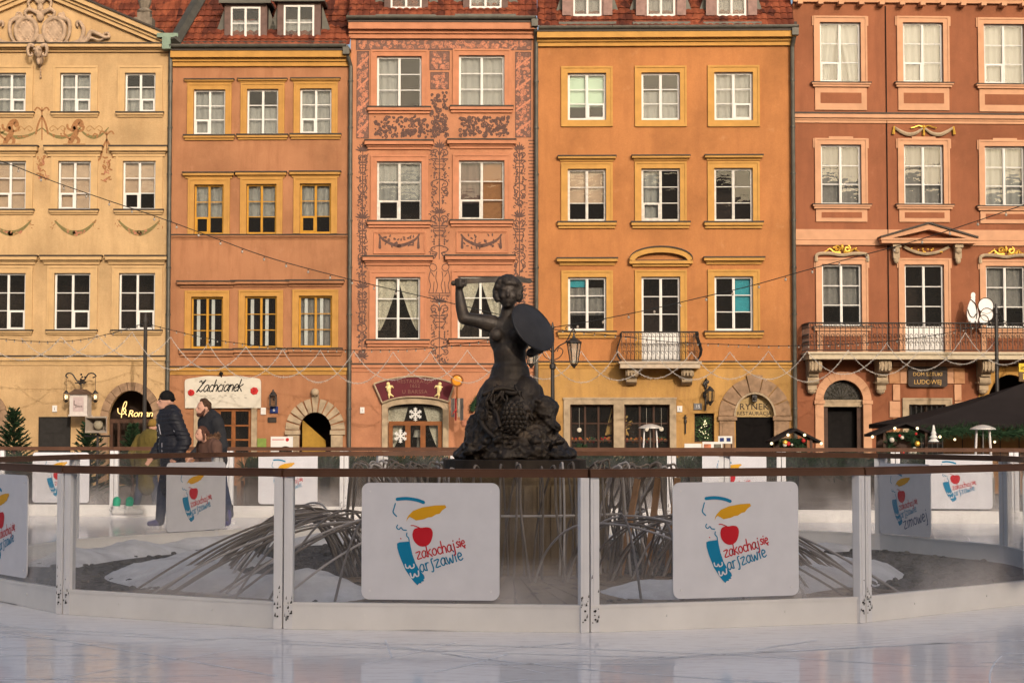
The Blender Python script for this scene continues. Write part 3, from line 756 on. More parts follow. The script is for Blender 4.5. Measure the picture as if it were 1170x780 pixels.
dormer(h2, (263.5, 8, 297.6, 46), 'netlow', yb=.02); dormer(h2, (324, 6, 359, 46), 'netlow', yb=.02)
# sign and shop window
stone_band = MB(); frame_border(stone_band, pw[0], pw[1], pw[2], pw[3], .17, .05, bottom=False); stone_band.build('shop_window_surround', M_stone, h2.root)
make_window(h2, pw, mat=M_brownwood, cols=3, rows=3, style='dark', local=True, fw=.10, y=.06, kname='shop_window', cross=.05)
cx_ = (ar[0]+ar[1])/2
voussoirs(h2.root, cx_, ar[2], (ar[1]-ar[0])/2, (ar[1]-ar[0])/2+.42, 11, M_stone, key=1.12, rzi=ar[3]-ar[2], rzo=ar[3]-ar[2]+.42, gap=.03)
for sgn in (-1, 1):
    xe = cx_+sgn*(ar[1]-ar[0])/2
    a, b = sorted((xe, xe+sgn*.40)); MB().box(a-.03, b+.03, -.12, .02, ar[2]-.14, ar[2]-.004).build('impost', M_stone, h2.root)
    nb = 4
    for k in range(nb):
        zz = (ar[2]-.15)/nb; MB().box(a+(.0 if sgn > 0 else .04), b-(.04 if sgn > 0 else 0), -.06-random.uniform(0,.025), .02, k*zz+.015, (k+1)*zz-.01).build('jamb_stone', M_stone, h2.root)
MB().lathe([(.0,-.1),(.1,-.06),(.13,.03),(.1,.12),(0,.16)], (cx_, -.14, ar[3]+.58), 12).build('stone_ball', M_stone, h2.root, smooth=True)
MB().prism([(0,0),(.75,0),(.75,1.35),(0,2.0)], 0, .05).build('door_leaf', simple('ochre_door_paint', (.30,.17,.02), .5), h2.root, loc=(ar[0]+.05, .35, .02)).rotation_euler = (0,0,radians(22))
# ---------------------------------------------------------------- house 3: pink with sgraffito
P_pink = plaster('salmon_plaster', (.44,.198,.108), (.31,.13,.072), (.49,.255,.155), 9.0, .5)
T_pink = simple('salmon_trim', (.42,.18,.098), .85, var=.12, scale=3, bump=.2)
h3 = House('sgraffito_house', 'salmon pink house covered in dark scratched plaster scrollwork', 398.7, 614, DIST, 0.5)
H3TOP = h3.z(34); ops = []; specs = []
for ri, (ya, yb) in enumerate([(64.5,123), (184.5,253), (316.5,388.5)]):
    for ci, (xa, xb) in enumerate([(430.5,481.8), (524.3,576.4)]):
        if ri == 2: xa -= 1.4; xb -= 1.5
        specs.append((ri, ci, (xa, ya-ci, xb, yb-ci))); ops.append((*h3.R(xa, ya-ci, xb, yb-ci), 0))
sw = h3.R(443, 461, 506, 523); sws = h3.L(443, 467)[1]
ops.append((sw[0], sw[1], sw[2], sw[3], sw[3]-sws))
wall_mesh(0, h3.x1, 0, H3TOP, ops).build('wall', P_pink, h3.root); body(h3, P_pink, H3TOP)
st3 = [['half','net'], ['nethigh','right'], ['drape','drape']]
for ri, ci, rc in specs:
    w, *r = make_window(h3, rc, mat=M_oldwhite if ri == 1 else M_white, style=st3[ri][ci], fw=.06, vent=0 if ri == 1 else None)
    surround_on(w, h3, r, 7, T_pink, .04)
    xa, ya, xb, yb = rc; c = (xa+xb)/2
    sill_on(w, h3, (c-36, yb+.6, c+36, yb+7), [T_pink, M_flash], .14)
    if ri: hood_on(w, h3, (c-38-ri, ya-23, c+38+ri, ya-13.5), [T_pink, M_flash], .20)
    if ri == 1:
        q = h3.R(c-27, yb+14, c+28, yb+35); mb = MB(); frame_border(mb, q[0], q[1], q[2], q[3], .05, .02, bottom=True); mb.build('apron_panel', T_pink, w)
mb = MB(); cornice(mb, 0, h3.x1, h3.z(424.5), h3.z(416), .10, ends=False); mb.build('string_course', [T_pink, M_flash], h3.root)
mb = MB(); cornice(mb, -.05, h3.x1, h3.z(45), h3.z(27.5), .32, ends=False); mb.build('cornice', [T_pink, M_flash], h3.root)
gutter(h3.root, h3, -.1, h3.x1-.05, h3.z(22.5))
downpipe(h3.root, h3.x1-.03, h3.z(22.5), kink=-.05)
tile_roof(h3.root, -.05, h3.x1, -.28, h3.z(22)+.0, 50, 6.5)
dormer(h3, (446.5, -28, 482, 11), 'dark', yb=-.06); dormer(h3, (536.5, -28, 573, 10.5), 'grey', yb=-.06)
# sgraffito: scratched line work
SGD = simple('sgraffito_dark', (.105,.062,.052), .95, var=.25, scale=12); SGP = simple('sgraffito_pink', (.46,.19,.115), .95, var=.2, scale=12); SGB = simple('sgraffito_ground', (.155,.088,.070), .95, var=.3, scale=18)
rng = random.Random(3)
def scroll(mb, cx, cz, r, sgn, a0, mi, w, y, turns=1.3):
    mb.ribbon(spiral_pts(cx, cz, r*.15, r, a0, turns*sgn, 13), w, y, mi)
def leaf(mb, x, z, a, l, w, mi, y):
    ca, sa = cos(a), sin(a); pts = [(0,0),(.3,.5),(.7,.42),(1,0),(.7,-.42),(.3,-.5)]
    mb.add([(x+(p*l)*ca-(q*w)*sa, y, z+(p*l)*sa+(q*w)*ca) for p, q in pts], [tuple(range(6))], mi)
def dense(x0, y0, x1, y1, ground=True, mi=1, diag=0, n=None, w=.018):
    a, b, c, d = h3.R(x0, y0, x1, y1); mb = MB()
    if ground: mb.quad((a,-.003,c),(b,-.003,c),(b,-.003,d),(a,-.003,d), 2)
    n = n or int((b-a)*(d-c)/.010); yy = -.0045
    for k in range(n):
        r = rng.uniform(.035,.075); x = rng.uniform(a+r*.8, b-r*.8); z = rng.uniform(c+r*.8, d-r*.8); yy -= .00002
        if rng.random() < .6: scroll(mb, x, z, r, rng.choice((-1,1)), rng.uniform(0,6.3), mi, w, yy, 1.1)
        else:
            an = rng.uniform(0,6.3)
            for q in (-.5,0,.5): leaf(mb, x, z, an+q, r*1.3, .035, mi, yy)
    for k in range(diag):
        zc = c+(d-c)*(k+.5)/diag; mb.ribbon([(a, zc-.18),(b, zc+.18)], .055, yy-.001-k*.0002, 1)
    if ground:
        for p, q in (((a,c),(b,c)), ((a,d),(b,d)), ((a,c),(a,d)), ((b,c),(b,d))): mb.ribbon([p,q], .02, yy-.003, 0)
    mb.build('sgraffito_panel', [SGD, SGP, SGB], h3.root, kind='stuff')
dense(407, 46, 607, 57); dense(407.5, 59, 421.5, 158, diag=4); dense(491, 59, 513.5, 80); dense(492, 83, 512.5, 102)
dense(589, 60, 606.5, 157, diag=4)
dense(426, 132, 490, 158, ground=False, mi=0, n=150, w=.04); dense(524, 132, 583, 157, ground=False, mi=0, n=145, w=.04); dense(491, 104, 513, 158, ground=False, mi=0, n=120, w=.035)
def candelabra(x0, y0, x1, y1, w=.034):
    a, b, c, d = h3.R(x0, y0, x1, y1); cx = (a+b)/2; hw = (b-a)/2; mb = MB(); z = d; y = -.004; i = 0
    while z > c + .25:
        k = i % 6; s = rng.uniform(.85,1.15); y -= .00015; i += 1
        if k == 0:      # palmette
            for q in range(-3, 4): leaf(mb, cx, z-.26*s, pi/2+q*.42, .24*s, .055, 0, y-.0001*abs(q))
            z -= .30*s
        elif k == 1:    # pair of scrolls
            for sg in (-1,1):
                scroll(mb, cx+sg*hw*.52, z-.14*s, hw*.46, sg, pi/2, 0, w, y); leaf(mb, cx+sg*hw*.2, z-.28*s, pi/2-sg*.9, .16, .06, 0, y-.0001)
            z -= .31*s
        elif k == 2:    # vase
            P = [(.20,0),(.85,-.02),(.7,-.06),(.45,-.10),(.62,-.2),(.38,-.32),(.18,-.36),(.42,-.41)]
            for sg in (-1,1): mb.ribbon([(cx+sg*hw*p, z+q*s) for p, q in P], w, y, 0)
            for q in (-.03,-.1,-.2,-.36): mb.ribbon([(cx-hw*.5, z+q*s),(cx+hw*.5, z+q*s)], w*.8, y-.0001, 0)
            z -= .42*s
        elif k == 3:    # hanging drops
            for sg in (-1,0,1):
                for q in range(3): leaf(mb, cx+sg*hw*.5, z-.04-q*.07, -pi/2, .08, .055, 0, y)
            z -= .26
        elif k == 4:    # S scrolls and stem
            for sg in (-1,1):
                mb.ribbon(spline([(cx, z),(cx+sg*hw*.7, z-.08*s),(cx+sg*hw*.75, z-.2*s),(cx+sg*hw*.2, z-.27*s),(cx+sg*hw*.5, z-.38*s)], 4), w, y, 0)
                scroll(mb, cx+sg*hw*.6, z-.40*s, hw*.3, -sg, 0, 0, w, y-.0001)
            z -= .46*s
        else:
            for q in range(12): an = rng.uniform(0,6.3); leaf(mb, cx+rng.uniform(-.6,.6)*hw, z-rng.uniform(0,.34), an, .11, .05, 0, y-.00005*q)
            z -= .38*s
    mb.ribbon([(cx, c),(cx, d)], w*.8, -.0035, 0)
    for k in range(int((d-c)/.022)):
        sg = rng.choice((-1,1)); leaf(mb, cx+sg*hw*rng.uniform(.25,.85), rng.uniform(c+.05,d-.05), rng.uniform(0,6.3), rng.uniform(.05,.10), .035, 0, -.0033-.00001*k)
    mb.build('sgraffito_candelabra', [SGD], h3.root)
candelabra(407.5, 163, 420.5, 418); candelabra(490, 160, 514, 296); candelabra(490, 336, 514, 418); candelabra(585.5, 163, 601.5, 415)
mb = MB()   # two figures in the middle
for sg in (-1, 1):
    P = lambda a, b: h3.L(502+sg*a, b)
    for pts in ([(4,303),(9,301),(11,306),(7,310),(3,307),(4,303)], [(10,309),(12,318),(10,326),(12,334)], [(3,310),(4,318),(2,326),(4,334)], [(6,322),(7,334)], [(9,311),(6,316)]):
        mb.ribbon([P(*p) for p in spline(pts, 3)], .026, -.004-.0005*(sg > 0), 0)
for q in (335, 337.5): mb.ribbon([h3.L(490, q), h3.L(514, q)], .03, -.0055, 0)
mb.build('sgraffito_figures', [SGD], h3.root)
mb = MB()
z = h3.z(160); k = 0
while z > h3.z(412):
    a = h3.L(604.5 if k % 2 else 603.5, 200)[0]; mb.quad((a,-.004,z-.035),(h3.x1-.06,-.004,z-.035),(h3.x1-.06,-.004,z),(a,-.004,z)); z -= .105; k += 1
mb.build('sgraffito_quoins', [SGD], h3.root)
mb = MB()
for c in (456, 550):
    for sg in (-1, 1):
        mb.ribbon([h3.L(c+sg*a, b) for a, b in spline([(23,268),(18,274),(8,279),(0,281)], 4)], [.05+.006*k for k in range(13)], -.004, 0)
        mb.ribbon([h3.L(c+sg*a, b) for a, b in ((22,268),(22,283))], [.03,.09], -.0045, 0)
        for k in range(16):
            p = h3.L(c+sg*rng.uniform(1,20), 275+rng.uniform(-5,7)); leaf(mb, p[0], p[1], rng.uniform(0,6.3), .11, .05, 0, -.005-.0001*k)
mb.build('sgraffito_swags', [SGD], h3.root, kind='stuff')
# restaurant window
fr = MB(); P = [(sw[0]-.18, sw[2])] + [(x, z) for x, z in arch_pts(sw[0]-.18, sw[1]+.18, sw[3]+.18, sw[3]-sws+.05, 10)] + [(sw[1]+.18, sw[2])]
Q = [(sw[0], sw[2])] + arch_pts(sw[0], sw[1], sw[3], sw[3]-sws, 10) + [(sw[1], sw[2])]
for i in range(len(P)-1): fr.prism([P[i], P[i+1], Q[i+1], Q[i]], -.06, .015)
fr.build('restaurant_window_surround', M_stone, h3.root)
zt = h3.L(470, 481)[1]
w, *_ = make_window(h3, (sw[0]+.02, sw[1]-.02, sw[2], zt), mat=M_brownwood, cols=3, rows=1, style='dark', local=True, fw=.13, y=.08, kname='restaurant_window')
mb = MB(); mb.prism([(sw[0], zt+.004)] + arch_pts(sw[0], sw[1], sw[3], sw[3]-sws, 10) + [(sw[1], zt+.004)], .115, .121); mb.build('fanlight_pane', M_pane, w)
xm = (sw[0]+sw[1])/2
for sg in (-1, 1):
    g = (lambda t, sg=sg: (xm+sg*.86, xm+sg*(.86-.62*(1-t)**.6)))
    wavy(0, 1, sw[2]+.1, sw[3]-.1, .30, n=12, nz=8, gather=g).build('curtain', M_drape, w)
mb = MB(); lp = h3.L(477, 491); mb.lathe([(.17,-.22),(.11,.0)], (lp[0], .5, lp[1]), 12); mb.lathe([(.05,-.6),(.03,-.22)], (lp[0], .5, lp[1]), 8); mb.build('table_lamp', M_cream, w)
def snowflake(h, px, py, r, par, y):
    p = h.L(px, py); mb = MB()
    for k in range(6):
        a = k*pi/3+pi/6; mb.ribbon([(p[0],p[1]), (p[0]+r*cos(a), p[1]+r*sin(a))], r*.24, y-.0005*k)
        for t in (.45,.75):
            for d in (-.9,.9): mb.ribbon([(p[0]+r*t*cos(a), p[1]+r*t*sin(a)), (p[0]+r*t*cos(a)+r*.3*cos(a+d), p[1]+r*t*sin(a)+r*.3*sin(a+d))], r*.15, y-.004-.0005*k)
    mb.build('paper_snowflake', M_white, par)
snowflake(h3, 474.5, 473, .19, w, .10); snowflake(h3, 457.5, 498, .19, w, .068)
# ---------------------------------------------------------------- house 4: orange, yellow ground floor
P_or = plaster('orange_plaster', (.415,.174,.064), (.29,.118,.046), (.47,.24,.115), 14.0, .5)
P_gf = plaster('yellow_ground_floor_plaster', (.44,.25,.082), (.27,.145,.06), (.47,.29,.13), 21.0, .65)
T_yl = simple('yellow_trim', (.435,.235,.066), .85, var=.12, scale=3, bump=.2)
h4 = House('orange_house', 'tall orange house with yellow window frames behind the statue shield', 614.1, 909.6, DIST, -1.2)
H4TOP = h4.z(42); zg = h4.z(417); ops = []; specs = []
for ri, (ya, yb) in enumerate([(83.5,137.5), (193,253), (316.5,378)]):
    for ci, (xa, xb) in enumerate([(648.8,692.4), (733,776.8), (816.3,860)]):
        if ri == 2: xa += .3; xb += .3
        if ri == 2 and ci == 1: yb = 415.5
        elif ri == 2: yb = 378
        specs.append((ri, ci, (xa, ya-ci*.5, xb, yb))); ops.append((*h4.R(xa, ya-ci*.5, xb, yb), 0))
ops[-2] = (*ops[-2][:2], zg+.02, ops[-2][3], 0)
wall_mesh(0, h4.x1, zg, H4TOP, ops).build('wall', P_or, h4.root)
s1 = h4.R(651.5, 462, 701, 525); s2 = h4.R(713.5, 462, 765, 525); tw = h4.R(793.5, 472, 816, 505); ad = h4.R(840.5, 450, 884, 475)
opg = [(*s1, 0), (*s2, 0), (*tw, 0), (ad[0], ad[1], .02, ad[3], ad[3]-ad[2])]
wall_mesh(0, h4.x1, 0, zg, opg, rev=.22).build('ground_floor_wall', P_gf, h4.root); body(h4, P_or, H4TOP, ydark=1.5)
st4 = [['mint','netlow','net'], ['blindhigh','half','dark'], ['tealtop','dark','teal']]
for ri, ci, rc in specs:
    bal = ri == 2 and ci == 1
    rr = h4.R(*rc)
    if bal: rr = (rr[0], rr[1], zg+.03, rr[3])
    w, *r = make_window(h4, rr, local=True, mat=M_oldwhite if ri == 1 else M_white, style=st4[ri][ci], vent={0: 3 if ci != 1 else None, 1: 0 if ci == 1 else None}.get(ri), panel=.36 if bal else 0, kname='balcony_door' if bal else 'window', fw=.065)
    surround_on(w, h4, r, 7.5, T_yl, .04, bottom=(ri == 0))
    xa, ya, xb, yb = rc; c = (xa+xb)/2
    if ri == 1: hood_on(w, h4, (c-33, ya-14, c+33, ya-8.5), [T_yl, M_flash], .16)
    if ri == 2 and not bal: hood_on(w, h4, (c-34.5, ya-21, c+34.5, ya-13.5), [T_yl, M_flash], .20)
    if ri and not bal: sill_on(w, h4, (c-33.5, yb+1.5, c+33.5, yb+8), [T_yl, M_flash], .15)
    if bal:   # segmental pediment
        x0, x1, z0, z1 = h4.R(719, 283, 791, 302.5); mb = MB(); n = 14; cx = (x0+x1)/2; hw = (x1-x0)/2
        o = [(cx-hw*cos(pi*k/n), z0+.14+(z1-z0-.14)*sin(pi*k/n)) for k in range(n+1)]; i_ = [(cx-(hw-.16)*cos(pi*k/n), z0+.10+(z1-z0-.26)*sin(pi*k/n)) for k in range(n+1)]
        for k in range(n): mb.prism([o[k], o[k+1], i_[k+1], i_[k]], -.20, .02)
        for k in range(n): mb.prism([(o[k][0],o[k][1]+.004), (o[k+1][0],o[k+1][1]+.004), (o[k+1][0]*1.0,o[k+1][1]+.045), (o[k][0],o[k][1]+.045)], -.24, .02, 1)
        mb.box(x0, x1, -.19, .02, z0+.02, z0+.11); mb.box(x0+.1, x1-.1, -.10, .02, z0-.06, z0+.02); mb.box(x0+.2, x1-.2, -.194, .02, z0+.112, z0+.135, 1)
        mb.build('segmental_pediment', [T_yl, M_flash], w)
# pots on sills
mb = MB(); cornice(mb, 0, h4.x1, h4.z(420.5), h4.z(413.5), .11, ends=False); mb.build('string_course', [T_yl, M_flash], h4.root)
mb = MB(); cornice(mb, 0, h4.x1+.05, h4.z(54), h4.z(38.5), .34, ends=False); mb.build('cornice', [T_yl, M_flash], h4.root)
gutter(h4.root, h4, 0.05, h4.x1+.12, h4.z(34)); tile_roof(h4.root, 0, h4.x1, -.30, h4.z(33.5), 50, 6.0)
for x0_, x1_ in ((655,687), (739,771), (819,852)): dormer(h4, (x0_, -22, x1_, 19), 'grey', yb=-.02, shut=True, boards=simple('faded_brown_boards', (.24,.15,.13), .7, var=.2))
downpipe(h4.root, h4.x1-.04, h4.z(34), kink=.06)
# balcony
bx0, bx1, bz0, bz1 = h4.R(708.5, 415, 793, 421.5)
B = thing
mb = MB(); mb.box(bx0-.03, bx1+.12, -.85, .02, bz0, bz1-.03); mb.box(bx0-.07, bx1+.16, -.90, .02, bz1-.029, bz1+.03)
bal = mb.build('balcony', simple('pale_stone_slab', (.42,.34,.26), .9, var=.12), h4.root)
for px in (721, 784):
    p = h4.L(px, 424); mb = MB(); pr = [(0,0),(-.62,0),(-.66,-.12),(-.55,-.24),(-.40,-.26),(-.36,-.40),(-.22,-.46),(0,-.5)]
    q = [(a, b+bz0-.005) for a, b in pr]; n = len(q)
    for x, w in ((p[0]-.16,.32),):
        mb.add([(x, a, b) for a, b in q]+[(x+w, a, b) for a, b in q], [tuple(range(n)), tuple(range(2*n-1,n-1,-1))]+[(i,(i+1)%n,(i+1)%n+n,i+n) for i in range(n)])
    mb.tube([(p[0]-.19,-.5,bz0-.13),(p[0]+.19,-.5,bz0-.13)], .12, 10)
    for k in range(3): mb.box(p[0]-.13+k*.10, p[0]-.09+k*.10, -.68, -.5, bz0-.22, bz0-.02)
    mb.build('console', M_stone, bal, fix=True)
def iron_railing(par, pts, z0, z1, bulge=0.0, step=.13, name='railing', motif=True, r=.011):
    """wrought iron railing along plan points [(x,y)...] with scrolls between the bars"""
    mb = MB()
    for zz, rr in ((z0+.05, .016), (z1-.14, .012), (z1, .024)): mb.tube([(x, y, zz) for x, y in pts], rr, 6)
    for i in range(len(pts)-1):
        a, b = Vector(pts[i]), Vector(pts[i+1]); l = (b-a).length; n = max(1, round(l/step)); d = (b-a)/l; nn = Vector((d.y, -d.x))
        if nn.y > .5: nn = -nn
        for k in range(n+(i == len(pts)-2)):
            p = a + d*(l*k/n); H = z1-z0
            mb.tube([(p.x+nn.x*bulge*f, p.y+nn.y*bulge*f, z0+H*t) for t, f in ((.05,0),(.2,.75),(.4,1),(.6,.6),(.85,.05),(1,0))], r, 5)
            if motif and k < n:
                q = a + d*(l*(k+.5)/n)
                for zc, rad in ((z0+(z1-z0)*.30, step*.34), (z0+(z1-z0)*.55, step*.34), (z1-.07, step*.30)):
                    f = bulge*(1-abs((zc-z0)/(z1-z0)-.4)*1.6)
                    f = max(0, f)
                    mb.tube([(q.x+nn.x*f+d.x*rad*cos(t)*(1-.06*j), q.y+nn.y*f+d.y*rad*cos(t), zc+rad*1.25*sin(t)) for j, t in enumerate([j*.62 for j in range(9)])], r*.75, 4)
    return mb.build(name, M_iron, par)
zr = h4.z(381)
iron_railing(bal, [(bx0+.02,-.02),(bx0+.02,-.80),(bx1+.06,-.80),(bx1+.06,-.02)], bz1+.03, zr, bulge=.13)
# display windows
mb = MB(); z_ = s1[3]
mb.box(s1[0]-.20, s1[0]-.003, -.06, .02, 0, z_); mb.box(s2[1]+.003, s2[1]+.20, -.06, .02, 0, z_); mb.box(s1[1]+.003, s2[0]-.003, -.05, .02, 0, z_)
mb.box(s1[0]-.20, s2[1]+.20, -.063, .02, z_+.003, z_+.16); mb.box(s1[0]-.22, s2[1]+.22, -.09, .02, z_+.161, z_+.22)
mb.build('display_window_surround', M_stone, h4.root)
M_straw = simple('dried_straw', (.50,.30,.10), .9, var=.3, scale=20)
for i, s in enumerate((s1, s2)):
    w, *_ = make_window(h4, s, mat=M_darkwood, cols=3, rows=3, style='dark', local=True, fw=.05, y=.14, kname='display_window', cross=.04)
    mb = MB(); bx, bz = (s[1]-.25, s[2]+.75) if i == 0 else (s[0]+.15, s[2]+.75); sg = -1 if i == 0 else 1
    for k in range(60):
        a = pi/2 + (-sg)*(-.75) + random.gauss(0,.20); l = random.uniform(.5,.95) if i == 0 else random.uniform(.4,.7)
        mb.tube([(bx,.32,bz), (bx+cos(a)*l, .32+random.uniform(-.05,.05), bz+sin(a)*l)], [.008,.022], 4)
    mb.build('straw_sheaf', M_straw, w)
    for px, py in (((662,491),) if i == 0 else ((739,490),(756,490))):
        p = h4.L(px, py); mb = MB(); mb.ell((p[0],.135,p[1]), (.07,.02,.07)); mb.tube([(p[0],.135,p[1]),(p[0],.135,s[3]-.1)], .004, 4); mb.build('hanging_disc', M_cream, w)
    mb = MB()
    for k in range(70):
        x = random.uniform(s[0]+.06, s[1]-.06); z = s[2]+.55+random.uniform(0,.12); mb.ell((x,.30,z), random.uniform(.03,.06), seg=6, rings=4, mi=random.choice((0,0,1,2)))
    mb.build('window_flowers', [simple('orange_flowers', (.45,.14,.03), .8), M_red, simple('fir_green', (.022,.050,.020), .8, var=.3)], w)
w, *_ = make_window(h4, tw, mat=M_darkwood, cols=1, rows=1, style='dark', local=True, fw=.03, y=.14, kname='lit_tree_window')
mb = MB()
M_leafl = simple('climber_leaf', (.05,.11,.025), .7, var=.35, scale=20); M_bulb = emis('warm_bulb', (1,.80,.45), 2.2)
for k in range(260):
    a = random.uniform(0,6.3); x = random.uniform(tw[0]+.03, tw[1]-.03); z = random.uniform(tw[2]+.03, tw[3]-.05); y = random.uniform(.22,.4)
    mb.add([(x,y,z),(x+.05*cos(a),y-.02,z+.05*sin(a)),(x+.08*cos(a+.4),y,z+.08*sin(a+.4)),(x+.05*cos(a+.9),y+.02,z+.05*sin(a+.9))], [(0,1,2,3)])
for k in range(26): mb.ell((random.uniform(tw[0]+.15, tw[1]-.15), .20, random.uniform(tw[2]+.1, tw[3]-.2)), .014, seg=6, rings=4, mi=1)
mb.build('lit_greenery', [M_leafl, M_bulb], w)
# arched portal
cx_ = (ad[0]+ad[1])/2; hw = (ad[1]-ad[0])/2
voussoirs(h4.root, cx_, ad[2], hw+.06, hw+.52, 7, M_browstone, key=1.08, rzi=ad[3]-ad[2]+.06, rzo=ad[3]-ad[2]+.50, gap=.02)
mb = MB(); n = 16
for k in range(n):
    f = lambda r, rz, t: (cx_-r*cos(pi*t/n), ad[2]+rz*sin(pi*t/n))
    mb.prism([f(hw,ad[3]-ad[2],k), f(hw,ad[3]-ad[2],k+1), f(hw+.055,ad[3]-ad[2]+.055,k+1), f(hw+.055,ad[3]-ad[2]+.055,k)], -.09, .02)
mb.build('arch_moulding', M_stone, h4.root)
for sg in (-1, 1):
    a, b = sorted((cx_+sg*hw, cx_+sg*(hw+.50)))
    MB().box(a-.04, b+.03, -.14, .02, ad[2]-.13, ad[2]-.004).build('impost', M_browstone, h4.root)
    mb = MB(); mb.box(a, b-.04, -.07, .02, 0, ad[2]-.135); mb.box(a+.09, b-.12, -.085, -.07, .1, ad[2]-.25); mb.build('pilaster', M_browstone, h4.root)
mb = MB(); mb.prism([(cx_-hw, ad[2]-.03)] + arch_pts(cx_-hw, cx_+hw, ad[3], ad[3]-ad[2], 14) + [(cx_+hw, ad[2]-.03)], .16, .19)
ty = mb.build('tympanum_sign', simple('sand_coloured_board', (.40,.28,.13), .8, var=.15), h4.root)
text_mesh('RYNEK', .28, M_flash, ty, (cx_, .15, ad[2]+.28), space=1.05); text_mesh('RESTAURACJA', .165, M_flash, ty, (cx_, .15, ad[2]+.075), space=1.0)
MB().box(cx_-hw, cx_+hw, .17, .22, .02, ad[2]-.035).build('dark_door', simple('dark_doorway_boards', (.008,.007,.007), .9, 0, .04, var=.2), h4.root)
mb = MB(); p = h4.L(862, 455); mb.box(p[0]-.07,p[0]+.07,-.1,.16,p[1]-.1,p[1]+.1); mb.ell((p[0],-.12,p[1]),.05); mb.build('arch_lamp', M_iron, h4.root)
# ---------------------------------------------------------------- house 5: brick red with peach trim and a long balcony
P_rd = plaster('brick_red_plaster', (.26,.098,.050), (.18,.066,.036), (.32,.14,.08), 30.0, .5)
T_pe = simple('peach_trim', (.48,.262,.155), .85, var=.10, scale=3, bump=.2)
h5 = House('red_balcony_house', 'brick red house with peach trim, long iron balcony and triangular pediment', 909.7, 1204, DIST, 2.2)
H5TOP = h5.z(3, 920); ops = []; specs = []; zg = h5.z(411, 920)
for ri, (ya, yb) in enumerate([(26,95), (165.5,234), (302,373)]):
    for ci, (xa, xb) in enumerate([(937,983), (1032,1077), (1124.5,1170)]):
        xa += ri*1.2; xb += ri*.6; dy = (0, .3, 2)[ci]
        y2 = 409 if (ri == 2 and ci == 1) else yb+dy
        specs.append((ri, ci, (xa, ya+dy, xb, y2))); ops.append((*h5.R(xa, ya+dy, xb, y2), 0))
o = ops[-2]; ops[-2] = (o[0], o[1], zg+.05, o[3], 0)
wall_mesh(0, h5.x1, zg, H5TOP, ops).build('wall', P_rd, h5.root)
pd = h5.R(940.5, 434, 985.5, 457); lw = h5.R(1039, 462, 1080, 530); rd = h5.R(1128, 428, 1180, 462)
wall_mesh(0, h5.x1, 0, zg, [(pd[0], pd[1], .02, pd[3], pd[3]-pd[2]), (*lw, 0), (rd[0], rd[1], .02, rd[3], rd[3]-rd[2])], rev=.25).build('ground_floor_wall', P_rd, h5.root)
body(h5, P_rd, H5TOP, ydark=1.5)
M_gilt = [M_gold, M_stone]
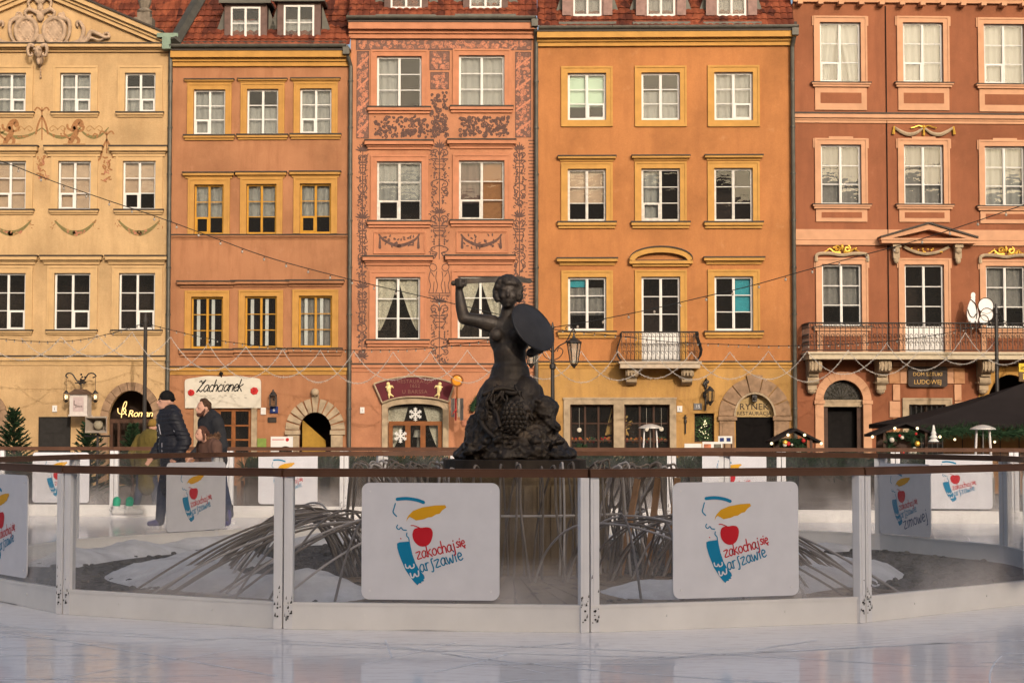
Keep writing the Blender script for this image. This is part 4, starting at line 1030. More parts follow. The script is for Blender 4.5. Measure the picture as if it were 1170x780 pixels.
for ri, ci, rc in specs:
    bal5 = ri == 2 and ci == 1
    rr = h5.R(*rc)
    if bal5: rr = (rr[0], rr[1], zg+.06, rr[3])
    w, *r = make_window(h5, rr, local=True, style=[['netpair','net','net'],['grey','grey','net'],['greyhigh','dark','greyhigh']][ri][ci], vent=(0 if ri == 0 else None), panel=.33 if bal5 else 0, kname='balcony_door' if bal5 else 'window', fw=.06)
    surround_on(w, h5, r, 7, T_pe, .045, ear=.05, eh=.30)
    x0, x1, z0, z1 = r; mb = MB(); cx = (x0+x1)/2; hw = (x1-x0)/2
    if ri == 1: MB().box(cx-hw*.6, cx+hw*.6, -.055, .02, z1+.192, z1+.25).build('head_moulding', T_pe, w)
    if not bal5:
        # sill with apron panel below it
        mb.box(x0-.24, x1+.24, -.12, .02, z0-.13, z0-.06); mb.box(x0-.28, x1+.28, -.16, .05, z0-.058, z0-.01); mb.box(x0-.30, x1+.30, -.18, .08, z0-.009, z0+.02, 1)
        if ri < 2:
            zb_ = z0-.13-(.72 if ri == 0 else .40); mb.box(x0-.17, x1+.17, -.05, .02, zb_, z0-.132)
            k = .21 if ri == 0 else .12
            mb.box(x0+.0, x1-.0, -.056, -.05, zb_+k, z0-.13-k*.85, 2)
        else:
            mb.box(x0-.17, x1+.17, -.05, .02, zg+.12, z0-.132); mb.box(x0, x1, -.056, -.05, zg+.22, z0-.30, 2)
    if mb.v: mb.build('apron', [T_pe, M_flash, P_rd], w)
    if (ri == 2 and not bal5):   # gilded carving over the window
        mb = MB(); zc = z1+.36
        mb.tube([(cx+a, -.07, zc+b) for a, b in spline([(-hw-.18,-.28),(-hw-.14,-.06),(-hw*.6,-.03),(0,-.08),(hw*.6,-.03),(hw+.14,-.06),(hw+.18,-.28)], 6)], .055, 6, mi=1)
        for sg in (-1, 1):
            mb.tube([(x, -.09, z) for x, z in spiral_pts(cx+sg*.16, zc+.12, .03, .11, 0, 1.2*sg, 12)], .026, 5)
            mb.tube([(cx+sg*a, -.09, zc+b) for a, b in spline([(.05,0),(.25,.02),(.38,.12),(.48,.05),(.56,.02)], 4)], [.035-.0015*k for k in range(17)], 5)
            for k in range(5): mb.ell((cx+sg*random.uniform(.05,.45), -.09, zc+random.uniform(0,.16)), .035, seg=6, rings=4)
        mb.ell((cx,-.1,zc+.16), (.05,.05,.1)); mb.build('gilded_carving', M_gilt, w)
    if ri == 1 and ci == 1:   # festoon above the middle window
        mb = MB(); zc = z1+.42
        for sg in (-1, 1):
            mb.tube([(cx+sg*a, -.06, zc+b) for a, b in spline([(.02,.10),(.25,-.06),(.5,-.10),(.75,0),(.92,.12)], 5)], [.03+.035*sin(pi*k/20) for k in range(21)], 6, mi=1)
            mb.tube([(cx+sg*.93,-.07,zc+.15),(cx+sg*.96,-.07,zc-.10)], [.03,.05], 6)
            mb.tube([(cx+sg*a, -.07, zc+b) for a, b in spline([(.02,.12),(.15,.17),(.3,.12),(.4,.1)], 4)], .022, 5)
        mb.ell((cx,-.07,zc+.13), .06, seg=8, rings=6); mb.tube([(cx,-.07,zc+.1),(cx,-.07,zc-.14)], [.03,.04], 6); mb.build('gilded_festoon', M_gilt, w)
    if bal5:  # triangular pediment on consoles
        a, b, c, d = h5.R(1004, 256, 1111, 279); mb = MB(); mb.box(a, b, -.38, .02, c, c+.09); mb.box(a-.03, b+.03, -.42, .02, c+.091, c+.15)
        mx = (a+b)/2
        for sg, e in ((-1, a-.05), (1, b+.05)):
            mb.prism([(e, c+.15), (mx, d-.05), (mx, d-.22), (e+sg*-.35, c+.15)], -.40, .02); mb.prism([(e-sg*.0, c+.155), (mx, d-.045), (mx, d+.01), (e, c+.21)], -.46, .02, 1)
        mb.prism([(a+.4, c+.152), (b-.4, c+.152), (mx, d-.26)], -.12, .02, 2)
        mb.build('triangular_pediment', [T_pe, M_flash, P_rd], w, fix=True)
        for px in (1022.5, 1093):
            p = h5.L(px, 281); mb = MB(); mb.box(p[0]-.13, p[0]+.13, -.28, .02, c-.12, c-.003); mb.box(p[0]-.10, p[0]+.10, -.20, .02, c-.45, c-.12); mb.ell((p[0],-.18,c-.20), (.11,.10,.12)); mb.ell((p[0],-.14,c-.5), (.09,.08,.12)); mb.build('console', M_stone, w)
        mb = MB(); mb.tube([(mx+x, -.08, c-.30+.22*(x/.7)**2) for x in [k*.14-.7 for k in range(11)]], .05, 6, mi=1)
        for k in range(12): mb.ell((mx+random.uniform(-.6,.6), -.1, c-.25+random.uniform(0,.12)), .035, seg=6, rings=4)
        mb.build('gilded_festoon', M_gilt, w)
def band(name, ya, yb, proj, mats):
    mb = MB(); cornice(mb, 0, h5.x1, h5.z(yb, 920), h5.z(ya, 920), proj, ends=False); mb.build(name, mats, h5.root)
band('string_course', 130, 140.5, .14, [T_pe, M_flash])
mb = MB(); mb.box(0, h5.x1, -.04, .02, h5.z(274,920), h5.z(262,920)); mb.box(0, h5.x1, -.07, .02, h5.z(280,920), h5.z(274.5,920)); mb.build('string_course', T_pe, h5.root)
band('cornice', -14, 3.2, .40, [T_pe, M_flash])
mb = MB(); zz = h5.z(3.2, 920)
for k in range(14): x = .1+k*.64; MB().box(x, x+.16, -.32, .02, zz-.11, zz-.003).build('modillion', T_pe, h5.root)
tile_roof(h5.root, 0, h5.x1, -.2, h5.z(-14, 920), 50, 5)
p5 = h5.L(1013.5, 200); MB().tube([(p5[0],-.03,zg+.3),(p5[0],-.03,H5TOP-.1)], .018, 5).build('lightning_cable', M_black, h5.root)
# long balcony
a, b, c, d = h5.R(917, 404.5, 1204, 411.5)
mb = MB(); mb.box(a, b, -1.0, .02, c, d-.05); mb.box(a-.05, b, -1.06, .02, d-.049, d+.02); mb.build('balcony_slab', simple('pale_balcony_slab', (.46,.385,.28), .9, var=.1), h5.root)
bal = iron_railing(h5.root, [(a+.0,-.02),(a+.0,-.98),(b,-.98)], d+.02, h5.z(371, 920), 0, .16, 'balcony_railing', r=.012)
for px in (926, 1004.5, 1121):
    p = h5.L(px, 430); mb = MB(); mb.tube([(p[0]-.19,-.62,c-.20),(p[0]+.19,-.62,c-.20)], .20, 12); mb.box(p[0]-.17,p[0]+.17,-.8,.02,c-.12,c-.003); mb.box(p[0]-.15,p[0]+.15,-.5,.02,c-.5,c-.12)
    mb.tube([(p[0]-.17,-.3,c-.62),(p[0]+.17,-.3,c-.62)], .14, 12); mb.box(p[0]-.14,p[0]+.14,-.28,.02,c-.92,c-.5); mb.box(p[0]-.2,p[0]+.2,-.36,.02,c-.72,c-.66); mb.ell((p[0],-.16,c-.95),(.14,.12,.10))
    for k in range(3): mb.box(p[0]-.14+k*.11, p[0]-.09+k*.11, -.84, -.6, c-.34, c-.06)
    mb.build('console', M_stone, h5.root)
# ground floor: portal, rustic blocks
cx_ = (pd[0]+pd[1])/2; hw = (pd[1]-pd[0])/2
voussoirs(h5.root, cx_, pd[2], hw, hw+.26, 13, T_pe, rzi=pd[3]-pd[2], rzo=pd[3]-pd[2]+.26, gap=.004, name='arch_stone')
for sg in (-1, 1):
    p, q = sorted((cx_+sg*hw, cx_+sg*(hw+.26))); MB().box(p-.03, q+.03, -.12, .02, pd[2]-.12, pd[2]-.004).build('impost', T_pe, h5.root)
    MB().box(p, q, -.08, .02, 0, pd[2]-.125).build('jamb', T_pe, h5.root)
mb = MB(); mb.box(pd[0], pd[1], .02, .16, pd[2]-.20, pd[2]-.04); mb.box(pd[0]-.02, pd[1]+.02, -.0, .16, pd[2]-.038, pd[2]+.01); mb.build('portal_lintel', M_stone, h5.root)
mb = MB(); mb.prism([(pd[0], pd[2]+.012)] + arch_pts(pd[0], pd[1], pd[3], pd[3]-pd[2], 12) + [(pd[1], pd[2]+.012)], .18, .20)
fl_ = mb.build('fanlight', simple('dark_fanlight', (.03,.026,.022), .4), h5.root)
mb = MB()
for k in range(9):
    an = pi*(k+.5)/9
    mb.tube([(x,.165,z) for x, z in spiral_pts(cx_-hw*.62*cos(an), pd[2]+.02+(pd[3]-pd[2])*.62*sin(an), .02, .12, an, 1.1*(-1)**k, 10)], .012, 4)
    mb.tube([(cx_,.165,pd[2]+.02),(cx_-hw*.95*cos(an),.165,pd[2]+(pd[3]-pd[2])*.95*sin(an))], .010, 4)
mb.build('fanlight_scrollwork', M_zinc, fl_)
dd = MB(); dd.box(pd[0], pd[0]+.16, .1, .2, 0, pd[2]-.2); dd.box(pd[1]-.16, pd[1], .1, .2, 0, pd[2]-.2); dd.box(pd[0]+.16,pd[1]-.16,.42,.45,0,pd[2]-.2,1); dd.build('portal_door', [M_darkwood, M_black], h5.root)
x = h5.L(1018, 440)[0]; xe = h5.L(1096, 440)[0]; zt_ = h5.z(413, 1050)
hgt = .52; z = 0; r_ = 0
while z < zt_-.1:
    z2 = min(z+hgt, zt_)
    off = .0 if r_ % 2 else -.22
    for xa, xb in ((x+.05+off*.5, lw[0]-.28), (lw[1]+.28, xe+.05-off*.5)): MB().box(xa, xb, -.05-random.uniform(0,.012), .02, z+.015, z2-.015).build('rustic_block', T_pe if r_ % 3 else simple('peach_block', (.42,.215,.11), .9, var=.12), h5.root)
    if z > lw[3]+.2:
        mx = (lw[0]+lw[1])/2; MB().box(lw[0]-.26, mx-.008, -.05, .02, z+.015, z2-.015).build('rustic_block', T_pe, h5.root); MB().box(mx+.008, lw[1]+.26, -.052, .02, z+.015, z2-.015).build('rustic_block', T_pe, h5.root)
    z = z2; r_ += 1
mb = MB(); frame_border(mb, lw[0], lw[1], lw[2], lw[3], .20, .05, bottom=False); mb.build('ground_window_surround', M_stone, h5.root)
make_window(h5, lw, mat=M_darkwood, cols=2, rows=3, style='dark', local=True, fw=.06, y=.14, kname='ground_window')
mb = MB()
for k in range(7): xk = lw[0]+(lw[1]-lw[0])*(k+.5)/7; mb.tube([(xk,.05,lw[2]),(xk,.05,lw[3])], .011, 5)
mb.build('window_grille', M_iron, h5.root)
cx_ = (rd[0]+rd[1])/2; hw = (rd[1]-rd[0])/2
voussoirs(h5.root, cx_, rd[2], hw, hw+.30, 9, T_yl, rzi=rd[3]-rd[2], rzo=rd[3]-rd[2]+.3, gap=.004, name='arch_stone')
# ---------------------------------------------------------------- neighbours just outside the picture on both sides
for nm_, lab_, x0_, x1_, mat_, tr_ in (('plain_cream_house', 'plain cream house left of the pediment house', -390, -98.5, plaster('cream_plaster', (.44,.36,.24), (.30,.24,.15), None, 41.0, .5), T_yel), ('plain_green_house', 'plain sage green house right of the red house', 1204.5, 1490, plaster('sage_plaster', (.26,.30,.20), (.18,.20,.13), None, 47.0, .5), T_pe)):
    hn = House(nm_, lab_, x0_, x1_, DIST, 0); top_ = hn.z(30); W_ = hn.x1; ops = [(W_*(.14+.28*c), W_*(.14+.28*c)+1.15, 1.0+3.15*r, 2.75+3.15*r, 0) for r in range(4) for c in range(3)]
    wall_mesh(0, W_, 0, top_, ops).build('wall', mat_, hn.root); body(hn, mat_, top_)
    for q in ops:
        w, *r = make_window(hn, q[:4], local=True, style=random.choice(('net','grey','dark'))); surround_on(w, hn, r, 6, tr_, .03, bottom=True)
    mb = MB(); cornice(mb, 0, W_, top_-.4, top_, .3, ends=False); mb.build('cornice', [tr_, M_flash], hn.root); tile_roof(hn.root, 0, W_, -.25, top_+.02, 50, 6.0)
# ---------------------------------------------------------------- the far side of the square, behind the camera: it shades the rink
opp = thing('opposite_terrace', 'terrace of tall houses behind the viewer that shades the rink', 'houses', (0,-25,GZ))
mb = MB(); rf = MB(); wn_ = MB(); X = -46
k = 0
while X < 62:
    W_ = random.uniform(8.5, 11.5); Hh = 15.0+random.uniform(-.8,.8)
    mb.box(X, X+W_-.01, -10, 0, 0, Hh, k % 3)
    rf.prism([(X, Hh), (X+W_, Hh), (X+W_, Hh)], 0, 0) if False else rf.add([(X,.3,Hh),(X+W_,.3,Hh),(X+W_,-5,Hh+6.3),(X,-5,Hh+6.3),(X,-10.3,Hh),(X+W_,-10.3,Hh)], [(0,1,2,3),(3,2,5,4),(0,3,4),(1,5,2),(0,4,5,1)])
    for c in range(3):
        for r in range(4): wn_.box(X+1.2+c*2.9, X+2.5+c*2.9, 0.002, .05, 2.0+r*3.3, 3.9+r*3.3)
    X += W_; k += 1
mb.build('wall', [P_yel, P_ter, P_pink], opp); rf.build('roof', M_tile, opp); wn_.build('window', M_black, opp)
# ================================================================ the ice rink
def ice_mat():
    m, nt, N, L = nm('wet_ice')
    v1 = _map(nt, (.7, 1.4, 1)); v2 = _map(nt, (1,1,1)); v3 = _map(nt, (1.6, 5, 1)); v3.node.inputs['Rotation'].default_value = (0,0,.12)
    c = _ramp(nt, _noise(nt, .8, 6, v1, .6), [(.3, (.82,.785,.785)), (.55, (.88,.855,.86)), (.75, (.92,.90,.91))])
    sc = _ramp(nt, _noise(nt, 3.0, 6, v3, .7), [(.50, (1,1,1)), (.62, (.80,.76,.76)), (.70, (1,1,1))])
    c = _mix(nt, .8, c, sc, 'MULTIPLY')
    r = _ramp(nt, _noise(nt, 1.1, 5, v1, .65), [(.40, (.015,)*3), (.56, (.05,)*3), (.75, (.16,)*3)])
    h = N.new('ShaderNodeMath'); h.operation = 'MULTIPLY_ADD'; h.inputs[1].default_value = .5
    L.new(_noise(nt, 5, 6, v3, .7), h.inputs[0]); L.new(_noise(nt, .9, 3, v1), h.inputs[2])
    nb = _bump(nt, h.outputs[0], .030, .02)
    df = N.new('ShaderNodeBsdfDiffuse'); L.new(c, df.inputs[0]); gl = N.new('ShaderNodeBsdfGlossy'); L.new(r, gl.inputs['Roughness']); L.new(nb, gl.inputs['Normal']); gl.inputs[0].default_value = (.95,.95,.97,1)
    lw = N.new('ShaderNodeLayerWeight'); lw.inputs[0].default_value = .5; pw = N.new('ShaderNodeMath'); pw.operation = 'POWER'; pw.inputs[1].default_value = 5; L.new(lw.outputs['Facing'], pw.inputs[0])
    ff = N.new('ShaderNodeMath'); ff.operation = 'MULTIPLY_ADD'; ff.inputs[1].default_value = .72; ff.inputs[2].default_value = .03; L.new(pw.outputs[0], ff.inputs[0])
    p = N.new('ShaderNodeMixShader'); L.new(ff.outputs[0], p.inputs[0]); L.new(df.outputs[0], p.inputs[1]); L.new(gl.outputs[0], p.inputs[2])
    _out(nt, p.outputs[0]); return m
M_ice = ice_mat()
mb = MB(); a_ = at(-20, 512, 28.9); OF0 = Vector((-11.5, 29.3, 0)); OF1 = Vector((11.5, 25.6, 0))
n_ = (OF1-OF0).normalized(); OFN = Vector((-n_.y, n_.x, 0))
poly = [(-26, -6), (26, -6), (26, 23.2), (OF1.x, OF1.y), (OF0.x, OF0.y), (-26, 31.7)]
vs = [(x, y, 0) for x, y in poly] + [(x, y, GZ+.004) for x, y in poly]
mb.add(vs, [tuple(range(6))] + [(i, i+6, (i+1)%6+6, (i+1)%6) for i in range(6)])
ice = mb.build('ice', M_ice, kind='structure', fix=True)
# blade marks cut into the ice
rk = random.Random(77); mb = MB()
for k in range(420):
    x, y = rk.uniform(-7,7), rk.uniform(8.5,27.5); a = rk.gauss(0,.45)+(0 if rk.random() < .7 else 1.2); cv = rk.gauss(0,.10); l = rk.uniform(.6,4.0); w = rk.uniform(.003,.010); n = 10; vs = []
    for i in range(n+1):
        vs += [(x-sin(a)*w, y+cos(a)*w, .0015), (x+sin(a)*w, y-cos(a)*w, .0015)]; x += cos(a)*l/n; y += sin(a)*l/n; a += cv*l/n
    if any((v[0]**2+(v[1]-17.5)**2) < 5.45**2 or v[1] > 25.2-.16*(v[0]-11.5)*0 for v in vs): continue
    mb.add(vs, [(2*i, 2*i+1, 2*i+3, 2*i+2) for i in range(n)])
tag(mb.build('skate_marks', simple('frosted_cut', (.86,.85,.87), .9, var=.1), kind='stuff'), 'white blade cuts across the ice', 'skate marks')
# ---- fence materials
M_alu = simple('white_aluminium', (.72,.70,.70), .45, .0, .4, var=.05, scale=3)
M_kick = simple('white_kick_board', (.74,.71,.68), .5, var=.07, scale=2.5)
M_rail = simple('brown_hand_rail', (.105,.050,.030), .45, var=.18, scale=4)
M_scuff = simple('scuffed_metal', (.045,.040,.036), .6, .3, var=.3)
M_fglass = glassy('rink_glass', (.93,.93,.93), .03, .02, .022, (.60,.56,.55), .02, 1.45, smear=True)
M_board = simple('white_sign_board', (.655,.64,.665), .45, var=.045, scale=5)
M_lblue = simple('print_blue', (.004,.19,.35), .5, var=.04); M_lyel = simple('print_ochre', (.66,.33,.012), .5, var=.04); M_lred = simple('print_red', (.50,.012,.022), .5, var=.04)
# ---- handwritten letters, each a list of strokes (x, y) with x-height 1
LET = {
 'z': (.72, [[(.02,.95),(.66,.98),(.05,.06),(.70,.05)]]),
 'a': (.78, [[(.66,.85),(.38,1.0),(.08,.62),(.10,.18),(.34,.0),(.60,.35),(.68,.95),(.62,.3),(.80,.02)]]),
 'k': (.68, [[(.08,1.75),(.06,.9),(.08,0)], [(.58,1.0),(.12,.52),(.34,.36),(.64,-.05)]]),
 'o': (.74, [[(.38,.98),(.08,.7),(.10,.2),(.40,.02),(.66,.35),(.60,.82),(.38,.98)]]),
 'c': (.62, [[(.56,.85),(.32,1.0),(.08,.6),(.14,.15),(.40,.0),(.60,.15)]]),
 'h': (.70, [[(.08,1.75),(.06,.9),(.08,0)], [(.08,.55),(.34,.98),(.58,.75),(.60,0)]]),
 'j': (.40, [[(.26,1.0),(.28,0),(.22,-.55),(-.02,-.62)], [(.28,1.36),(.30,1.44)]]),
 's': (.60, [[(.52,.88),(.28,1.0),(.10,.76),(.44,.42),(.48,.14),(.24,0),(.04,.12)]]),
 'S': (.56, [[(.58,1.30),(.36,1.28),(.30,.9),(.34,.2),(.22,-.35),(.0,-.34)]]),
 'i': (.32, [[(.14,1.0),(.14,0)], [(.14,1.36),(.17,1.44)]]),
 'e': (.68, [[(.08,.48),(.58,.60),(.50,.95),(.24,.98),(.07,.55),(.16,.12),(.40,0),(.66,.16)]]),
 'E': (.68, [[(.08,.48),(.58,.60),(.50,.95),(.24,.98),(.07,.55),(.16,.12),(.40,0),(.66,.16)], [(.50,0),(.38,-.22),(.56,-.32)]]),
 'w': (1.0, [[(.02,.95),(.16,.05),(.30,.08),(.48,.72),(.62,.06),(.78,.08),(.96,1.0)]]),
 'r': (.54, [[(.08,1.0),(.08,0)], [(.08,.6),(.26,.96),(.50,.95)]]),
 'm': (1.0, [[(.06,1.0),(.06,0)], [(.06,.6),(.26,.98),(.46,.7),(.46,0)], [(.46,.6),(.68,.98),(.88,.7),(.90,0)]]),
 'n': (.68, [[(.06,1.0),(.06,0)], [(.06,.6),(.30,.98),(.54,.7),(.58,0)]]),
 'Z': (.95, [[(.0,1.45),(.25,1.62),(.45,1.30),(.85,1.75),(.45,.9),(.02,-.05),(.28,.25),(.62,.0),(.85,.25)]]),
 'l': (.36, [[(.10,1.75),(.10,0)]]), ' ': (.30, []), '-': (.1, [])}
def script(mb, text, x, z, size, ang=0, w=.012, y=0, mi=0, shear=0, track=.10, n=4):
    ca, sa = cos(ang), sin(ang); cx = 0
    for ch in text:
        adv, strokes = LET[ch]
        for st in strokes:
            pts = [(cx+p[0]+shear*p[1], p[1]) for p in (spline(st, n) if len(st) > 2 else st)]
            mb.ribbon([(x+size*(a*ca-b*sa), z+size*(a*sa+b*ca)) for a, b in pts], w, y, mi); y -= .00012
        cx += adv+track
    return cx*size
def emblem(zim=False):
    """heart-and-mermaid style mark with handwriting; unit: board width 1, origin at its lower left, y = 0 face"""
    mb = MB(); S = 1/882.0
    q = lambda a, b: ((a-30)*S, (755-b)*S)
    mb.ribbon([q(*p) for p in spline([(258,121),(320,117),(385,126),(428,141)], 5)], 21*S, -.002, 0)
    mb.ribbon([q(*p) for p in spline([(247,148),(238,180),(233,205),(255,229)], 5)], 8*S, -.002, 0)
    yl = [(318,262),(322,240),(333,222),(360,195),(420,172),(500,160),(566,157),(574,172),(548,190),(530,212),(508,216),(480,233),(455,236),(430,247),(380,255),(355,240),(338,232),(326,246)]
    mb.add([(*[q(a,b)[0]], -.0021, q(a,b)[1]) for a, b in yl[::-1]], [tuple(range(len(yl)))], 1)
    mb.ribbon([q(*p) for p in spline([(262,284),(255,300),(270,312),(284,300),(296,314),(318,317)], 4)], 7*S, -.002, 0)
    mb.ribbon([q(*p) for p in spline([(322,334),(320,352),(333,366),(336,384)], 4)], 7*S, -.002, 0)
    mb.ribbon([q(281,369), q(284,371)], 7*S, -.002, 2)
    ap = [(357,340),(366,312),(392,301),(418,301),(446,297),(474,304),(487,330),(482,370),(466,402),(436,418),(404,416),(376,396),(360,368)]
    ap = spline(ap+[ap[0]], 4)[:-1]
    mb.add([(q(a,b)[0], -.0022, q(a,b)[1]) for a, b in ap[::-1]], [tuple(range(len(ap)))], 2)
    mb.ribbon([q(*p) for p in spline([(348,287),(368,288),(402,301)], 4)], 6*S, -.0024, 2)
    bl = [(258,400),(275,393),(315,389),(340,387),(346,420),(358,470),(378,525),(404,570),(432,600),(437,618),(428,626),(433,636),(414,640),(416,650),(400,650),(390,663),(366,640),(340,606),(312,565),(290,515),(274,475),(260,430)]
    mb.add([(q(a,b)[0], -.0020, q(a,b)[1]) for a, b in bl[::-1]], [tuple(range(len(bl)))], 0)
    mb.ribbon([q(*p) for p in spline([(312,532),(318,552),(334,554),(340,540),(350,556),(368,548),(366,530)], 4)], 8*S, -.0035, 3)
    mb.ribbon([q(*p) for p in spline([(344,588),(352,612),(366,612),(372,590),(384,606),(398,600),(396,572)], 4)], 9*S, -.0037, 3)
    x, z = q(388, 500); script(mb, 'zakochaj', x, z, 44*S, .235, 7.5*S, -.002, 2, track=.05); x, z = q(640, 424); script(mb, 'siE', x, z, 36*S, .20, 7.5*S, -.002, 2, track=.0)
    x, z = q(410, 582); script(mb, 'arSzawie', x, z, 47*S, .300, 8*S, -.002, 0, track=.10)
    if zim: x, z = q(470, 690); script(mb, 'zimowej', x, z, 74*S, .28, 11*S, -.002, 4, track=.12)
    return mb
M_dblue = simple('print_dark_blue', (.01,.05,.16), .5, var=.04)
EMB = emblem().mesh('emblem', [M_lblue, M_lyel, M_lred, M_board, M_dblue]); EMBZ = emblem(True).mesh('emblem', [M_lblue, M_lyel, M_lred, M_board, M_dblue])
def rounded(w, h, r, n=5):
    pts = []
    for cx, cz, a in ((w-r, r, -pi/2), (w-r, h-r, 0), (r, h-r, pi/2), (r, r, pi)):
        pts += [(cx+r*cos(a+pi/2*k/n), cz+r*sin(a+pi/2*k/n)) for k in range(n+1)]
    return pts
BW, BH = .975, .815
BOARD = MB().prism(rounded(BW, BH, .055), 0, .010).mesh('board', M_board)
SCREW = MB()
for x, z in ((.06,.06),(BW-.06,.06),(.06,BH-.06),(BW-.06,BH-.06)): SCREW.tube([(x,-.006,z),(x,.001,z)], .007, 6)
SCR = SCREW.mesh('screws', M_alu)
def sign_board(p0, d, u, z0, label, zim=False, tilt=0, off=.035, sx=1.0):
    """board hung on the fence: p0 start of the pane, d unit direction to the viewer's right, u metres along, off metres towards the viewer"""
    nrm = Vector((d.y, -d.x, 0)); loc = p0 + d*u + nrm*off
    t = thing('sign_board', label, 'sign', (loc.x, loc.y, z0), math.atan2(d.y, d.x), 'printed boards on the rink fences')
    t.rotation_euler.y = tilt
    b = part('board', BOARD, t); e = part('emblem', EMBZ if zim else EMB, t, (0,-.0005,0)); e.scale = (BW, 1, BW); part('screws', SCR, t)['kind'] = 'stuff'
    return t
RAILZ, KICK = 1.10, .17
def fence_bay(root, a, b, post_a=True, rail=True, wide=.062):
    """one bay of glazed fence from point a to b (viewer's left to right as seen from outside the curve)"""
    d = b-a; l = d.length; ang = math.atan2(d.y, d.x)
    def ob(name, mb, mat): 
        o = mb.build(name, mat, root); o.location = a - root.location; o.rotation_euler = (0,0,ang); return o
    k = MB().box(0.004, l-.004, -.030, .030, .001, KICK); k.box(.004, l-.004, -.036, .036, KICK, KICK+.018)
    for x in (l*.27, l*.7): k.tube([(x,-.037,KICK*.6),(x,-.029,KICK*.6)], .008, 6)
    ob('kick_board', k, M_kick)
    ob('glass_pane', MB().box(wide+.008, l-wide-.008, -.004, .004, KICK+.019, RAILZ-.035), M_fglass)
    ob('hand_rail', MB().box(.001, l-.001, -.045, .045, RAILZ-.03, RAILZ+.012).box(.001, l-.001, -.035, .035, RAILZ+.012, RAILZ+.028), M_rail)
    p = MB()
    p.box(.006, .006+wide, -.032, .032, .002, RAILZ-.032); p.box(-wide-.006, -.006, -.032, .032, .002, RAILZ-.032)
    p.box(.024, .046, -.036, -.032, .20, RAILZ-.06); p.box(-.046, -.024, -.036, -.032, .20, RAILZ-.06)
    po = ob('post', p, M_alu)
    s = MB(); rr = random.Random(int(a.x*1000))
    for k_ in range(22):
        x = rr.choice((-1,1))*rr.uniform(.010,.066); z = .06+abs(rr.gauss(0,.13)); w = rr.uniform(.002,.007)
        if z < .5: s.add([(x-w,-.0372,z),(x+w,-.0373,z+rr.uniform(-.004,.004)),(x+w*.6,-.0372,z+rr.uniform(.004,.03)),(x-w,-.0373,z+.008)], [(0,1,2,3)])
    for z in (.09,.15): 
        for x in (-.038,.038): s.tube([(x,-.040,z),(x,-.030,z)], .007, 6)
    s.build('chipped_paint', M_scuff, po, kind='stuff')
# inner fence: ring round the fountain
RC = Vector((0.0, 17.5, 0)); RR = 5.3
def ring_hit(px, near=True):
    r = Vector(((px-585)/F, 1.0, 0)); r /= 1.0
    # solve |t*r - RC| = RR in plan
    a = r.x**2+r.y**2; b = -2*(r.x*RC.x+r.y*RC.y); c = RC.x**2+RC.y**2-RR*RR
    t = (-b - sqrt(b*b-4*a*c))/(2*a) if near else (-b + sqrt(b*b-4*a*c))/(2*a)
    return Vector((t*r.x, t*r.y, 0))
near = [ring_hit(p) for p in (78, 326, 672, 983)]
aang = lambda p: math.atan2(p.y-RC.y, p.x-RC.x)
angs = [aang(p) for p in near]                      # about -140 deg .. -60 deg
ringp = [Vector((RC.x+RR*cos(a), RC.y+RR*sin(a), 0)) for a in angs]
a = angs[-1]; end = angs[0]+2*pi; extra = []
a1 = angs[-1]+radians(23.5); extra.append(a1)
nrest = 11
for k in range(1, nrest): extra.append(a1 + (end-a1)*k/nrest)
ringp += [Vector((RC.x+RR*cos(q), RC.y+RR*sin(q), 0)) for q in extra]
fin = thing('inner_rink_fence', 'round glazed fence with brown rail and white posts around the fountain', 'fence', RC)
NB = len(ringp)
for i in range(NB): fence_bay(fin, ringp[i], ringp[(i+1) % NB])
def pane_dir(i):
    a, b = ringp[i % NB], ringp[(i+1) % NB]; return a, (b-a).normalized(), (b-a).length
def u_at(i, px):
    """distance along bay i where the view through column px crosses it"""
    a, d, l = pane_dir(i); k = (px-585)/F
    return (k*a.y - a.x) / (d.x - k*d.y)
for i, px, lab in ((1, 415, 'white emblem board on near fence, left of the two whole ones in front'), (2, 766, 'white emblem board on near fence in front of the right hand rods')):
    a, d, l = pane_dir(i); sign_board(a, d, u_at(i, px), .215, lab)
a, d, l = pane_dir(NB-1); sign_board(a, d, u_at(NB-1, 38)-BW, .225, 'steeply angled emblem board cut off at the left picture edge')
a, d, l = pane_dir(4); sign_board(a, d, u_at(4, 1163), .225, 'emblem board at the far right edge of the near fence')
def far_bay(px):
    for i in range(NB):
        a, d, l = pane_dir(i)
        if (a.y+d.y*l/2) > RC.y:
            u = u_at(i, px)
            if 0 < u < l: return i, u
def far_sign(px_l, px_r, z0, lab, zim=False):
    i, u = far_bay((px_l+px_r)/2); a, d, l = pane_dir(i)
    b = a+d*l
    # boards on the far side face the viewer, on the ring's inner face
    return sign_board(b, -d, (l-u) - BW/2, z0, lab, zim, off=.05)
far_sign(184, 261, .20, 'emblem board on far fence in front of the skating man and child')
far_sign(992, 1080, .20, 'emblem board with extra blue winter word, seen through right glass', True)
# outer fence, beyond the ring of ice
fout = thing('outer_rink_fence', 'straight glazed fence with brown rail along the far edge of the ice', 'fence', OF0)
def of_at(px):
    k = (px-585)/F; return OF0 + n_*((k*OF0.y-OF0.x)/(n_.x-k*n_.y))
pp = [of_at(p) for p in (-130, 2, 132, 263, 394, 520, 644, 767, 892, 1022, 1157, 1290)]
for i in range(len(pp)-1): fence_bay(fout, pp[i], pp[i+1])
for px, lab in ((40, 'emblem board on outer fence below the dark shutter'), (297, 'emblem board on outer fence below the poster by the arch'), (802, 'emblem board on outer fence below the menu boards'), (1056, 'emblem board on outer fence below the dark parasol')):
    p = of_at(px); sign_board(p, n_, 0, .22, lab, off=.05)
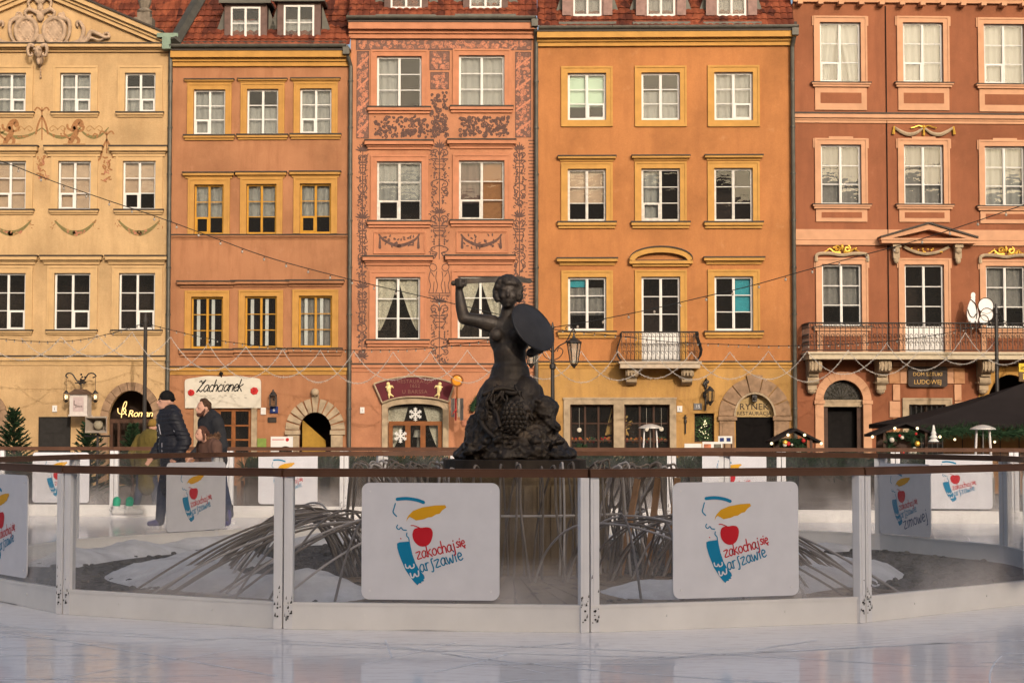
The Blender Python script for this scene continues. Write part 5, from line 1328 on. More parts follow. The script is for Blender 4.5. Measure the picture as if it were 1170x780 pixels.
# ================================================================ fountain inside the inner fence
def gravel_mat():
    m, nt, N, L = nm('wet_dark_gravel'); vec = _map(nt, (1,1,1))
    v = N.new('ShaderNodeTexVoronoi'); v.inputs['Scale'].default_value = 26; L.new(vec, v.inputs['Vector'])
    c = _ramp(nt, v.outputs['Color'], [(.2, (.025,.023,.022)), (.8, (.13,.12,.11))])
    _out(nt, _pr(nt, c, .8, 0, .15, _bump(nt, v.outputs['Distance'], .9, .03)).outputs[0]); return m
mb = MB(); n = 72; mb.add([(RC.x+(RR-.08)*cos(2*pi*k/n), RC.y+(RR-.08)*sin(2*pi*k/n), .005) for k in range(n)], [tuple(range(n))])
mb.build('fountain_floor', gravel_mat(), kind='structure')
def snow_mat():
    m, nt, N, L = nm('old_snow'); vec = _map(nt, (1,1,1))
    c = _ramp(nt, _noise(nt, 3, 7, vec, .7), [(.3, (.46,.44,.44)), (.65, (.72,.71,.72))])
    p = _pr(nt, c, .75, 0, .3, _bump(nt, _noise(nt, 16, 6, vec, .7), .5, .03)); _out(nt, p.outputs[0]); return m
M_snow = snow_mat()
def berm(name, label, r0, r1, h, a0, a1, seed, na=150, nr=14, wob=.25):
    mb = MB(); vs = []
    for i in range(na+1):
        a = a0+(a1-a0)*i/na; e = min(1, min(i, na-i)/10)
        for j in range(nr+1):
            t = j/nr; s = noise.noise(Vector((cos(a)*2.3+seed, sin(a)*2.3, seed)))*wob
            r = r0+(r1-r0)*t + s
            hh = h*sin(pi*t)**.8*(.75+.7*noise.noise(Vector((r*cos(a)*1.3, r*sin(a)*1.3, seed+3))))*e**.5
            hh += .02*noise.noise(Vector((r*cos(a)*9, r*sin(a)*9, seed)))*(0 < j < nr)
            vs.append((RC.x+r*cos(a), RC.y+r*sin(a), max(.008, hh) if 0 < j < nr else .006))
    fs = [(i*(nr+1)+j, (i+1)*(nr+1)+j, (i+1)*(nr+1)+j+1, i*(nr+1)+j+1) for i in range(na) for j in range(nr)]
    o = mb.add(vs, fs).build(name, M_snow, smooth=True, kind='stuff'); return tag(o, label, 'snow', kind='stuff')
berm('snow', 'bank of old snow piled round the fountain basin', 2.75, 3.85, .22, radians(150), radians(250), 1)
berm('snow', 'bank of old snow at the right of the fountain', 2.7, 3.7, .18, radians(-75), radians(35), 4)
berm('snow', 'strip of swept snow along the foot of the inner fence', 4.45, 5.2, .16, radians(35), radians(175), 7, wob=.12)
berm('snow', 'narrow strip of snow behind the near kick boards', 4.85, 5.22, .10, radians(-150), radians(-25), 9, wob=.05)
rs_ = random.Random(21); mb = MB(); M_rub = simple('dark_wet_stones', (.06,.056,.052), .6, var=.5, scale=5)
for k in range(2600):
    a = rs_.uniform(0, 2*pi); r = rs_.uniform(1.2, 5.1); x, y = RC.x+r*cos(a), RC.y+r*sin(a); q = rs_.uniform(.015,.05)
    mb.ell((x, y, q*.3), (q, q*rs_.uniform(.6,1.2), q*rs_.uniform(.4,.8)), Matrix.Rotation(rs_.uniform(0,3),3,'Z'), 5, 4)
tag(mb.build('rubble', M_rub, kind='stuff'), 'dark wet rubble lying round the fountain', 'rubble')
# timber floor boards in front of the pedestal
dk = thing('timber_deck', 'brown timber boards fanning out in front of the pedestal', 'deck', (RC.x, RC.y, .010)); M_dk = simple('wet_deck_boards', (.20,.145,.095), .6, var=.3, scale=4, bump=.3)
for k in range(34):
    a = radians(-142+3.1*k); b = radians(-142+3.1*(k+1))-.006; r0, r1 = 1.05, 4.55; dz = random.uniform(0,.006)
    MB().add([(r*cos(q), r*sin(q), z) for z in (0, .022+dz) for r, q in ((r0,a),(r1,a),(r1,b),(r0,b))], [(3,2,1,0),(4,5,6,7),(0,1,5,4),(1,2,6,5),(2,3,7,6),(3,0,4,7)]).build('floor_board', M_dk, dk)
# pedestal
ped_loc = at(588, 531, 17.5)
PX = ped_loc.x
def ped_mat():
    m, nt, N, L = nm('weathered_pedestal'); vec = _map(nt, (1,1,1)); v2 = _map(nt, (5,5,.5))
    c = _ramp(nt, _noise(nt, 1.2, 6, vec, .65), [(.3, (.13,.092,.050)), (.55, (.215,.155,.090)), (.75, (.28,.21,.13))])
    s = _ramp(nt, _noise(nt, 1.5, 6, v2, .7), [(.45, (1,1,1)), (.62, (.62,.58,.52))])
    c = _mix(nt, 1.0, c, s, 'MULTIPLY')
    _out(nt, _pr(nt, c, .85, 0, .3, _bump(nt, _noise(nt, 25, 5, vec), .5, .01)).outputs[0]); return m
M_ped = ped_mat()
ped = thing('fountain_pedestal', 'brown weathered round pedestal under the mermaid statue', 'pedestal', (PX, 17.5, .006))
PH = 1.40-(533-491)/114.0
MB().lathe([(1.02,0),(1.02,.06),(.96,.08),(.92,.12),(.90,PH-.16),(.92,PH-.12),(.93,PH-.08)], (0,0,0), 40).build('shaft', M_ped, ped, smooth=False)
MB().lathe([(.70,PH-.079),(.72,PH-.05),(.71,PH+.07),(.66,PH+.075)], (0,0,0), 40).build('top_slab', simple('dark_bronze_slab', (.035,.026,.020), .6, .2, var=.3), ped)
for k in range(44):
    an = 2*pi*k/44; MB().box(-.045,.045,-.012,0,.13,PH-.17).build('stave', M_ped, ped, loc=(.915*cos(an), .915*sin(an), 0)).rotation_euler = (0,0,an+pi/2)
# light rods: bent tubes that stand in for the water jets in winter
M_rod = simple('grey_plastic_tube', (.17,.142,.122), .45, var=.18, scale=6); M_rodl = simple('pale_plastic_tube', (.38,.35,.34), .4, var=.12, scale=6)
rr = random.Random(11); rods = thing('light_fountain', 'grey bent light tubes arching around the pedestal like water jets', 'light tubes', (PX, 17.5, .006))
def rod(pts, r=.014, mat=None): MB().tube(spline(pts, 5), r, 6).build('light_tube', mat or (M_rod if rr.random() < .8 else M_rodl), rods, smooth=True)
def pol(r, a, z): return (r*cos(a), r*sin(a), z)
for k in range(84):       # tall jets: up from the basin and over a small loop
    a = 2*pi*k/84 + rr.uniform(-.03,.03)
    front = -2.15 < (a if a < pi else a-2*pi) < -.95
    if front and k % 4 == 3: continue
    tw = rr.uniform(-.12,.12) + (.10 if k % 2 else -.10); r1 = rr.uniform(1.22,1.62); H = PH+rr.uniform(-.02,.05)
    rod([pol(rr.uniform(1.0,1.15), a, 0), pol(1.10+.1*rr.random(), a+tw*.4, H*.5), pol(r1-.12, a+tw*.8, H-.08), pol(r1-.05, a+tw*.9, H), pol(r1+.02, a+tw, H-.03), pol(r1+.06, a+tw, H*.62), pol(r1+rr.uniform(0,.25), a+tw*1.3, 0)], .0115)
for sgn in (1, -1):      # low crossing arches to both sides
    for k in range(30):
        for fam in (1, -1):
            a = radians(-70+3.1*k) + rr.uniform(-.02,.02); tw = fam*rr.uniform(.10,.17); ro = min(rr.uniform(4.1,4.45), rr.uniform(2.75,2.95)/cos(a)); H = rr.uniform(.58,.70)*(1 if ro > 3.6 else .92); S_ = lambda f: 1.75+(ro-1.75)*f
            if fam < 0 and k % 2: continue
            A = lambda q: (a+q) if sgn > 0 else pi-(a+q)
            rod([pol(1.75, A(-tw*1.6), .0), pol(S_(.08), A(-tw*1.3), H*.55), pol(S_(.2), A(-tw*.8), H*.93), pol(S_(.36), A(-tw*.2), H), pol(S_(.56), A(tw*.3), H*.86), pol(S_(.78), A(tw*.7), H*.50), pol(ro, A(tw), 0)], .0105)
MB().tube([pol(1.30, 2*pi*k/48, .60) for k in range(48)], .013, 6, closed=True).build('hoop', M_rodl, rods)
MB().tube([pol(1.46, 2*pi*k/48, PH-.04) for k in range(48)], .014, 6, closed=True).build('hoop', M_rod, rods)
for k in range(3):
    a = -.75+k*.22; MB().box(-.03,.03,-.012,.012,0,.95).build('timber_prop', simple('bare_timber', (.36,.20,.10), .8, var=.2), rods, loc=pol(1.35+.1*k, a, 0)).rotation_euler = (.12*(k-1), .14, a)
# ================================================================ the mermaid statue
def bronze_mat():
    m, nt, N, L = nm('dark_patinated_metal'); vec = _map(nt, (1,1,1))
    c = _ramp(nt, _noise(nt, 5, 6, vec, .65), [(.3, (.017,.0135,.011)), (.55, (.046,.034,.026)), (.75, (.105,.072,.045))])
    r = _ramp(nt, _noise(nt, 9, 4, vec), [(.3, (.42,)*3), (.7, (.68,)*3)])
    _out(nt, _pr(nt, c, r, .35, .5, _bump(nt, _noise(nt, 40, 6, vec, .7), .5, .010)).outputs[0]); return m
M_brz = bronze_mat()
SY = 17.5
def s(px, py, y=0.0):
    """statue point: pixel on the plane through the statue's axis, y metres towards the back"""
    p = at(px, py, SY); return Vector((p.x-PX, y, p.z))
stz = 0.0
st = thing('mermaid_statue', 'dark metal mermaid raising a sword and holding a round shield', 'statue', (PX, SY, 0))
mb = MB()
# head, neck
hc = s(580.5, 334, -.02)
mb.ell(hc, (.112,.125,.145), seg=20, rings=14); mb.ell(s(580.5,342,-.055), (.085,.09,.095), seg=16, rings=12)
mb.tube([s(581,347,.0), s(580,364,.02)], [.062,.085], 14)
# face
mb.ell(s(580.3,338.5,-.150), (.018,.028,.032)); mb.ell(s(580.3,334,-.135), (.016,.02,.036))
for sg in (-1,1):
    mb.ell(s(580.3+sg*4.6,331.0,-.128), (.034,.018,.012)); mb.ell(s(580.3+sg*5.6,339,-.115), (.034,.03,.03))
mb.ell(s(580.3,344.0,-.138), (.026,.016,.010)); mb.ell(s(580.3,346.2,-.134), (.022,.016,.009)); mb.ell(s(580.3,349.5,-.115), (.03,.025,.022))
# curly hair
r_ = random.Random(5)
for k in range(260):
    a = r_.uniform(-pi, pi); e = r_.uniform(-.55, 1.4); d = Vector((cos(e)*sin(a), -cos(e)*cos(a), sin(e)))
    if d.y < -.42 and d.z < .50: continue
    mb.ell(hc + Vector((d.x*.134, d.y*.136, d.z*.156)), r_.uniform(.018,.032), seg=8, rings=6)
# torso
mb.ell(s(582,386,.02), (.205,.135,.21), seg=20, rings=14); mb.ell(s(581,372,.03), (.23,.11,.10), seg=18, rings=12)
mb.limb([s(582,400,.02), s(583,414,.02), s(583,430,.02)], [.165,.160,.185], 18)
for sg in (-1,1): mb.ell(s(578+sg*11,383,-.105), (.070,.055,.068), seg=14, rings=10)
# raised right arm (viewer's left)
mb.limb([s(562,370,.02), s(545,366,.0), s(530,364,-.04)], [.094,.072,.062], 14)
mb.limb([s(530,364,-.04), s(527,350,-.05), s(525,336,-.05), s(524.5,329,-.05)], [.062,.058,.044,.036], 14)
mb.ell(s(525,324,-.055), (.052,.045,.055)); 
for k in range(4): mb.limb([s(521+k*.2,320.5+k*2.6,-.095), s(526,320.3+k*2.6,-.115), s(530,320.8+k*2.6,-.085)], [.014,.015,.013], 8)
mb.limb([s(527,329,-.085), s(531,325,-.10)], [.016,.013], 8)
# left arm behind the shield
mb.limb([s(600,370,.02), s(612,384,-.0), s(616,398,-.05), s(606,404,-.13)], [.090,.070,.058,.045], 14)
# hips running into the tail
mb.limb([s(583,428,.02), s(582,448,.02), s(581,470,.03)], [.20,.255,.27], 20); mb.ell(s(581,452,-.04), (.26,.22,.20), seg=20, rings=14)
mb.limb([s(600,446,-.10), s(592,470,-.24), s(574,490,-.26), s(556,494,-.16), s(545,486,.0)], [.15,.15,.14,.12,.08], 16)
mb.limb([s(566,446,-.10), s(560,462,-.16), s(556,478,-.14)], [.14,.13,.12], 14)
mb.limb([s(610,448,.0), s(617,470,.02), s(622,490,.02)], [.10,.10,.10], 14)
mb.ell(s(561,468,.0), (.16,.2,.30), seg=16, rings=12); mb.limb([s(545,484,.0), s(546,500,.0), s(545,516,.0)], [.11,.14,.16], 14); mb.ell(s(604,470,.0), (.17,.2,.28), seg=16, rings=12)
# fin
for k in range(4): mb.limb([s(545,486,.0), s(538-k*1.5,482+k*4,.02)], [.06,.03], 8)
# monster head on the right
mb.ell(s(621,468,-.08), (.145,.16,.15), seg=16, rings=12); mb.limb([s(626,474,-.14), s(631,486,-.2), s(634,489,-.24)], [.10,.07,.055], 14)
mb.ell(s(617,459,-.18), (.05,.06,.045)); mb.ell(s(628,462,-.16), .035)
for k in range(26): 
    a = r_.uniform(0,6.3); p = s(620,468,-.06)+Vector((.115*cos(a), -.06+.06*sin(a*3), .125*sin(a))); mb.ell(p, r_.uniform(.02,.035), seg=8, rings=6)
# rock
for px, py, y, r in ((590,508,.0,(.44,.40,.22)), (562,505,-.08,(.25,.25,.26)), (617,505,-.06,(.22,.25,.22)), (545,497,.05,(.13,.2,.22)), (590,500,-.2,(.30,.20,.17)), (632,510,.0,(.14,.2,.14)), (548,514,-.12,(.20,.2,.14)), (590,521,-.02,(.62,.5,.10)), (540,521,-.05,(.22,.24,.08)), (642,521,-.05,(.16,.24,.08)), (606,518,-.3,(.3,.2,.1)), (575,517,-.34,(.24,.16,.09))):
    mb.ell(s(px,py,y), r, seg=18, rings=12)
for k in range(70):
    px = r_.uniform(532,648); py = r_.uniform(500,524); y = r_.uniform(-.45,.1); q = s(px,py,y)
    if abs(px-590) > 20+ (py-480)*1.0: continue
    mb.ell(q, (r_.uniform(.03,.10), r_.uniform(.03,.09), r_.uniform(.02,.05)), Matrix.Rotation(r_.uniform(-.5,.5),3,'Y'), 8, 6)
mb.tube([s(525,321,-.05), s(525,326.5,-.05)], .02, 8)
body_ = mb.blob('figure', M_brz, st, .012, 1)
zl, z2 = s(0,470).z, s(0,440).z
nrm_ = [v.normal.copy() for v in body_.data.vertices]
for v, vn in zip(body_.data.vertices, nrm_):
    k = min(1, max(0, (z2-v.co.z)/(z2-zl)))
    if k > 0:
        q = noise.noise(v.co*7.0)*.040 + abs(noise.noise(v.co*15.0+Vector((3,1,5))))*-.035 + noise.noise(v.co*34.0)*.010
        v.co += vn*q*k
# coiled drapery folds and the scaled bulge of the tail
fold = MB()
for a, b, c in (((552,452,-.24),(575,444,-.30),(606,452,-.22)), ((550,462,-.22),(566,470,-.30),(572,488,-.40)), ((566,440,-.20),(584,450,-.31),(604,444,-.22)), ((604,462,-.26),(600,480,-.36),(590,496,-.40)), ((548,474,-.20),(554,488,-.30),(566,500,-.38))):
    fold.tube([tuple(v) for v in spline([tuple(s(*a)), tuple(s(*b)), tuple(s(*c))], 6)], [.022]*13, 8)
for k in range(18):
    x = r_.uniform(553,610); y0 = r_.uniform(440,470); fold.tube(spline([tuple(s(x,y0,-.27)), tuple(s(x+r_.uniform(-5,5),y0+8,-.31)), tuple(s(x+r_.uniform(-8,8),y0+16,-.30))], 4), .013, 6)
fold.build('folds', M_brz, st, smooth=True)
cc = s(587,478,-.33)
sc = MB().ell(cc, (.115,.10,.165), seg=18, rings=12).build('scaled_tail', M_brz, st, smooth=True)
scm = MB().ell((0,0,0), (.030,.016,.034), seg=8, rings=6).mesh('scale', M_brz, True)
for row in range(9):
    e = -1.15+row*.29; n = max(3, int(9*cos(e)))
    for k in range(n):
        a = pi*(k+.5*(row % 2))/n; d = Vector((cos(e)*cos(a), -cos(e)*sin(a), sin(e)))
        o = part('scale', scm, sc, cc + Vector((d.x*.115, d.y*.10, d.z*.165))); o.rotation_euler = (.35-e*.6, 0, a-pi/2)
# shield and sword
sh = MB(); n = 40
prof = [(0,.045),(.10,.043),(.20,.034),(.27,.020),(.292,.016),(.300,.022),(.304,.010),(.296,-.004),(.27,.0),(.15,.014),(0,.022)]
sh.lathe(prof, (0,0,0), n)
sho = sh.build('shield', simple('dark_shield_metal', (.036,.034,.036), .5, .4, var=.2, scale=6), st, smooth=True, loc=s(608,376,-.22))
sho.rotation_euler = Vector((.64,-.60,.48)).to_track_quat('Z','Y').to_euler(); sho.scale = (.90,.90,1)
sw_ = MB(); P = [s(530,323,-.07), s(548,321,-.05), s(570,319.2,-.02), s(590,319.0,.01), s(606,320.8,.03), s(609,321.4,.03)]
vs = []; W_ = [.020,.026,.028,.030,.024,.002]
for p, w in zip(P, W_): vs += [p+Vector((0,-.006,w)), p+Vector((0,-.006,-w)), p+Vector((0,.006,-w)), p+Vector((0,.006,w))]
fs = []
for i in range(5):
    for j in range(4): fs.append((i*4+j, i*4+(j+1)%4, i*4+4+(j+1)%4, i*4+4+j))
sw_.add(vs, fs + [(0,1,2,3)]); sw_.tube([s(519,324,-.06), s(531,323,-.07)], .019, 8); sw_.ell(s(518.5,324,-.06), .027); sw_.tube([s(531.5,319,-.07), s(531.5,328,-.07)], .016, 8)
sw_.build('sword', M_brz, st, fix=True)
# ================================================================ things on and before the houses
def on_house(h, name, label, cat, px, py, y=-.02, group=None):
    """thing fixed to a facade: origin at the wall under pixel (px, py), y metres out (negative = towards the viewer), axes as the house"""
    u, z = h.L(px, py); w = h.O + h.u*u + h.n*(-y) + Vector((0,0,z))
    return thing(name, label, cat, w, h.t, group)
K = 37.0
def lp(h, px, py, cx, cy):
    a = h.L(px, py); b = h.L(cx, cy); return a[0]-b[0], a[1]-b[1]
# --- shop sign with handwriting and two red flowers
t = on_house(h2, 'shop_sign', 'cream sign with black handwriting and two red flowers on the terracotta house', 'sign', 255, 466)
q = lambda px, py: lp(h2, px, py, 255, 466)
out = [q(212,466), q(298.5,466)] + [q(*p) for p in spline([(298.5,436),(296,432.5),(285,431),(272,429.5),(255,430),(238,429.5),(226,431),(214,433),(211.5,436)], 4)]
MB().prism(out, -.06, .01).build('board', M_cream, t)
mb = MB(); x, z = q(225, 447.5); script(mb, 'Zachcianek', x, z, .205, .02, .034, -.0625, 0, shear=.35, track=.0, n=5); mb.build('handwriting', M_black, t)
mb = MB()
for k in range(26):
    x, z = q(random.uniform(225,282), random.uniform(450,455)); mb.ribbon([(x,z),(x+.07,z+random.uniform(-.02,.02))], .012, -.0622-.0001*k)
mb.build('small_print', simple('grey_print', (.30,.27,.23), .8), t, kind='stuff')
for px, py, r in ((219,448.5,.10), (291,446.5,.115)):
    x, z = q(px, py); mb = MB()
    for k in range(7): a = k*2*pi/7; mb.ell((x+r*.55*cos(a), -.072, z+r*.55*sin(a)), (r*.55,.018,r*.5), seg=10, rings=6)
    mb.ell((x,-.085,z),(r*.4,.02,r*.4), seg=8, rings=6); mb.build('red_flower', M_red, t)
mb = MB(); x, z = q(253.5, 429); mb.tube([(x,-.05,z-.05),(x,-.12,z+.08)], .02, 6); mb.ell((x,-.12,z+.06),(.06,.05,.06)); mb.build('sign_lamp', M_black, t)
# --- lantern, number plate and plaques by the arch
def wall_lantern(h, px, py, label, s=1.0):
    t = on_house(h, 'wall_lantern', label, 'lantern', px, py); mb = MB()
    mb.box(-.10*s,.10*s,-.28*s,-.06*s,-.22*s,-.20*s); mb.box(-.12*s,.12*s,-.30*s,-.04*s,.16*s,.19*s); mb.lathe([(.13*s,.19*s),(.04*s,.30*s),(.02*s,.36*s)], (0,-.17*s,0), 8)
    for sx in (-1,1):
        for sy in (-.28,-.06): mb.box(sx*.10*s-.012, sx*.10*s+.012, sy*s-.012, sy*s+.012, -.2*s, .16*s)
    mb.box(-.02,.02,-.06,0.02,.0,.05); mb.build('cage', M_iron, t); MB().box(-.085*s,.085*s,-.255*s,-.085*s,-.2*s,.16*s).build('lantern_glass', M_pane, t); return t
wall_lantern(h2, 313, 457, 'small dark wall lantern above the blue house number', .9)
def plate(h, x0, y0, x1, y1, mat, name, label, txt=None, tmat=None, cat='plate', d=.03):
    t = on_house(h, name, label, cat, (x0+x1)/2, (y0+y1)/2); a = lp(h, x0, y1, (x0+x1)/2, (y0+y1)/2); b = lp(h, x1, y0, (x0+x1)/2, (y0+y1)/2)
    mb = MB(); mb.box(a[0], b[0], -d, .01, a[1], b[1]); mb.box(a[0]-.012, b[0]+.012, -d*.6, .01, a[1]-.012, b[1]+.012); mb.build('panel', mat, t)
    if txt: text_mesh(txt, (b[1]-a[1])*.8, tmat or M_white, t, (0, -d-.004, 0))
    return t
M_blue = simple('blue_enamel', (.015,.03,.13), .4, var=.08); M_grey = simple('grey_plaque', (.16,.15,.15), .6)
plate(h2, 309, 464.5, 317.5, 471.5, M_blue, 'house_number', 'dark blue house number under the small lantern', '6', cat='plate')
plate(h2, 306.5, 477, 315.5, 482, M_flash, 'wall_plaque', 'small dark plaque left of the stone arch', None)
plate(h2, 298.5, 466, 303.5, 473, M_white, 'meter_box', 'small white box under the shop sign corner', None, cat='box')
plate(h2, 294.5, 501, 304, 511, simple('olive_green_box', (.16,.22,.05), .7), 'notice_box', 'green box on the wall beside the poster', None, cat='box')
plate(h3, 412, 465.5, 416, 471.5, M_white, 'wall_sign', 'tiny white and blue sign left of the restaurant window', 'i', M_blue, cat='sign')
plate(h1, 60.5, 463.5, 65, 470, M_white, 'wall_sign', 'tiny white and blue sign above the dark shutter', 'i', M_blue, cat='sign')
plate(h4, 774, 464, 779, 470, M_white, 'wall_sign', 'tiny white and blue sign beside the display windows', 'i', M_blue, cat='sign')
plate(h4, 793, 461, 801.5, 467.5, M_grey, 'house_number', 'grey house number left of the iron lamp on orange house', '15', cat='plate')
# --- neon over the arched shop
t = on_house(h1, 'neon_sign', 'glowing yellow handwritten sign in the arch of the yellow house', 'sign', 148, 472)
M_neon = emis('neon_tube', (1.0,.62,.22), 2.0); q = lambda px, py: lp(h1, px, py, 148, 472)
mb = MB()
for st_ in ([(138,477),(139,468),(141.5,460),(144,459),(143,464),(140,468)], [(134,466),(134.5,471),(139,473),(143,470),(142,466),(139.5,467)], [(140,468),(144,474)]):
    mb.tube([(x, .10, z) for x, z in [q(*p) for p in spline(st_, 5)]], .013, 6)
mb.build('flourish', M_neon, t)
text_mesh('Romantic', .30, M_neon, t, (*q(145,472.5)[:1], .10, q(145,472.5)[1]), ext=.008, align='LEFT', shear=.25, space=.88)
# --- bracket lantern-sign on the yellow house
t = on_house(h1, 'bracket_sign', 'white lantern shaped sign hanging from scrolled iron bracket', 'sign', 97, 474)
q = lambda px, py: lp(h1, px, py, 97, 474)
a = q(87.5, 474); b = q(107.5, 451); mb = MB(); mb.box(a[0], b[0], -.85, -.30, a[1], b[1]); mb.box(a[0]-.03,b[0]+.03,-.88,-.27,a[1]-.04,a[1]); mb.build('box', simple('pale_lamp_box', (.50,.45,.42), .6, var=.1), t)
mb = MB(); c_ = (a[0]+b[0])/2; mb.prism([(a[0]-.08, b[1]), (b[0]+.08, b[1]), (c_+.1, b[1]+.16), (c_-.1, b[1]+.16)], -.92, -.24); mb.build('box_roof', simple('brown_box_roof', (.10,.06,.04), .7), t)
MB().box(c_-.16, c_+.16, -.858, -.852, a[1]+.1, b[1]-.08).build('printed_panel', simple('pinkish_panel', (.42,.33,.32), .6), t)
text_mesh('L', .22, M_flash, t, (c_-.1,-.862,a[1]+.36), ext=.002); text_mesh('galeria', .085, M_flash, t, (c_+.02,-.862,a[1]+.26), ext=.002)
mb = MB(); yk = -.55
for sgn, ex in ((-1, 81), (1, 114)):
    mb.tube([(x,yk,z) for x, z in [q(*p) for p in spline([(97,440),(92 if sgn<0 else 102,434),(88 if sgn<0 else 106,428),(83 if sgn<0 else 111,427),(80.5 if sgn<0 else 114.5,430),(83 if sgn<0 else 111,432)], 5)]], .022, 6)
    p0 = q(ex, 430); p1 = q(ex, 450); mb.tube([(p0[0],yk,p0[1]),(p1[0],yk,p1[1])], .008, 5)
    mb.lathe([(.02,.10),(.085,.02),(.09,0)], (p1[0],yk,p1[1]), 8); mb.lathe([(.085,-.20),(.03,-.27)], (p1[0],yk,p1[1]), 8)
    for k in range(4): an = k*pi/2+.4; mb.tube([(p1[0]+.08*cos(an),yk+.08*sin(an),p1[1]),(p1[0]+.075*cos(an),yk+.075*sin(an),p1[1]-.2)], .008, 4)
mb.tube([(*[q(91,438)[0]],yk,q(0,438)[1]),(q(103,438)[0],yk,q(0,438)[1])], .02, 6); mb.tube([(c_,yk,b[1]+.1),(c_,yk,q(0,438)[1]+.1)], .016, 6); mb.tube([(c_,.02,q(0,436)[1]),(c_,-.9,q(0,436)[1])], .024, 6)
for k in range(9): mb.ell((c_+random.uniform(-.12,.12), yk, q(0,436)[1]+random.uniform(-.1,.25)), .035, seg=6, rings=4)
mb.build('bracket', M_iron, t)
for ex in (81,114): p1 = q(ex,450); MB().ell((p1[0],yk,p1[1]-.1),(.045,.045,.07), seg=8, rings=6).build('lamp_bulb', M_bulb, t)
# --- maroon restaurant sign
t = on_house(h3, 'restaurant_sign', 'curved maroon restaurant sign with two gold cherubs over pink house window', 'sign', 474, 455)
q = lambda px, py: lp(h3, px, py, 474, 455)
top = [q(*p) for p in spline([(427.5,438.5),(440,434.5),(457,431),(474,430),(491,431),(508,434.5),(519.5,438.5)], 4)]; bot = [q(*p) for p in spline([(512.5,459),(500,455.5),(487,453.8),(474,453.2),(460,453.8),(448,456),(437,460)], 4)]
MB().prism(top+bot, -.10, .02).build('board', simple('maroon_paint', (.085,.008,.014), .5, var=.12, scale=4), t)
mb = MB(); mb.tube([(x,-.11,z) for x, z in top], .028, 6); mb.tube([(x,-.11,z) for x, z in bot], .028, 6); mb.tube([(top[0][0],-.11,top[0][1]),(bot[-1][0],-.11,bot[-1][1])], .028, 6); mb.tube([(top[-1][0],-.11,top[-1][1]),(bot[0][0],-.11,bot[0][1])], .028, 6); mb.build('rim', M_stone, t)
M_let = simple('dull_bronze_letters', (.17,.075,.055), .5, .2, var=.15)
for s_, py, sz in (('RESTAURACJA', 435.7, .155), ('1652', 440.8, .15), ('U BARSSA', 447.6, .165)): text_mesh(s_, sz, M_let, t, (0,-.106,q(0,py)[1]), space=1.1)
for sg, px in ((1, 444.5), (-1, 502)):
    mb = MB(); x, z = q(px, 446); f = lambda a, b: (x+sg*a, -.13, z+b)
    mb.ell(f(-.02,.20), (.06,.05,.065)); mb.ell(f(0,.06), (.075,.05,.11), Matrix.Rotation(.3*sg,3,'Y')); mb.limb([f(.02,.12), f(.10,.14), f(.14,.08)], [.03,.027,.02], 8); mb.limb([f(-.04,.12), f(-.10,.10)], [.03,.022], 8)
    mb.limb([f(.0,-.02), f(.05,-.12), f(.14,-.18)], [.045,.035,.022], 8); mb.limb([f(.03,-.02), f(.0,-.14), f(.02,-.24)], [.045,.035,.022], 8)
    mb.blob('cherub', simple('gilded_cream', (.66,.52,.24), .5, .1), t, .018, 1)
# --- guild sign with ribbons, wreath
t = on_house(h3, 'hanging_sign', 'round amber sign on iron arm with ribbons beside maroon sign', 'sign', 523, 445)
mb = MB(); mb.tube([(0,.02,-.25),(0,-.9,-.25)], .02, 6); mb.tube([(0,.02,-.7),(0,-.45,-.3)], .016, 6); mb.build('arm', M_iron, t)
mb = MB(); mb.tube([(.17*cos(k*pi/12),-.92,.255+.17*sin(k*pi/12)) for k in range(24)], .03, 6, closed=True); mb.tube([(0,-.92,.1),(0,-.92,-.3)], .03, 6); mb.build('ring', M_brownwood, t)
mb = MB(); mb.ell((0,-.92,.255), (.155,.03,.155), seg=20, rings=8); mb.build('amber_disc', simple('amber_glass', (.60,.24,.02), .3, var=.15), t)
for k, (c, w) in enumerate((((.13,.11,.10),.12), ((.30,.03,.04),.05), ((.40,.36,.30),.06), ((.10,.09,.085),.11))):
    x = -.13+.09*k; wavy(x-w/2, x+w/2, -.30-.55-.1*(k % 2), -.28, -.92, .025, 6, 6).build('ribbon', simple('ribbon_cloth_%d' % k, c, .8), t)
MB().prism([(-.22,-.85),(-.17,-.80),(.0,-.55),(-.02,-.65)], -.99, -.97).build('red_pennant', M_red, t)
t = on_house(h3, 'fir_wreath', 'fir garland with yellow bow half hidden behind the statue', 'wreath', 546, 460)
M_fir = simple('fir_needles', (.018,.042,.018), .75, var=.4, scale=15)
def fir_rope(mb, path, r, n, mi=0, l=.10):
    P = [Vector(p) for p in path]
    for k in range(n):
        u = random.random()*(len(P)-1); i = min(int(u), len(P)-2); c = P[i].lerp(P[i+1], u-i); d = (P[i+1]-P[i]).normalized()
        v = Vector((random.gauss(0,1), random.gauss(0,1), random.gauss(0,1))).normalized(); e = (v+d*.5).normalized(); o = e.orthogonal().normalized()*.010
        b = c+v*r*.2; tip = c+e*(r*random.uniform(.6,1.0)+l*.2)
        mb.add([b-o, b+o, tip+o*.5, tip-o*.5], [(0,1,2,3)], mi)
mb = MB(); arc = [(.62*cos(a)+.45, -.10, .62*sin(a)-.30) for a in [pi*(.98-.05*k) for k in range(12)]]; mb.tube(arc, .07, 6); fir_rope(mb, arc, .13, 700); mb.build('fir', M_fir, t)
mb = MB(); mb.prism([(.02,-.55),(.16,.05),(.32,.12),(.34,-.42)], -.14, -.10); mb.prism([(.0,-.62),(.2,-.5),(.34,-.55),(.3,-.7)], -.17, -.13); mb.build('yellow_bow', simple('yellow_cloth', (.60,.33,.04), .8, var=.15), t)
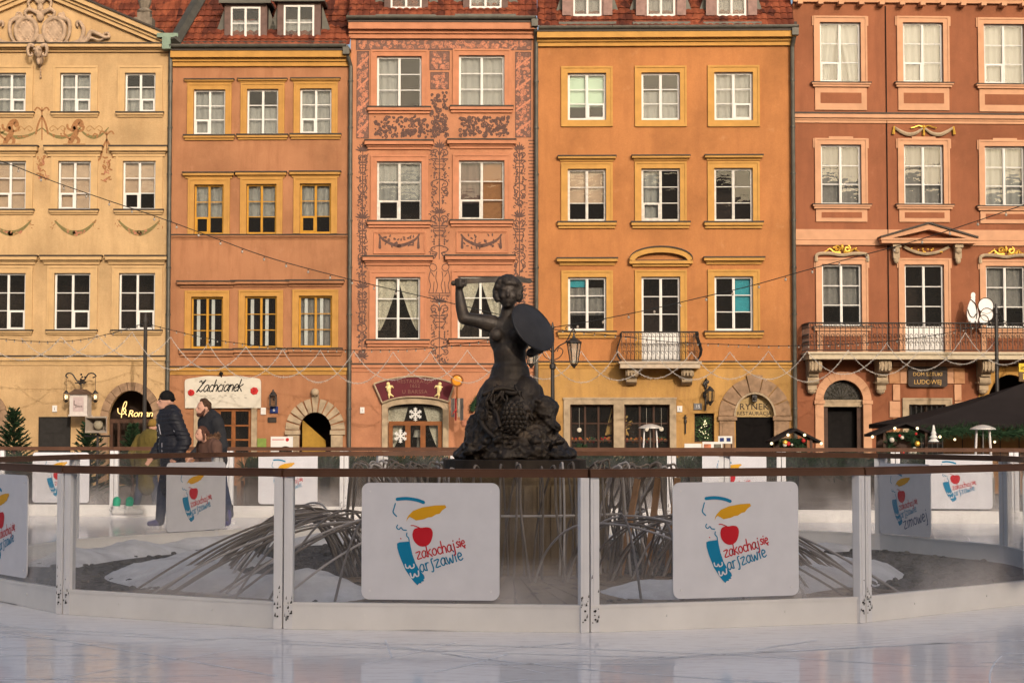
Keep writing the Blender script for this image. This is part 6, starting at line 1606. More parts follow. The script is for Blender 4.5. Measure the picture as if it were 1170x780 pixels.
plate(h3, 528, 480, 533, 486, simple('faint_plaque', (.45,.19,.12), .9), 'wall_plaque', 'small faded plaque on the pink wall by the statue', None)
# --- iron lamp on orange house
t = on_house(h4, 'wall_lamp', 'tall wrought iron wall lamp left of the restaurant arch', 'lamp', 806, 450); mb = MB()
mb.box(-.02,.02,-.03,.02,-.5,.45); mb.tube([(0,x,z) for x, z in spline([(-.02,.40),(-.25,.48),(-.45,.38),(-.45,.22)], 5)], .018, 6); mb.tube([(0,x,z) for x, z in spline([(-.02,.1),(-.2,.12),(-.3,.3)], 5)], .014, 6)
mb.lathe([(.03,.22),(.13,.10),(.14,.08)], (.10,-.45,0), 8); mb.lathe([(.12,-.22),(.06,-.30),(.02,-.36)], (.10,-.45,0), 8); mb.tube([(0,-.45,.22),(.10,-.45,.22)], .012, 5)
for k in range(6): an = k*pi/3; mb.tube([(.10+.125*cos(an),-.45+.125*sin(an),.09),(.10+.115*cos(an),-.45+.115*sin(an),-.22)], .010, 4)
for k in range(10): mb.ell((random.uniform(-.06,.08), -.05, random.uniform(-.3,.4)), (.05,.03,.06), seg=6, rings=4)
mb.build('iron_work', M_iron, t); MB().lathe([(.105,-.21),(.115,.08)], (.10,-.45,0), 6).build('lamp_glass', M_pane, t)
t = on_house(h4, 'wall_cross', 'thin dark iron ornament on wall right of display windows', 'ornament', 783, 485); mb = MB(); mb.tube([(0,-.03,.30),(0,-.03,-.28)], .022, 6); mb.tube([(-.06,-.03,.22),(.06,-.03,.22)], .018, 6); mb.ell((0,-.03,.1),(.04,.03,.09)); mb.build('iron', M_iron, t)
# --- plaque and cockerel on the red house
t = on_house(h5, 'shop_plaque', 'dark plaque with bronze lettering under the long balcony', 'sign', 1058.5, 431); q = lambda px, py: lp(h5, px, py, 1058.5, 431)
a = q(1036.5, 442); b = q(1081, 419); MB().prism([(a[0]+x, a[1]+z) for x, z in rounded(b[0]-a[0], b[1]-a[1], .09)], -.12, -.03).build('board', simple('dark_brown_board', (.030,.018,.014), .5), t)
M_brl = simple('bronze_letters', (.36,.22,.07), .4, .4, var=.2)
text_mesh('DOM SZTUKI', .155, M_brl, t, (0,-.126,.09)); text_mesh('LUDOWEJ', .19, M_brl, t, (0,-.126,-.15))
t = on_house(h5, 'cockerel_sign', 'white metal cockerel standing behind the balcony rail', 'sign', 1112, 371, -.62); q = lambda px, py: lp(h5, px, py, 1112, 371)
Pq = lambda *pts: [q(*p) for p in pts]
M_wmet = simple('white_sheet_metal', (.72,.68,.66), .5, var=.06)
MB().prism([q(*p) for p in spline([(1101,371),(1098,362),(1099,352),(1102,344),(1104,339.5),(1107,341),(1107,347),(1110,356),(1111,365),(1109,371)], 4)], -.03, .03).build('body', M_wmet, t)
MB().prism([q(*p) for p in spline([(1102,341),(1102.5,337),(1105,335.8),(1107,338),(1106,342),(1102,341)], 4)[:-1]], -.045, -.03).build('head', M_wmet, t)
for k, (cx, cy, r) in enumerate(((1119,351,9.0), (1120,361,7.5), (1116,367,5.5))):
    x, z = q(cx, cy); r /= K; n = 22
    MB().prism([(x+r*cos(2*pi*i/n), z+r*sin(2*pi*i/n)) for i in range(n)], -.03-.02*k, -.012-.02*k).build('tail_feather', M_wmet, t)
    MB().tube([(x+r*cos(2*pi*i/n), -.04-.02*k, z+r*sin(2*pi*i/n)) for i in range(n)], .014, 5, closed=True).build('feather_rim', M_flash, t)
mb = MB()
for pts in (((1102,344),(1107,349),(1109,358),(1108,366)), ((1098.5,355),(1101,362),(1105,364),(1108,360)), ((1101,368),(1101,377)), ((1107,368),(1108,377))): mb.tube([(x,-.04,z) for x, z in [q(*p) for p in (spline(pts,4) if len(pts) > 2 else pts)]], .016, 5)
mb.build('outline', M_flash, t)
# --- yellow bar sign
t = on_house(h5, 'bar_sign', 'yellow and dark lettered sign at the right picture edge', 'sign', 1147.5, 437, -1.35); q = lambda px, py: lp(h5, px, py, 1147.5, 437)
b = q(1185, 417); MB().box(0, b[0], -.06, .0, b[1]*.53, b[1]).build('upper_board', simple('sign_yellow', (.62,.42,.03), .5), t); MB().box(0, b[0], -.06, .0, 0, b[1]*.52).build('lower_board', simple('sign_brown', (.10,.055,.02), .5), t)
text_mesh('italiensk', .22, M_black, t, (.04,-.065,b[1]*.76), align='LEFT'); text_mesh('BAR', .25, simple('sign_letter_yellow', (.66,.48,.08), .5), t, (.10,-.065,b[1]*.25), align='LEFT', space=1.4)
mb = MB(); mb.box(.1,.14,-.03,1.36,b[1]*.9,b[1]*.95); mb.box(b[0]-.14,b[0]-.1,-.03,1.36,b[1]*.9,b[1]*.95); mb.build('arms', M_iron, t)
# ================================================================ lamps, masts, light strings
def gp(px, Y): p = at(px, 491, Y); return Vector((p.x, Y, GZ))
GARY = 50.6
def mast(px, ytop, label):
    p = gp(px, GARY); top = at(px, ytop, GARY).z; t = thing('light_mast', label, 'mast', p, 0, 'masts that carry the light strings')
    mb = MB(); mb.lathe([(.075,0),(.075,.9),(.06,.95),(.055,top-GZ-.3),(.07,top-GZ-.28),(.03,top-GZ)], (0,0,0), 10); mb.build('pole', M_iron, t)
    mb = MB(); mb.tube([(-.1,0,top-GZ-.35),(.1,0,top-GZ-.35)], .02, 6); mb.tube([(.03,0,top-GZ-.4),(.03,0,top-GZ-.1),(.22,-.02,top-GZ-.5)], .012, 5); mb.build('hook', M_iron, t); return t
mast(165, 357, 'thin dark mast before the yellow house left of the skater'); mast(1140, 347, 'thin dark mast in front of the right end of the balcony')
LY = 47.5
p = gp(631.5, LY); topz = at(631.5, 372, LY).z-GZ
t = thing('street_lamp', 'dark iron street lamp with hanging lantern right of the statue', 'street lamp', p)
mb = MB(); mb.lathe([(.16,0),(.16,.3),(.10,.4),(.09,.9),(.11,.95),(.06,1.0),(.05,topz-1.2),(.085,topz-1.15),(.085,topz-1.05),(.045,topz-1.0),(.035,topz-.1),(.05,topz-.06),(.01,topz+.1)], (0,0,0), 10); mb.build('post', M_iron, t)
lx = (656-631.5)/F*LY; lz = at(0, 391, LY).z-GZ
for sg in (1, -1):
    mb = MB(); mb.tube([(sg*x,0,z) for x, z in spline([(0,topz-.75),(.18,topz-.55),(.38,topz-.42),(.55,lz+.36),(.62,lz+.24)], 5)], .020, 6)
    mb.tube([(sg*x,0,z) for x, z in spline([(0,topz-.95),(.2,topz-.85),(.28,topz-.68),(.18,topz-.6),(.12,topz-.7)], 5)], .014, 6); mb.tube([(sg*x,0,z) for x, z in spline([(.60,lz+.30),(.5,lz+.44),(.36,lz+.40),(.40,lz+.28)], 5)], .013, 6); mb.build('bracket', M_iron, t)
    ln = MB(); c = (sg*lx*1.0, 0, lz)
    ln.lathe([(.015,.24),(.04,.16),(.06,.12),(.20,.02),(.22,-.01),(.19,-.03)], c, 6); ln.lathe([(.10,-.58),(.07,-.63),(.02,-.70)], c, 6)
    for k in range(6): an = k*pi/3; ln.tube([(c[0]+.19*cos(an),c[1]+.19*sin(an),lz-.02),(c[0]+.10*cos(an),c[1]+.10*sin(an),lz-.58)], .012, 4)
    lo = ln.build('lantern', M_iron, t); MB().lathe([(.09,-.57),(.175,-.03)], c, 6).build('lantern_glass', glassy('frosted_lantern_glass', (.8,.8,.78), .05, .1, .25, (.6,.58,.5)) if 'frosted_lantern_glass' not in MATS else MATS['frosted_lantern_glass'], lo)
M_bulbg = simple('clear_bulb', (.30,.26,.22), .25, 0, .6); M_wire = simple('black_cable', (.02,.02,.02), .6)
def light_string(pts, label, step=.42, drop=.06, r=.010, br=.026, bulbs=True):
    """pts: 3D points of the sagging cable"""
    P = [Vector(p) for p in pts]; o = P[0]; t = thing('light_string', label, 'light string', o)
    MB().tube([p-o for p in P], r, 5).build('cable', M_wire, t)
    mb = MB(); acc = 0
    for a, b in zip(P[:-1], P[1:]):
        l = (b-a).length
        while acc < l:
            c = a.lerp(b, acc/l)-o+Vector((0,0,-drop)); mb.lathe([(.012,.05),(.014,.0)], c, 5); mb.ell(c-Vector((0,0,br*.6)), (br,br,br*1.25), seg=7, rings=5, mi=1); acc += step
        acc -= l
    mb.build('bulbs', [M_black, M_bulbg], t, kind='stuff')
    return t
def pxline(pts, Y0, Y1=None):
    n = len(pts); Y1 = Y1 or Y0; x0, x1 = pts[0][0], pts[-1][0]
    return [at(x, y, Y0+(Y1-Y0)*(x-x0)/(x1-x0)) for x, y in spline(pts, 6)]
light_string(pxline([(-60,168),(0,184),(60,207),(120,228),(180,248),(240,270),(300,292),(360,309),(420,324),(480,338),(540,352),(631,374)], 44, LY), 'long light string falling from upper left to the street lamp', .60, .07, .012, .032)
light_string(pxline([(631,374),(680,366),(740,354),(800,340),(860,326),(920,309),(980,293),(1040,277),(1100,258),(1170,234),(1230,212)], LY, 43), 'long light string rising from the street lamp to the upper right', .72, .07, .012, .034)
light_string(pxline([(-40,384),(0,387),(40,390),(85,389),(130,380),(165,369)], GARY), 'short light string tied to the left mast, left of it', .24, .03, .010, .022)
light_string(pxline([(165,369),(200,378),(240,387),(280,393),(330,398),(400,400),(470,399),(530,393),(590,383),(631,376)], GARY, LY), 'light string between the left mast and the street lamp', .26, .03, .010, .022)
light_string(pxline([(631,376),(660,379),(700,383),(760,390),(820,393),(880,395),(940,394),(1000,391),(1060,384),(1110,374),(1140,364)], LY, GARY), 'light string between the street lamp and the right mast', .30, .03, .010, .022)
light_string(pxline([(1140,364),(1160,371),(1190,378)], GARY), 'short light string right of the right mast', .26, .03, .010, .022)
# tinsel swags
M_tinsel = simple('silver_tinsel', (.46,.42,.38), .4, .2, .5, var=.25, scale=30)
peaks = [(-20,386),(24,386),(70,385),(111,382),(151,379),(195,385),(238,392),(281,396),(323,399),(366,400),(404,401),(449,402),(492,402),(534,400),(578,399),(622,400),(664,401),(706,401),(748,402),(790,402),(834,402),(878,401),(922,401),(969,400),(1013,392),(1058,388),(1103,380),(1143,381),(1190,383)]
rt_ = random.Random(2); cnt = {}; ORD = 'zeroth first second third fourth fifth sixth seventh eighth ninth'.split()
for i in range(len(peaks)-2):
    (xa, ya), (xb, yb) = peaks[i], peaks[i+2]; sag = 34+rt_.uniform(-3,4) if xa > 150 else 26
    Yb = GARY + (.12 if i % 2 else -.12); pts = []
    for k in range(15):
        u = k/14; x = xa+(xb-xa)*u; y = ya+(yb-ya)*u + sag*(1-(2*u-1)**2)*.98; pts.append(at(x, y, Yb))
    o = pts[0]; nm_ = 'tinsel_swag'
    where = ('over the yellow house' if xb < 200 else 'over the terracotta house' if xb < 400 else 'over the pink house' if xb < 615 else 'over the orange house' if xb < 910 else 'over the red house')
    cnt[where] = cnt.get(where, 0)+1
    t = thing(nm_, ORD[cnt[where]]+' silver tinsel swag from the left '+where, 'tinsel', o, 0, 'tinsel swags strung '+where)
    P = [p-o for p in pts]; MB().tube(P, .008, 5).build('core', M_tinsel, t)
    mb = MB()
    for k in range(190):
        u = rt_.random()*13.98; j = int(u); c = P[j].lerp(P[j+1], u-j); v = Vector((rt_.gauss(0,1), rt_.gauss(0,1), rt_.gauss(0,1)-.6)).normalized(); l = rt_.uniform(.02,.07); w = v.orthogonal().normalized()*.006
        mb.add([c-w, c+w, c+v*l+w*.3, c+v*l-w*.3], [(0,1,2,3)])
    mb.build('tinsel_strands', M_tinsel, t, kind='stuff')
# ================================================================ things in the square
def conifer(px, Y, h, w, label, seed, lights=False):
    r = random.Random(seed); t = thing('fir_tree', label, 'tree', gp(px, Y), 0, 'small fir trees beyond the rink')
    MB().tube([(0,0,0),(0.01,0,h*.5),(0,0,h)], [.05,.03,.008], 6).build('trunk', M_darkwood, t)
    mb = MB(); n = int(40*h)
    for i in range(n):
        z = h*(.10+.88*(i/n)**.9); R = w*(1-z/h)**.75*r.uniform(.75,1.15)+.05; a = i*2.4+r.uniform(-.3,.3); up = .35+.5*z/h
        d = Vector((cos(a), sin(a), up)).normalized(); p = Vector((0,0,z)); side = Vector((-sin(a), cos(a), 0))
        tip = p+d*R; mb.tube([p, tip], [.010,.003], 4, mi=1)
        m = int(46*R/.5)+10
        for k in range(m):
            u = r.uniform(.12,1.0); c = p.lerp(tip, u); sg = r.choice((-1,1)); v = (d*.7+side*sg*r.uniform(.3,1)+Vector((0,0,r.uniform(-.25,.35)))).normalized(); l = r.uniform(.06,.15)*(1.15-u*.5); o = v.orthogonal().normalized()*.013
            mb.add([c-o, c+o, c+v*l+o*.4, c+v*l-o*.4], [(0,1,2,3)])
            if r.random() < .5: o2 = v.cross(o).normalized()*.013; mb.add([c-o2, c+o2, c+v*l+o2*.4, c+v*l-o2*.4], [(0,1,2,3)])
    mb.build('crown', [M_fir, M_darkwood], t)
    return t
conifer(16, 37, 2.15, .75, 'small fir tree in front of the yellow house at far left', 1); conifer(101, 38, 1.85, .75, 'small fir tree behind the loudspeaker', 2); conifer(152, 45, 1.85, .65, 'fir tree inside the glowing shop arch', 3); conifer(664, 40, 1.35, .42, 'tiny fir beside the rock of the statue, right', 4); conifer(418, 41, 1.05, .40, 'tiny fir left of the pink restaurant window', 5)
# loudspeaker on a stand
t = thing('loudspeaker', 'grey horn loudspeaker on a metal stand by the fir trees', 'loudspeaker', gp(110, 34)); pz = at(110, 485, 34).z-GZ
mb = MB(); w_, h_ = .20, .145
mb.add([(-w_,-.02,pz-h_),(w_,-.02,pz-h_),(w_,-.02,pz+h_),(-w_,-.02,pz+h_),(-.09,.30,pz-.08),(.09,.30,pz-.08),(.09,.30,pz+.08),(-.09,.30,pz+.08)], [(0,1,5,4),(1,2,6,5),(2,3,7,6),(3,0,4,7),(4,5,6,7)])
mb.tube([(-w_,-.03,pz-h_),(w_,-.03,pz-h_),(w_,-.03,pz+h_),(-w_,-.03,pz+h_)], .022, 6, closed=True); mb.tube([(0,.28,pz),(0,.46,pz)], .08, 10); mb.build('horn', simple('loudspeaker_grey', (.33,.28,.23), .6), t, fix=True)
mb = MB(); mb.lathe([(.10,-.02),(.085,.03),(.03,.05),(.0,.055)], (0,0,0), 16); o = mb.build('driver', simple('driver_cream', (.30,.26,.19), .6), t, loc=(.01,.13,pz), smooth=True); o.rotation_euler = (pi/2,0,0)
mb = MB(); mb.tube([(0,.12,0),(0,.12,pz-h_)], .025, 8); mb.tube([(-.25,.12,pz-.22),(.25,.12,pz-.22)], .02, 6)
for a in (0,2.1,4.2): mb.tube([(0,.12,.5),(.4*cos(a),.12+.4*sin(a),0)], .016, 6)
mb.build('stand', M_iron, t)
# posters and menu boards on easels
def easel(px0, px1, ytop, ybot, Y, label, mat, deco):
    a = at(px0, ytop, Y); b = at(px1, ybot, Y); cx = (a.x+b.x)/2; t = thing('menu_board', label, 'board', (cx, Y, GZ)); w = (b.x-a.x)/2; z0, z1 = b.z-GZ, a.z-GZ
    MB().box(-w, w, -.02, .02, z0, z1).build('panel', mat, t); mb = MB()
    for sg in (-1,1): mb.tube([(sg*w*.9,.03,z1),(sg*w*.95,-.02,0)], .018, 6)
    mb.tube([(0,.03,z1),(0,.45,0)], .018, 6); mb.build('easel', M_darkwood, t); deco(t, w, z0, z1); return t
def deco_face(t, w, z0, z1):
    c = (w*.35, z0+(z1-z0)*.48); n = 18
    MB().prism([(c[0]+.15*cos(2*pi*i/n), c[1]+.12*sin(2*pi*i/n)) for i in range(n)], -.024, -.0205).build('printed_shape', M_black, t)
    MB().prism([(w*-.05,z0+.02),(w*.75,z0+.02),(w*.6,z0+.17),(w*.1,z0+.17)], -.025, -.0205).build('printed_shape', M_grey, t)
    MB().prism([(w*.5+.04*cos(2*pi*i/n), z1-.07+.04*sin(2*pi*i/n)) for i in range(n)], -.024, -.0205).build('printed_dot', M_red, t); mb = MB(); mb.ribbon([(-w*.85,z1-.07),(w*.2,z1-.07)], .018, -.0212); mb.build('printed_line', M_red, t)
easel(309.5, 334.5, 498.5, 531, 40, 'white poster with black shape before the stone arch', M_white, deco_face)
def deco_menu(t, w, z0, z1):
    for k, c in enumerate(((.42,.14,.07), (.10,.09,.07), (.35,.10,.06), (.30,.16,.08))):
        x = -w*.5 if k % 2 == 0 else w*.5; z = z1-(z1-z0)*(.28+.44*(k//2)); MB().box(x-w*.36, x+w*.36, -.024, -.0205, z-.09, z+.09).build('printed_photo', simple('menu_photo_%d' % k, c, .6, var=.5, scale=12), t)
def deco_lines(t, w, z0, z1):
    mb = MB()
    for k in range(2): mb.ribbon([(-w*.6,z1-.12-.05*k),(w*.1,z1-.12-.05*k)], .018, -.0212)
    mb.build('printed_line', M_grey, t)
easel(782, 801.5, 506.5, 529, 42, 'plain white menu board left of the picture menu', M_white, deco_lines); easel(802.5, 825.5, 504.5, 529, 41.5, 'menu board with food pictures before the orange house', M_white, deco_menu)
def deco_book(t, w, z0, z1):
    for sg in (-1,1): MB().box(sg*w*.48-w*.30, sg*w*.48+w*.30, -.024, -.0205, z0+.05, z1-.04).build('printed_block', M_blue, t)
easel(820.5, 836.5, 498, 506.5, 43, 'open menu book on a stand beside the restaurant arch', M_white, deco_book)
# patio heaters
def heater(px, ytop, Y, label, w=.28):
    t = thing('patio_heater', label, 'heater', gp(px, Y)); z = at(px, ytop, Y).z-GZ; mb = MB(); mb.lathe([(w*1.05,z-.10),(w*1.0,z-.07),(w*.5,z-.01),(w*.1,z+.01)], (0,0,0), 16); mb.build('reflector', simple('pale_metal', (.55,.52,.48), .4, .3), t)
    mb = MB()
    for k in range(4): a = .25+pi*(k//2)+(.0 if k % 2 else -.5); mb.tube([(.15*cos(a),.15*sin(a),z-.08),(.24*cos(a),.24*sin(a),0)], .016, 6)
    mb.build('legs', M_wmet, t); mb = MB(); mb.tube([(0,0,.6),(0,0,z-.10)], .018, 8); mb.box(-.2,.2,-.2,.2,0.01,.62); mb.build('burner', simple('grey_steel', (.2,.19,.18), .4, .6), t)
    return t
heater(743, 484.5, 43, 'patio heater with square legs beside the right display window'); heater(1123, 485.5, 40, 'white legged patio heater in front of the dark parasol')
# big dark parasol
t = thing('parasol', 'large charcoal parasol with fir garland at right', 'parasol', gp(1172, 46)); z0 = at(0, 484, 46).z-GZ; za = at(0, 437, 46).z-GZ; w_ = (1172-1016)/F*46
mb = MB(); C4 = [(-w_,-2.0),(w_,-2.0),(w_,2.6),(-w_,2.6)]; nsub = 10
for i in range(4):
    a, b = C4[i], C4[(i+1) % 4]
    for k in range(nsub):
        u0, u1 = k/nsub, (k+1)/nsub
        pt = lambda u, v: (((a[0]+(b[0]-a[0])*u)*(1-v)), ((a[1]+(b[1]-a[1])*u)*(1-v)), z0+(za-z0)*v - .12*sin(pi*v)*(1-abs(2*u-1)*.4) )
        for j in range(6): mb.quad(pt(u0,j/6), pt(u1,j/6), pt(u1,(j+1)/6), pt(u0,(j+1)/6))
    mb.quad((a[0],a[1],z0),(b[0],b[1],z0),(b[0],b[1],z0-.12),(a[0],a[1],z0-.12))
mb.build('canopy', simple('charcoal_canvas', (.022,.018,.018), .95, 0, .04, var=.12, scale=2, bump=.1), t)
mb = MB(); mb.tube([(0,0,0),(0,0,za)], .05, 8); mb.box(-.4,.4,-.4,.4,0,.08); mb.build('pole', M_iron, t)
mb = MB(); rope = [(-w_+.2+.25*k, -2.02, z0-.20-.05*sin(k*.9)) for k in range(30)]; mb.tube(rope, .06, 5); fir_rope(mb, rope, .24, 3600, l=.2); mb.build('fir_garland', M_fir, t)
for k in range(7):
    p = rope[4+4*k]; MB().ell((p[0],p[1]-.05,p[2]-.22), .032, seg=8, rings=6).build('lamp_bulb', M_bulb, t)
t = thing('wind_screen', 'brown slatted wind screen below the dark parasol', 'screen', gp(1078, 45.5)); zt_ = at(0, 489, 45.5).z-GZ
for k in range(8):
    x = k*.49; MB().box(x, x+.47, -.02, .02, .05, zt_).build('screen_panel', simple('screen_wood', (.34,.17,.065), .8, var=.22, scale=3), t)
    MB().box(x+.47, x+.49, -.03, .03, 0, zt_).build('screen_post', M_flash, t)
# little decorated booths
def booth(px, Y, ytop, wpx, label, seed, rich=True):
    r = random.Random(seed); t = thing('market_booth', label, 'booth', gp(px, Y)); s_ = Y/F; z = at(0, ytop, Y).z-GZ; w = wpx/2*s_
    mb = MB()
    for sg in (-1,1): mb.prism([(0,z),(sg*w,z-.30),(sg*w,z-.36),(0,z-.06)], -.5, .5)
    mb.build('roof', simple('tarred_roof', (.020,.017,.017), .9, 0, .05), t, fix=True)
    mb = MB()
    for sx in (-.62,.62):
        for sy in (-.4,.4): mb.box(sx*w-.03, sx*w+.03, sy-.03, sy+.03, 0, z-.2)
    mb.box(-.62*w,.62*w,-.42,.40,0,.75); mb.box(-.62*w,.62*w,.36,.40,.75,z-.25); mb.build('frame', M_darkwood, t)
    g = MB(); pth = [(-.45*w,-.46,.8),(-.5*w,-.46,z-.35),(.2*w,-.46,z-.3),(.25*w,-.46,.8)]; g.tube(pth, .05, 5); fir_rope(g, pth, .16, 500); g.build('fir_garland', M_fir, t)
    for k in range(16 if rich else 10):
        x = r.uniform(-.6,.3)*w; zz = r.uniform(.9,z-.25); MB().ell((x,-.60,zz), r.uniform(.03,.075), seg=10, rings=8).build('bauble', r.choice((M_red,M_red,M_gold,M_cream)), t)
    for k in range(4): MB().ell((-w+2*w*k/3,-.5,z-.36+(.2 if k in (1,2) else 0)), .035, seg=8, rings=6).build('lamp_bulb', M_bulb, t)
    return t
booth(906, 42, 489, 56, 'small dark roofed booth with baubles beside the restaurant arch', 1, False)
bt = booth(1030, 42, 481.5, 76, 'dark roofed booth with red baubles before the red house', 2)
mb = MB(); zz = at(0, 496, 42).z-GZ
for k in range(4): mb.lathe([(.13-.03*k,-.02+.09*k),(.02,.10+.09*k)], (.62,-.62,zz-.15), 10)
mb.build('white_paper_tree', M_white, bt)
# planters with fir hedge beyond the outer fence
for px, Y, w, lab in ((330,33,1.6,'long planter of fir below the poster'), (440,33,2.4,'long planter of fir below the pink house'), (700,31,3.6,'long planter of fir below the display windows'), (860,30,2.2,'planter of fir below the restaurant arch'), (985,29.5,2.2,'planter of fir below the red portal'), (20,34,1.2,'planter of fir at far left')):
    t = thing('fir_planter', lab, 'planter', gp(px, Y), 0, 'planters beyond the outer fence'); zc = at(0, 533, Y).z-GZ
    MB().box(-w/2, w/2, -.18, .18, 0, zc-.1).build('trough', simple('dark_planter_wood', (.06,.045,.035), .8, var=.3, scale=3), t)
    mb = MB(); fir_rope(mb, [(-w/2,0,zc-.06),(0,0,zc-.03),(w/2,0,zc-.06)], .34, int(1500*w), l=.14); mb.build('fir_branches', M_fir, t)
# wooden benches / tables beyond the fence
for px, Y, lab in ((950,31,'plain wooden bench beyond the outer fence at right'), (235,35,'plain wooden bench beyond the outer fence at left')):
    t = thing('wooden_bench', lab, 'bench', gp(px, Y)); Mw = simple('bench_wood', (.28,.15,.08), .8, var=.2)
    for k in range(3): MB().box(-.9,.9,-.22+.15*k,-.09+.15*k,.70,.74).build('seat_slat', Mw, t)
    for sg in (-1,1): MB().box(sg*.7-.04, sg*.7+.04, -.2, .2, 0, .70).build('leg', Mw, t)
# pair of skates left at the foot of the outer fence
for k, px in enumerate((158, 172)):
    p = on_ground(px, 586.5); t = thing('ice_skate', ('left' if k == 0 else 'right')+' one of the white and green skates by the outer fence', 'skate', (p.x, min(p.y, 28.2), 0), radians(14)); mb = MB()
    mb.limb([(-.12,0,.09),(0,0,.09),(.10,0,.085)], [.045,.05,.04], 10); mb.limb([(-.09,0,.10),(-.08,0,.20)], [.05,.055], 10); mb.blob('boot', M_white, t, .012, 1)
    MB().box(-.17,.16,-.004,.004,0.001,.035).box(-.11,-.08,-.006,.006,.03,.06).box(.06,.09,-.006,.006,.03,.06).build('blade', M_alu, t)
    mb = MB(); mb.limb([(-.08,0,.21),(-.075,0,.27)], [.062,.066], 10); mb.blob('cuff', simple('green_cloth', (.02,.32,.18), .7, var=.15), t, .012, 1)
# ================================================================ people
M_skin = simple('skin', (.50,.27,.19), .55, var=.08, scale=20); M_dkeye = simple('dark_eye', (.03,.02,.02), .3)
M_jean = simple('dark_jeans', (.03,.04,.075), .85, var=.15); M_hair1 = simple('brown_hair', (.060,.030,.016), .7, var=.35, scale=40); M_hair2 = simple('chestnut_hair', (.075,.032,.020), .7, var=.35, scale=40)
def puffer_mat():
    m, nt, N, L = nm('black_quilted_cloth'); vec = _map(nt, (1,1,1)); sx = N.new('ShaderNodeSeparateXYZ'); L.new(vec, sx.inputs[0])
    a = N.new('ShaderNodeMath'); a.operation = 'MULTIPLY'; a.inputs[1].default_value = 62; L.new(sx.outputs['Z'], a.inputs[0])
    b = N.new('ShaderNodeMath'); b.operation = 'SINE'; L.new(a.outputs[0], b.inputs[0]); c = N.new('ShaderNodeMath'); c.operation = 'ABSOLUTE'; L.new(b.outputs[0], c.inputs[0])
    _out(nt, _pr(nt, (.013,.013,.018), .6, 0, .3, _bump(nt, c.outputs[0], .35, .02)).outputs[0]); return m
M_puff = puffer_mat()
def person(label, px, Y, h, face, lean, coat, hair, hat=None, sex='m', arms=None, skates=None, base=0.0, fur=None, beard=False, nod=0.0, coat_len=.86, z_off=0):
    """standing figure, height h (sole to crown); local -y is where the figure faces; face = heading angle (0 = towards the viewer)"""
    t = thing('person', label, 'person', (at(px,491,Y).x, Y, base), face); sk = .07 if skates else 0
    H = h; hd = H/7.3; top = H+sk
    hip = sk+H*.50; sho = sk+H*.815; nk = sk+H*.86; L_ = lean
    def P(x, y, z):                      # lean: shear forward above the hips
        f = max(0, z-hip)/(H*.5); return Vector((x, y-L_*f, z))
    hc = P(0, -.02-nod*.08, top-hd*.52-nod*.03)
    w = H*.115
    b = MB()
    b.ell(hc, (hd*.36,hd*.42,hd*.50), seg=16, rings=12); b.ell(hc+Vector((0,-hd*.10,-hd*.22)), (hd*.29,hd*.32,hd*.30), seg=14, rings=10)
    b.ell(hc+Vector((0,-hd*.45,-hd*.08)), (hd*.055,hd*.09,hd*.10)); 
    for sg in (-1,1): b.ell(hc+Vector((sg*hd*.37,.01,-hd*.04)), (hd*.05,hd*.09,hd*.13)); b.ell(hc+Vector((sg*hd*.15,-hd*.36,hd*.06)), (hd*.11,hd*.06,hd*.03))
    b.ell(hc+Vector((0,-hd*.40,-hd*.26)), (hd*.12,hd*.05,hd*.03))
    b.tube([hc+Vector((0,.01,-hd*.3)), P(0,.01,nk-.04)], [hd*.23,hd*.27], 12)
    b.ell(P(0,0,sho-.10), (w*1.25,H*.060,H*.12), seg=14, rings=10); b.ell(P(0,0,hip+.12), (w*1.0,H*.055,H*.13), seg=14, rings=10)
    lj = []
    for sg in (-1,1):
        st = .10*sg
        leg = [P(sg*H*.052,0,hip), Vector((sg*H*.062, -.02+st*.8, sk+H*.28)), Vector((sg*H*.066, .02+st*1.6, sk+.07))]; lj.append(leg)
        b.limb(leg, [H*.05,H*.034,H*.025], 10)
    aj = []
    for i, sg in enumerate((-1,1)):
        if arms: el, ha = arms[i]; el = P(*el); ha = P(*ha)
        else: el = P(sg*w*1.75, .05, sk+H*.63); ha = P(sg*w*1.7, -.10, sk+H*.47)
        s0 = P(sg*w*1.28, 0, sho-.02); aj.append((s0, el, ha)); b.limb([s0, el, ha], [H*.032,H*.026,H*.019], 10)
        d = (ha-el).normalized(); b.ell(ha+d*.045, (.030,.036,.040), seg=8, rings=6)
        o = d.orthogonal().normalized()
        for k in range(4): q = ha+d*.07+o*(.018*(k-1.5)); b.limb([q, q+d*(.035+.006*(k in (1,2)))+Vector((0,-.012,-.01)), q+d*(.055+.008*(k in (1,2)))+Vector((0,-.025,-.025))], [.0095,.009,.008], 6)
        q = ha+d*.03+o*.03; b.limb([q, q+d*.03+o*.02, q+d*.05+o*.022], [.011,.010,.009], 6)
    b.blob('body', M_skin, t, .011, 1)
    for sg in (-1,1): MB().ell(hc+Vector((sg*hd*.15,-hd*.385,hd*.0)), (hd*.05,hd*.03,hd*.028), seg=8, rings=6).build('eye', M_dkeye, t)
    c = MB()
    c.ell(P(0,0,sho-.09), (w*1.5,H*.092,H*.145), seg=16, rings=12); c.ell(P(0,.0,hip+.16), (w*1.42,H*.098,H*.16), seg=16, rings=12); c.limb([P(0,0,hip+.12), P(0,.0,sk+H*(1-coat_len)+.30)], [H*.090,H*.098], 14); c.ell(P(0,0,hip-.02), (w*1.35,H*.085,H*.10), seg=16, rings=12)
    c.ell(P(0,.02,nk-.035), (hd*.42,hd*.40,hd*.20), seg=14, rings=10)
    for s0, el, ha in aj: c.limb([s0, el, el.lerp(ha,.92)], [H*.054,H*.048,H*.038], 12)
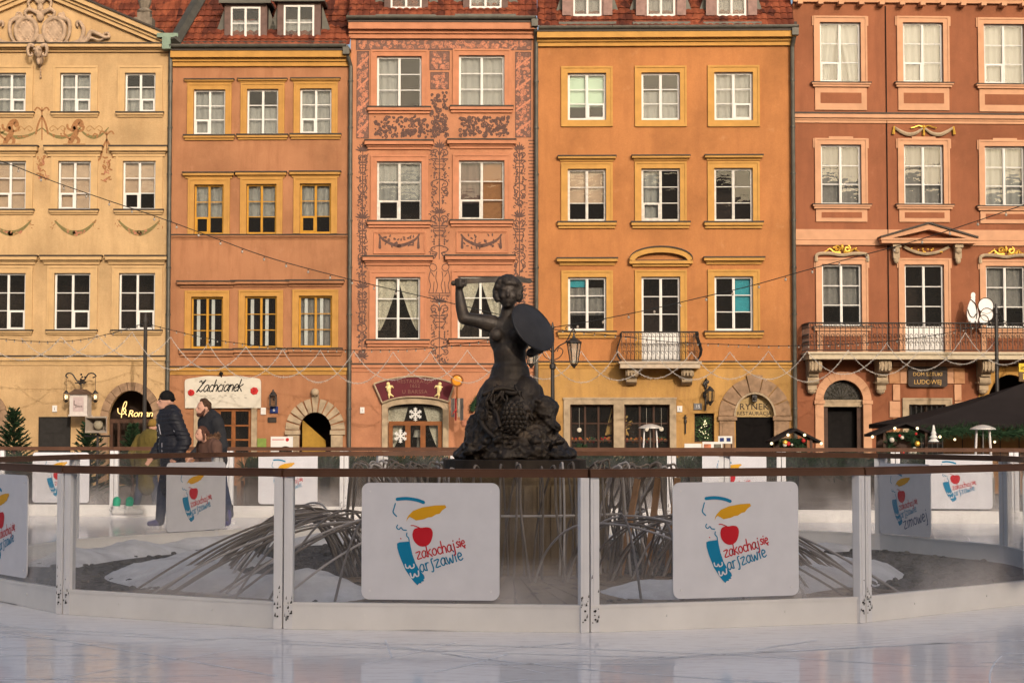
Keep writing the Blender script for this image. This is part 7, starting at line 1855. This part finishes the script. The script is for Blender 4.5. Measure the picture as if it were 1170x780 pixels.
    if fur is None and hat is not None: c.ell(P(0,.09,nk-.02), (hd*.45,hd*.28,hd*.30), seg=14, rings=10)
    cg = c.blob('coat', coat, t, .014, 2)
    vn_ = [v.normal.copy() for v in cg.data.vertices]
    for v, q_ in zip(cg.data.vertices, vn_):
        k = Vector((v.co.x*7, v.co.y*7, v.co.z*4.5+px))
        f_ = noise.noise(k)*.016 - abs(noise.noise(k*1.9))*.014
        if coat is M_puff: f_ = f_*.6 + .011*abs(sin(v.co.z*48 + noise.noise(k*.6)*1.2)) - .006
        v.co += q_*f_
    l = MB()
    for leg in lj: l.limb(leg, [H*.060,H*.045,H*.036], 12)
    l.ell(P(0,0,hip), (w*1.1,H*.062,H*.07)); l.blob('trousers', M_jean, t, .016, 2)
    for leg in lj:
        f = leg[2]; s_ = MB(); s_.limb([Vector((f.x,f.y,sk+.06)), Vector((f.x,f.y-.04,sk+.05)), Vector((f.x,f.y-.15,sk+.04))], [.05,.048,.038], 10)
        s_.limb([Vector((f.x,f.y,sk+.06)), Vector((f.x,f.y,sk+.18))], [.05,.055], 10); so_ = s_.blob('boot', skates or M_black, t, .013, 1)
        if skates: MB().box(f.x-.003, f.x+.003, f.y-.20, f.y+.08, .002, .03).box(f.x-.005,f.x+.005,f.y-.13,f.y-.10,.028,.08).box(f.x-.005,f.x+.005,f.y-.01,f.y+.03,.028,.08).build('blade', M_alu, so_)
    if hair is not None:
        g = MB(); r = random.Random(int(px))
        g.ell(hc+Vector((0,hd*.09,hd*.12)), (hd*.39,hd*.40,hd*.42), seg=16, rings=12)
        for k in range(60):
            a = r.uniform(0,6.3); e = r.uniform(.05,1.5); d = Vector((cos(e)*sin(a), cos(e)*cos(a), sin(e)))
            if d.y < -.2 and d.z < .75: continue
            g.ell(hc+Vector((d.x*hd*.37, d.y*hd*.40+.01, d.z*hd*.46+hd*.08)), hd*r.uniform(.06,.10), seg=8, rings=6)
        if sex == 'f':
            g.limb([hc+Vector((0,hd*.40,hd*.05)), hc+Vector((0,hd*.55,-hd*.25)), hc+Vector((.01,hd*.5,-hd*.7))], [hd*.26,hd*.22,hd*.12], 10)
            for sg in (-1,1): g.limb([hc+Vector((sg*hd*.36,-hd*.06,hd*.15)), hc+Vector((sg*hd*.38,hd*.0,-hd*.35))], [hd*.10,hd*.09], 8)
        g.blob('hair', hair, t, .010, 1)
    if beard:
        g = MB(); g.ell(hc+Vector((0,-hd*.22,-hd*.38)), (hd*.27,hd*.24,hd*.17)); 
        for sg in (-1,1): g.limb([hc+Vector((sg*hd*.33,-.01,-hd*.05)), hc+Vector((sg*hd*.26,-hd*.18,-hd*.34))], [hd*.06,hd*.12], 8)
        g.blob('beard', M_hair2, t, .010, 1)
    if hat is not None:
        g = MB(); g.ell(hc+Vector((0,hd*.04,hd*.17)), (hd*.385,hd*.435,hd*.43), seg=18, rings=12); o = g.blob('knit_hat', hat, t, .010, 1)
        n = 28; MB().tube([hc+Vector((hd*.372*cos(2*pi*k/n), hd*.04+hd*.422*sin(2*pi*k/n), hd*.10)) for k in range(n)], hd*.055, 8, closed=True).build('hat_band', hat, o, smooth=True)
    if fur is not None:
        g = MB(); r = random.Random(4); f0 = P(0,.02,nk)
        for k in range(420):
            a = r.uniform(0,6.3); c0 = f0+Vector((hd*.48*cos(a), hd*.46*sin(a)+.03, hd*.05+hd*.18*r.uniform(-1,1)+.03*sin(a))); v = Vector((cos(a)+r.gauss(0,.5), sin(a)+r.gauss(0,.5), r.gauss(.2,.6))).normalized(); l_ = r.uniform(.03,.07); o = v.orthogonal().normalized()*.006
            g.add([c0-o, c0+o, c0+v*l_], [(0,1,2)])
        n = 20; g.tube([f0+Vector((hd*.47*cos(2*pi*k/n), hd*.45*sin(2*pi*k/n)+.03, hd*.05)) for k in range(n)], hd*.16, 8, closed=True)
        g.build('fur_collar', fur, t)
    return t, P, dict(sho=sho, hip=hip, nk=nk, w=w, hd=hd, hc=hc)
M_blueboot = simple('blue_skate_boot', (.03,.03,.20), .5, var=.1)
t, P, d = person('man in black quilted jacket and knitted hat skating to the left', 198, 24.3, 1.86, radians(-62), .10, M_puff, None, M_black, arms=[((-.30,-.02,1.25),(-.26,-.20,1.04)), ((.34,.10,1.24),(.30,-.05,1.02))], skates=M_blueboot)
# zips and a round sleeve badge
mb = MB(); y0 = -.20
mb.tube([P(.06,-.175,1.48), P(.07,-.165,1.34)], .007, 5); mb.tube([P(.10,-.165,1.22), P(.07,-.17,1.04)], .007, 5); mb.build('zip', simple('grey_zip', (.35,.33,.36), .4), t)
mb = MB()
for k in range(5): mb.ell(P(-.03,-.165-.01*k*0,1.48-.09*k), .012, seg=6, rings=4)
mb.build('snap_buttons', simple('dull_metal', (.3,.29,.28), .4, .5), t)
o = MB().lathe([(.038,0),(.034,.012)], (0,0,0), 14).build('badge', simple('pale_badge', (.42,.42,.46), .6), t, loc=P(.305,-.01,1.40)); o.rotation_euler = (0,radians(80),radians(-20))
person('bearded young man in dark jacket behind the child', 247, 26.3, 1.80, radians(-58), .16, simple('charcoal_jacket', (.022,.022,.025), .8, var=.2), M_hair1, arms=[((-.28,-.05,1.18),(-.24,-.25,1.02)), ((.30,.02,1.18),(.26,-.2,1.0))], skates=M_black, beard=True, nod=.6)
person('child in brown fur-hooded parka looking down', 244, 24.2, 1.40, radians(-50), .12, simple('brown_parka', (.105,.055,.040), .85, var=.2), M_hair2, sex='f', arms=[((-.22,-.06,.95),(-.18,-.24,.86)), ((.23,-.02,.95),(.18,-.22,.84))], skates=M_blueboot, fur=simple('brown_fur', (.14,.075,.042), .9, var=.4, scale=30), nod=.9)
person('person in olive coat and cap seen from behind', 168, 31.5, 1.74, radians(150), .18, simple('olive_coat', (.115,.085,.022), .9, var=.12), None, simple('olive_cap', (.22,.13,.03), .9), base=GZ+.15)
t = None
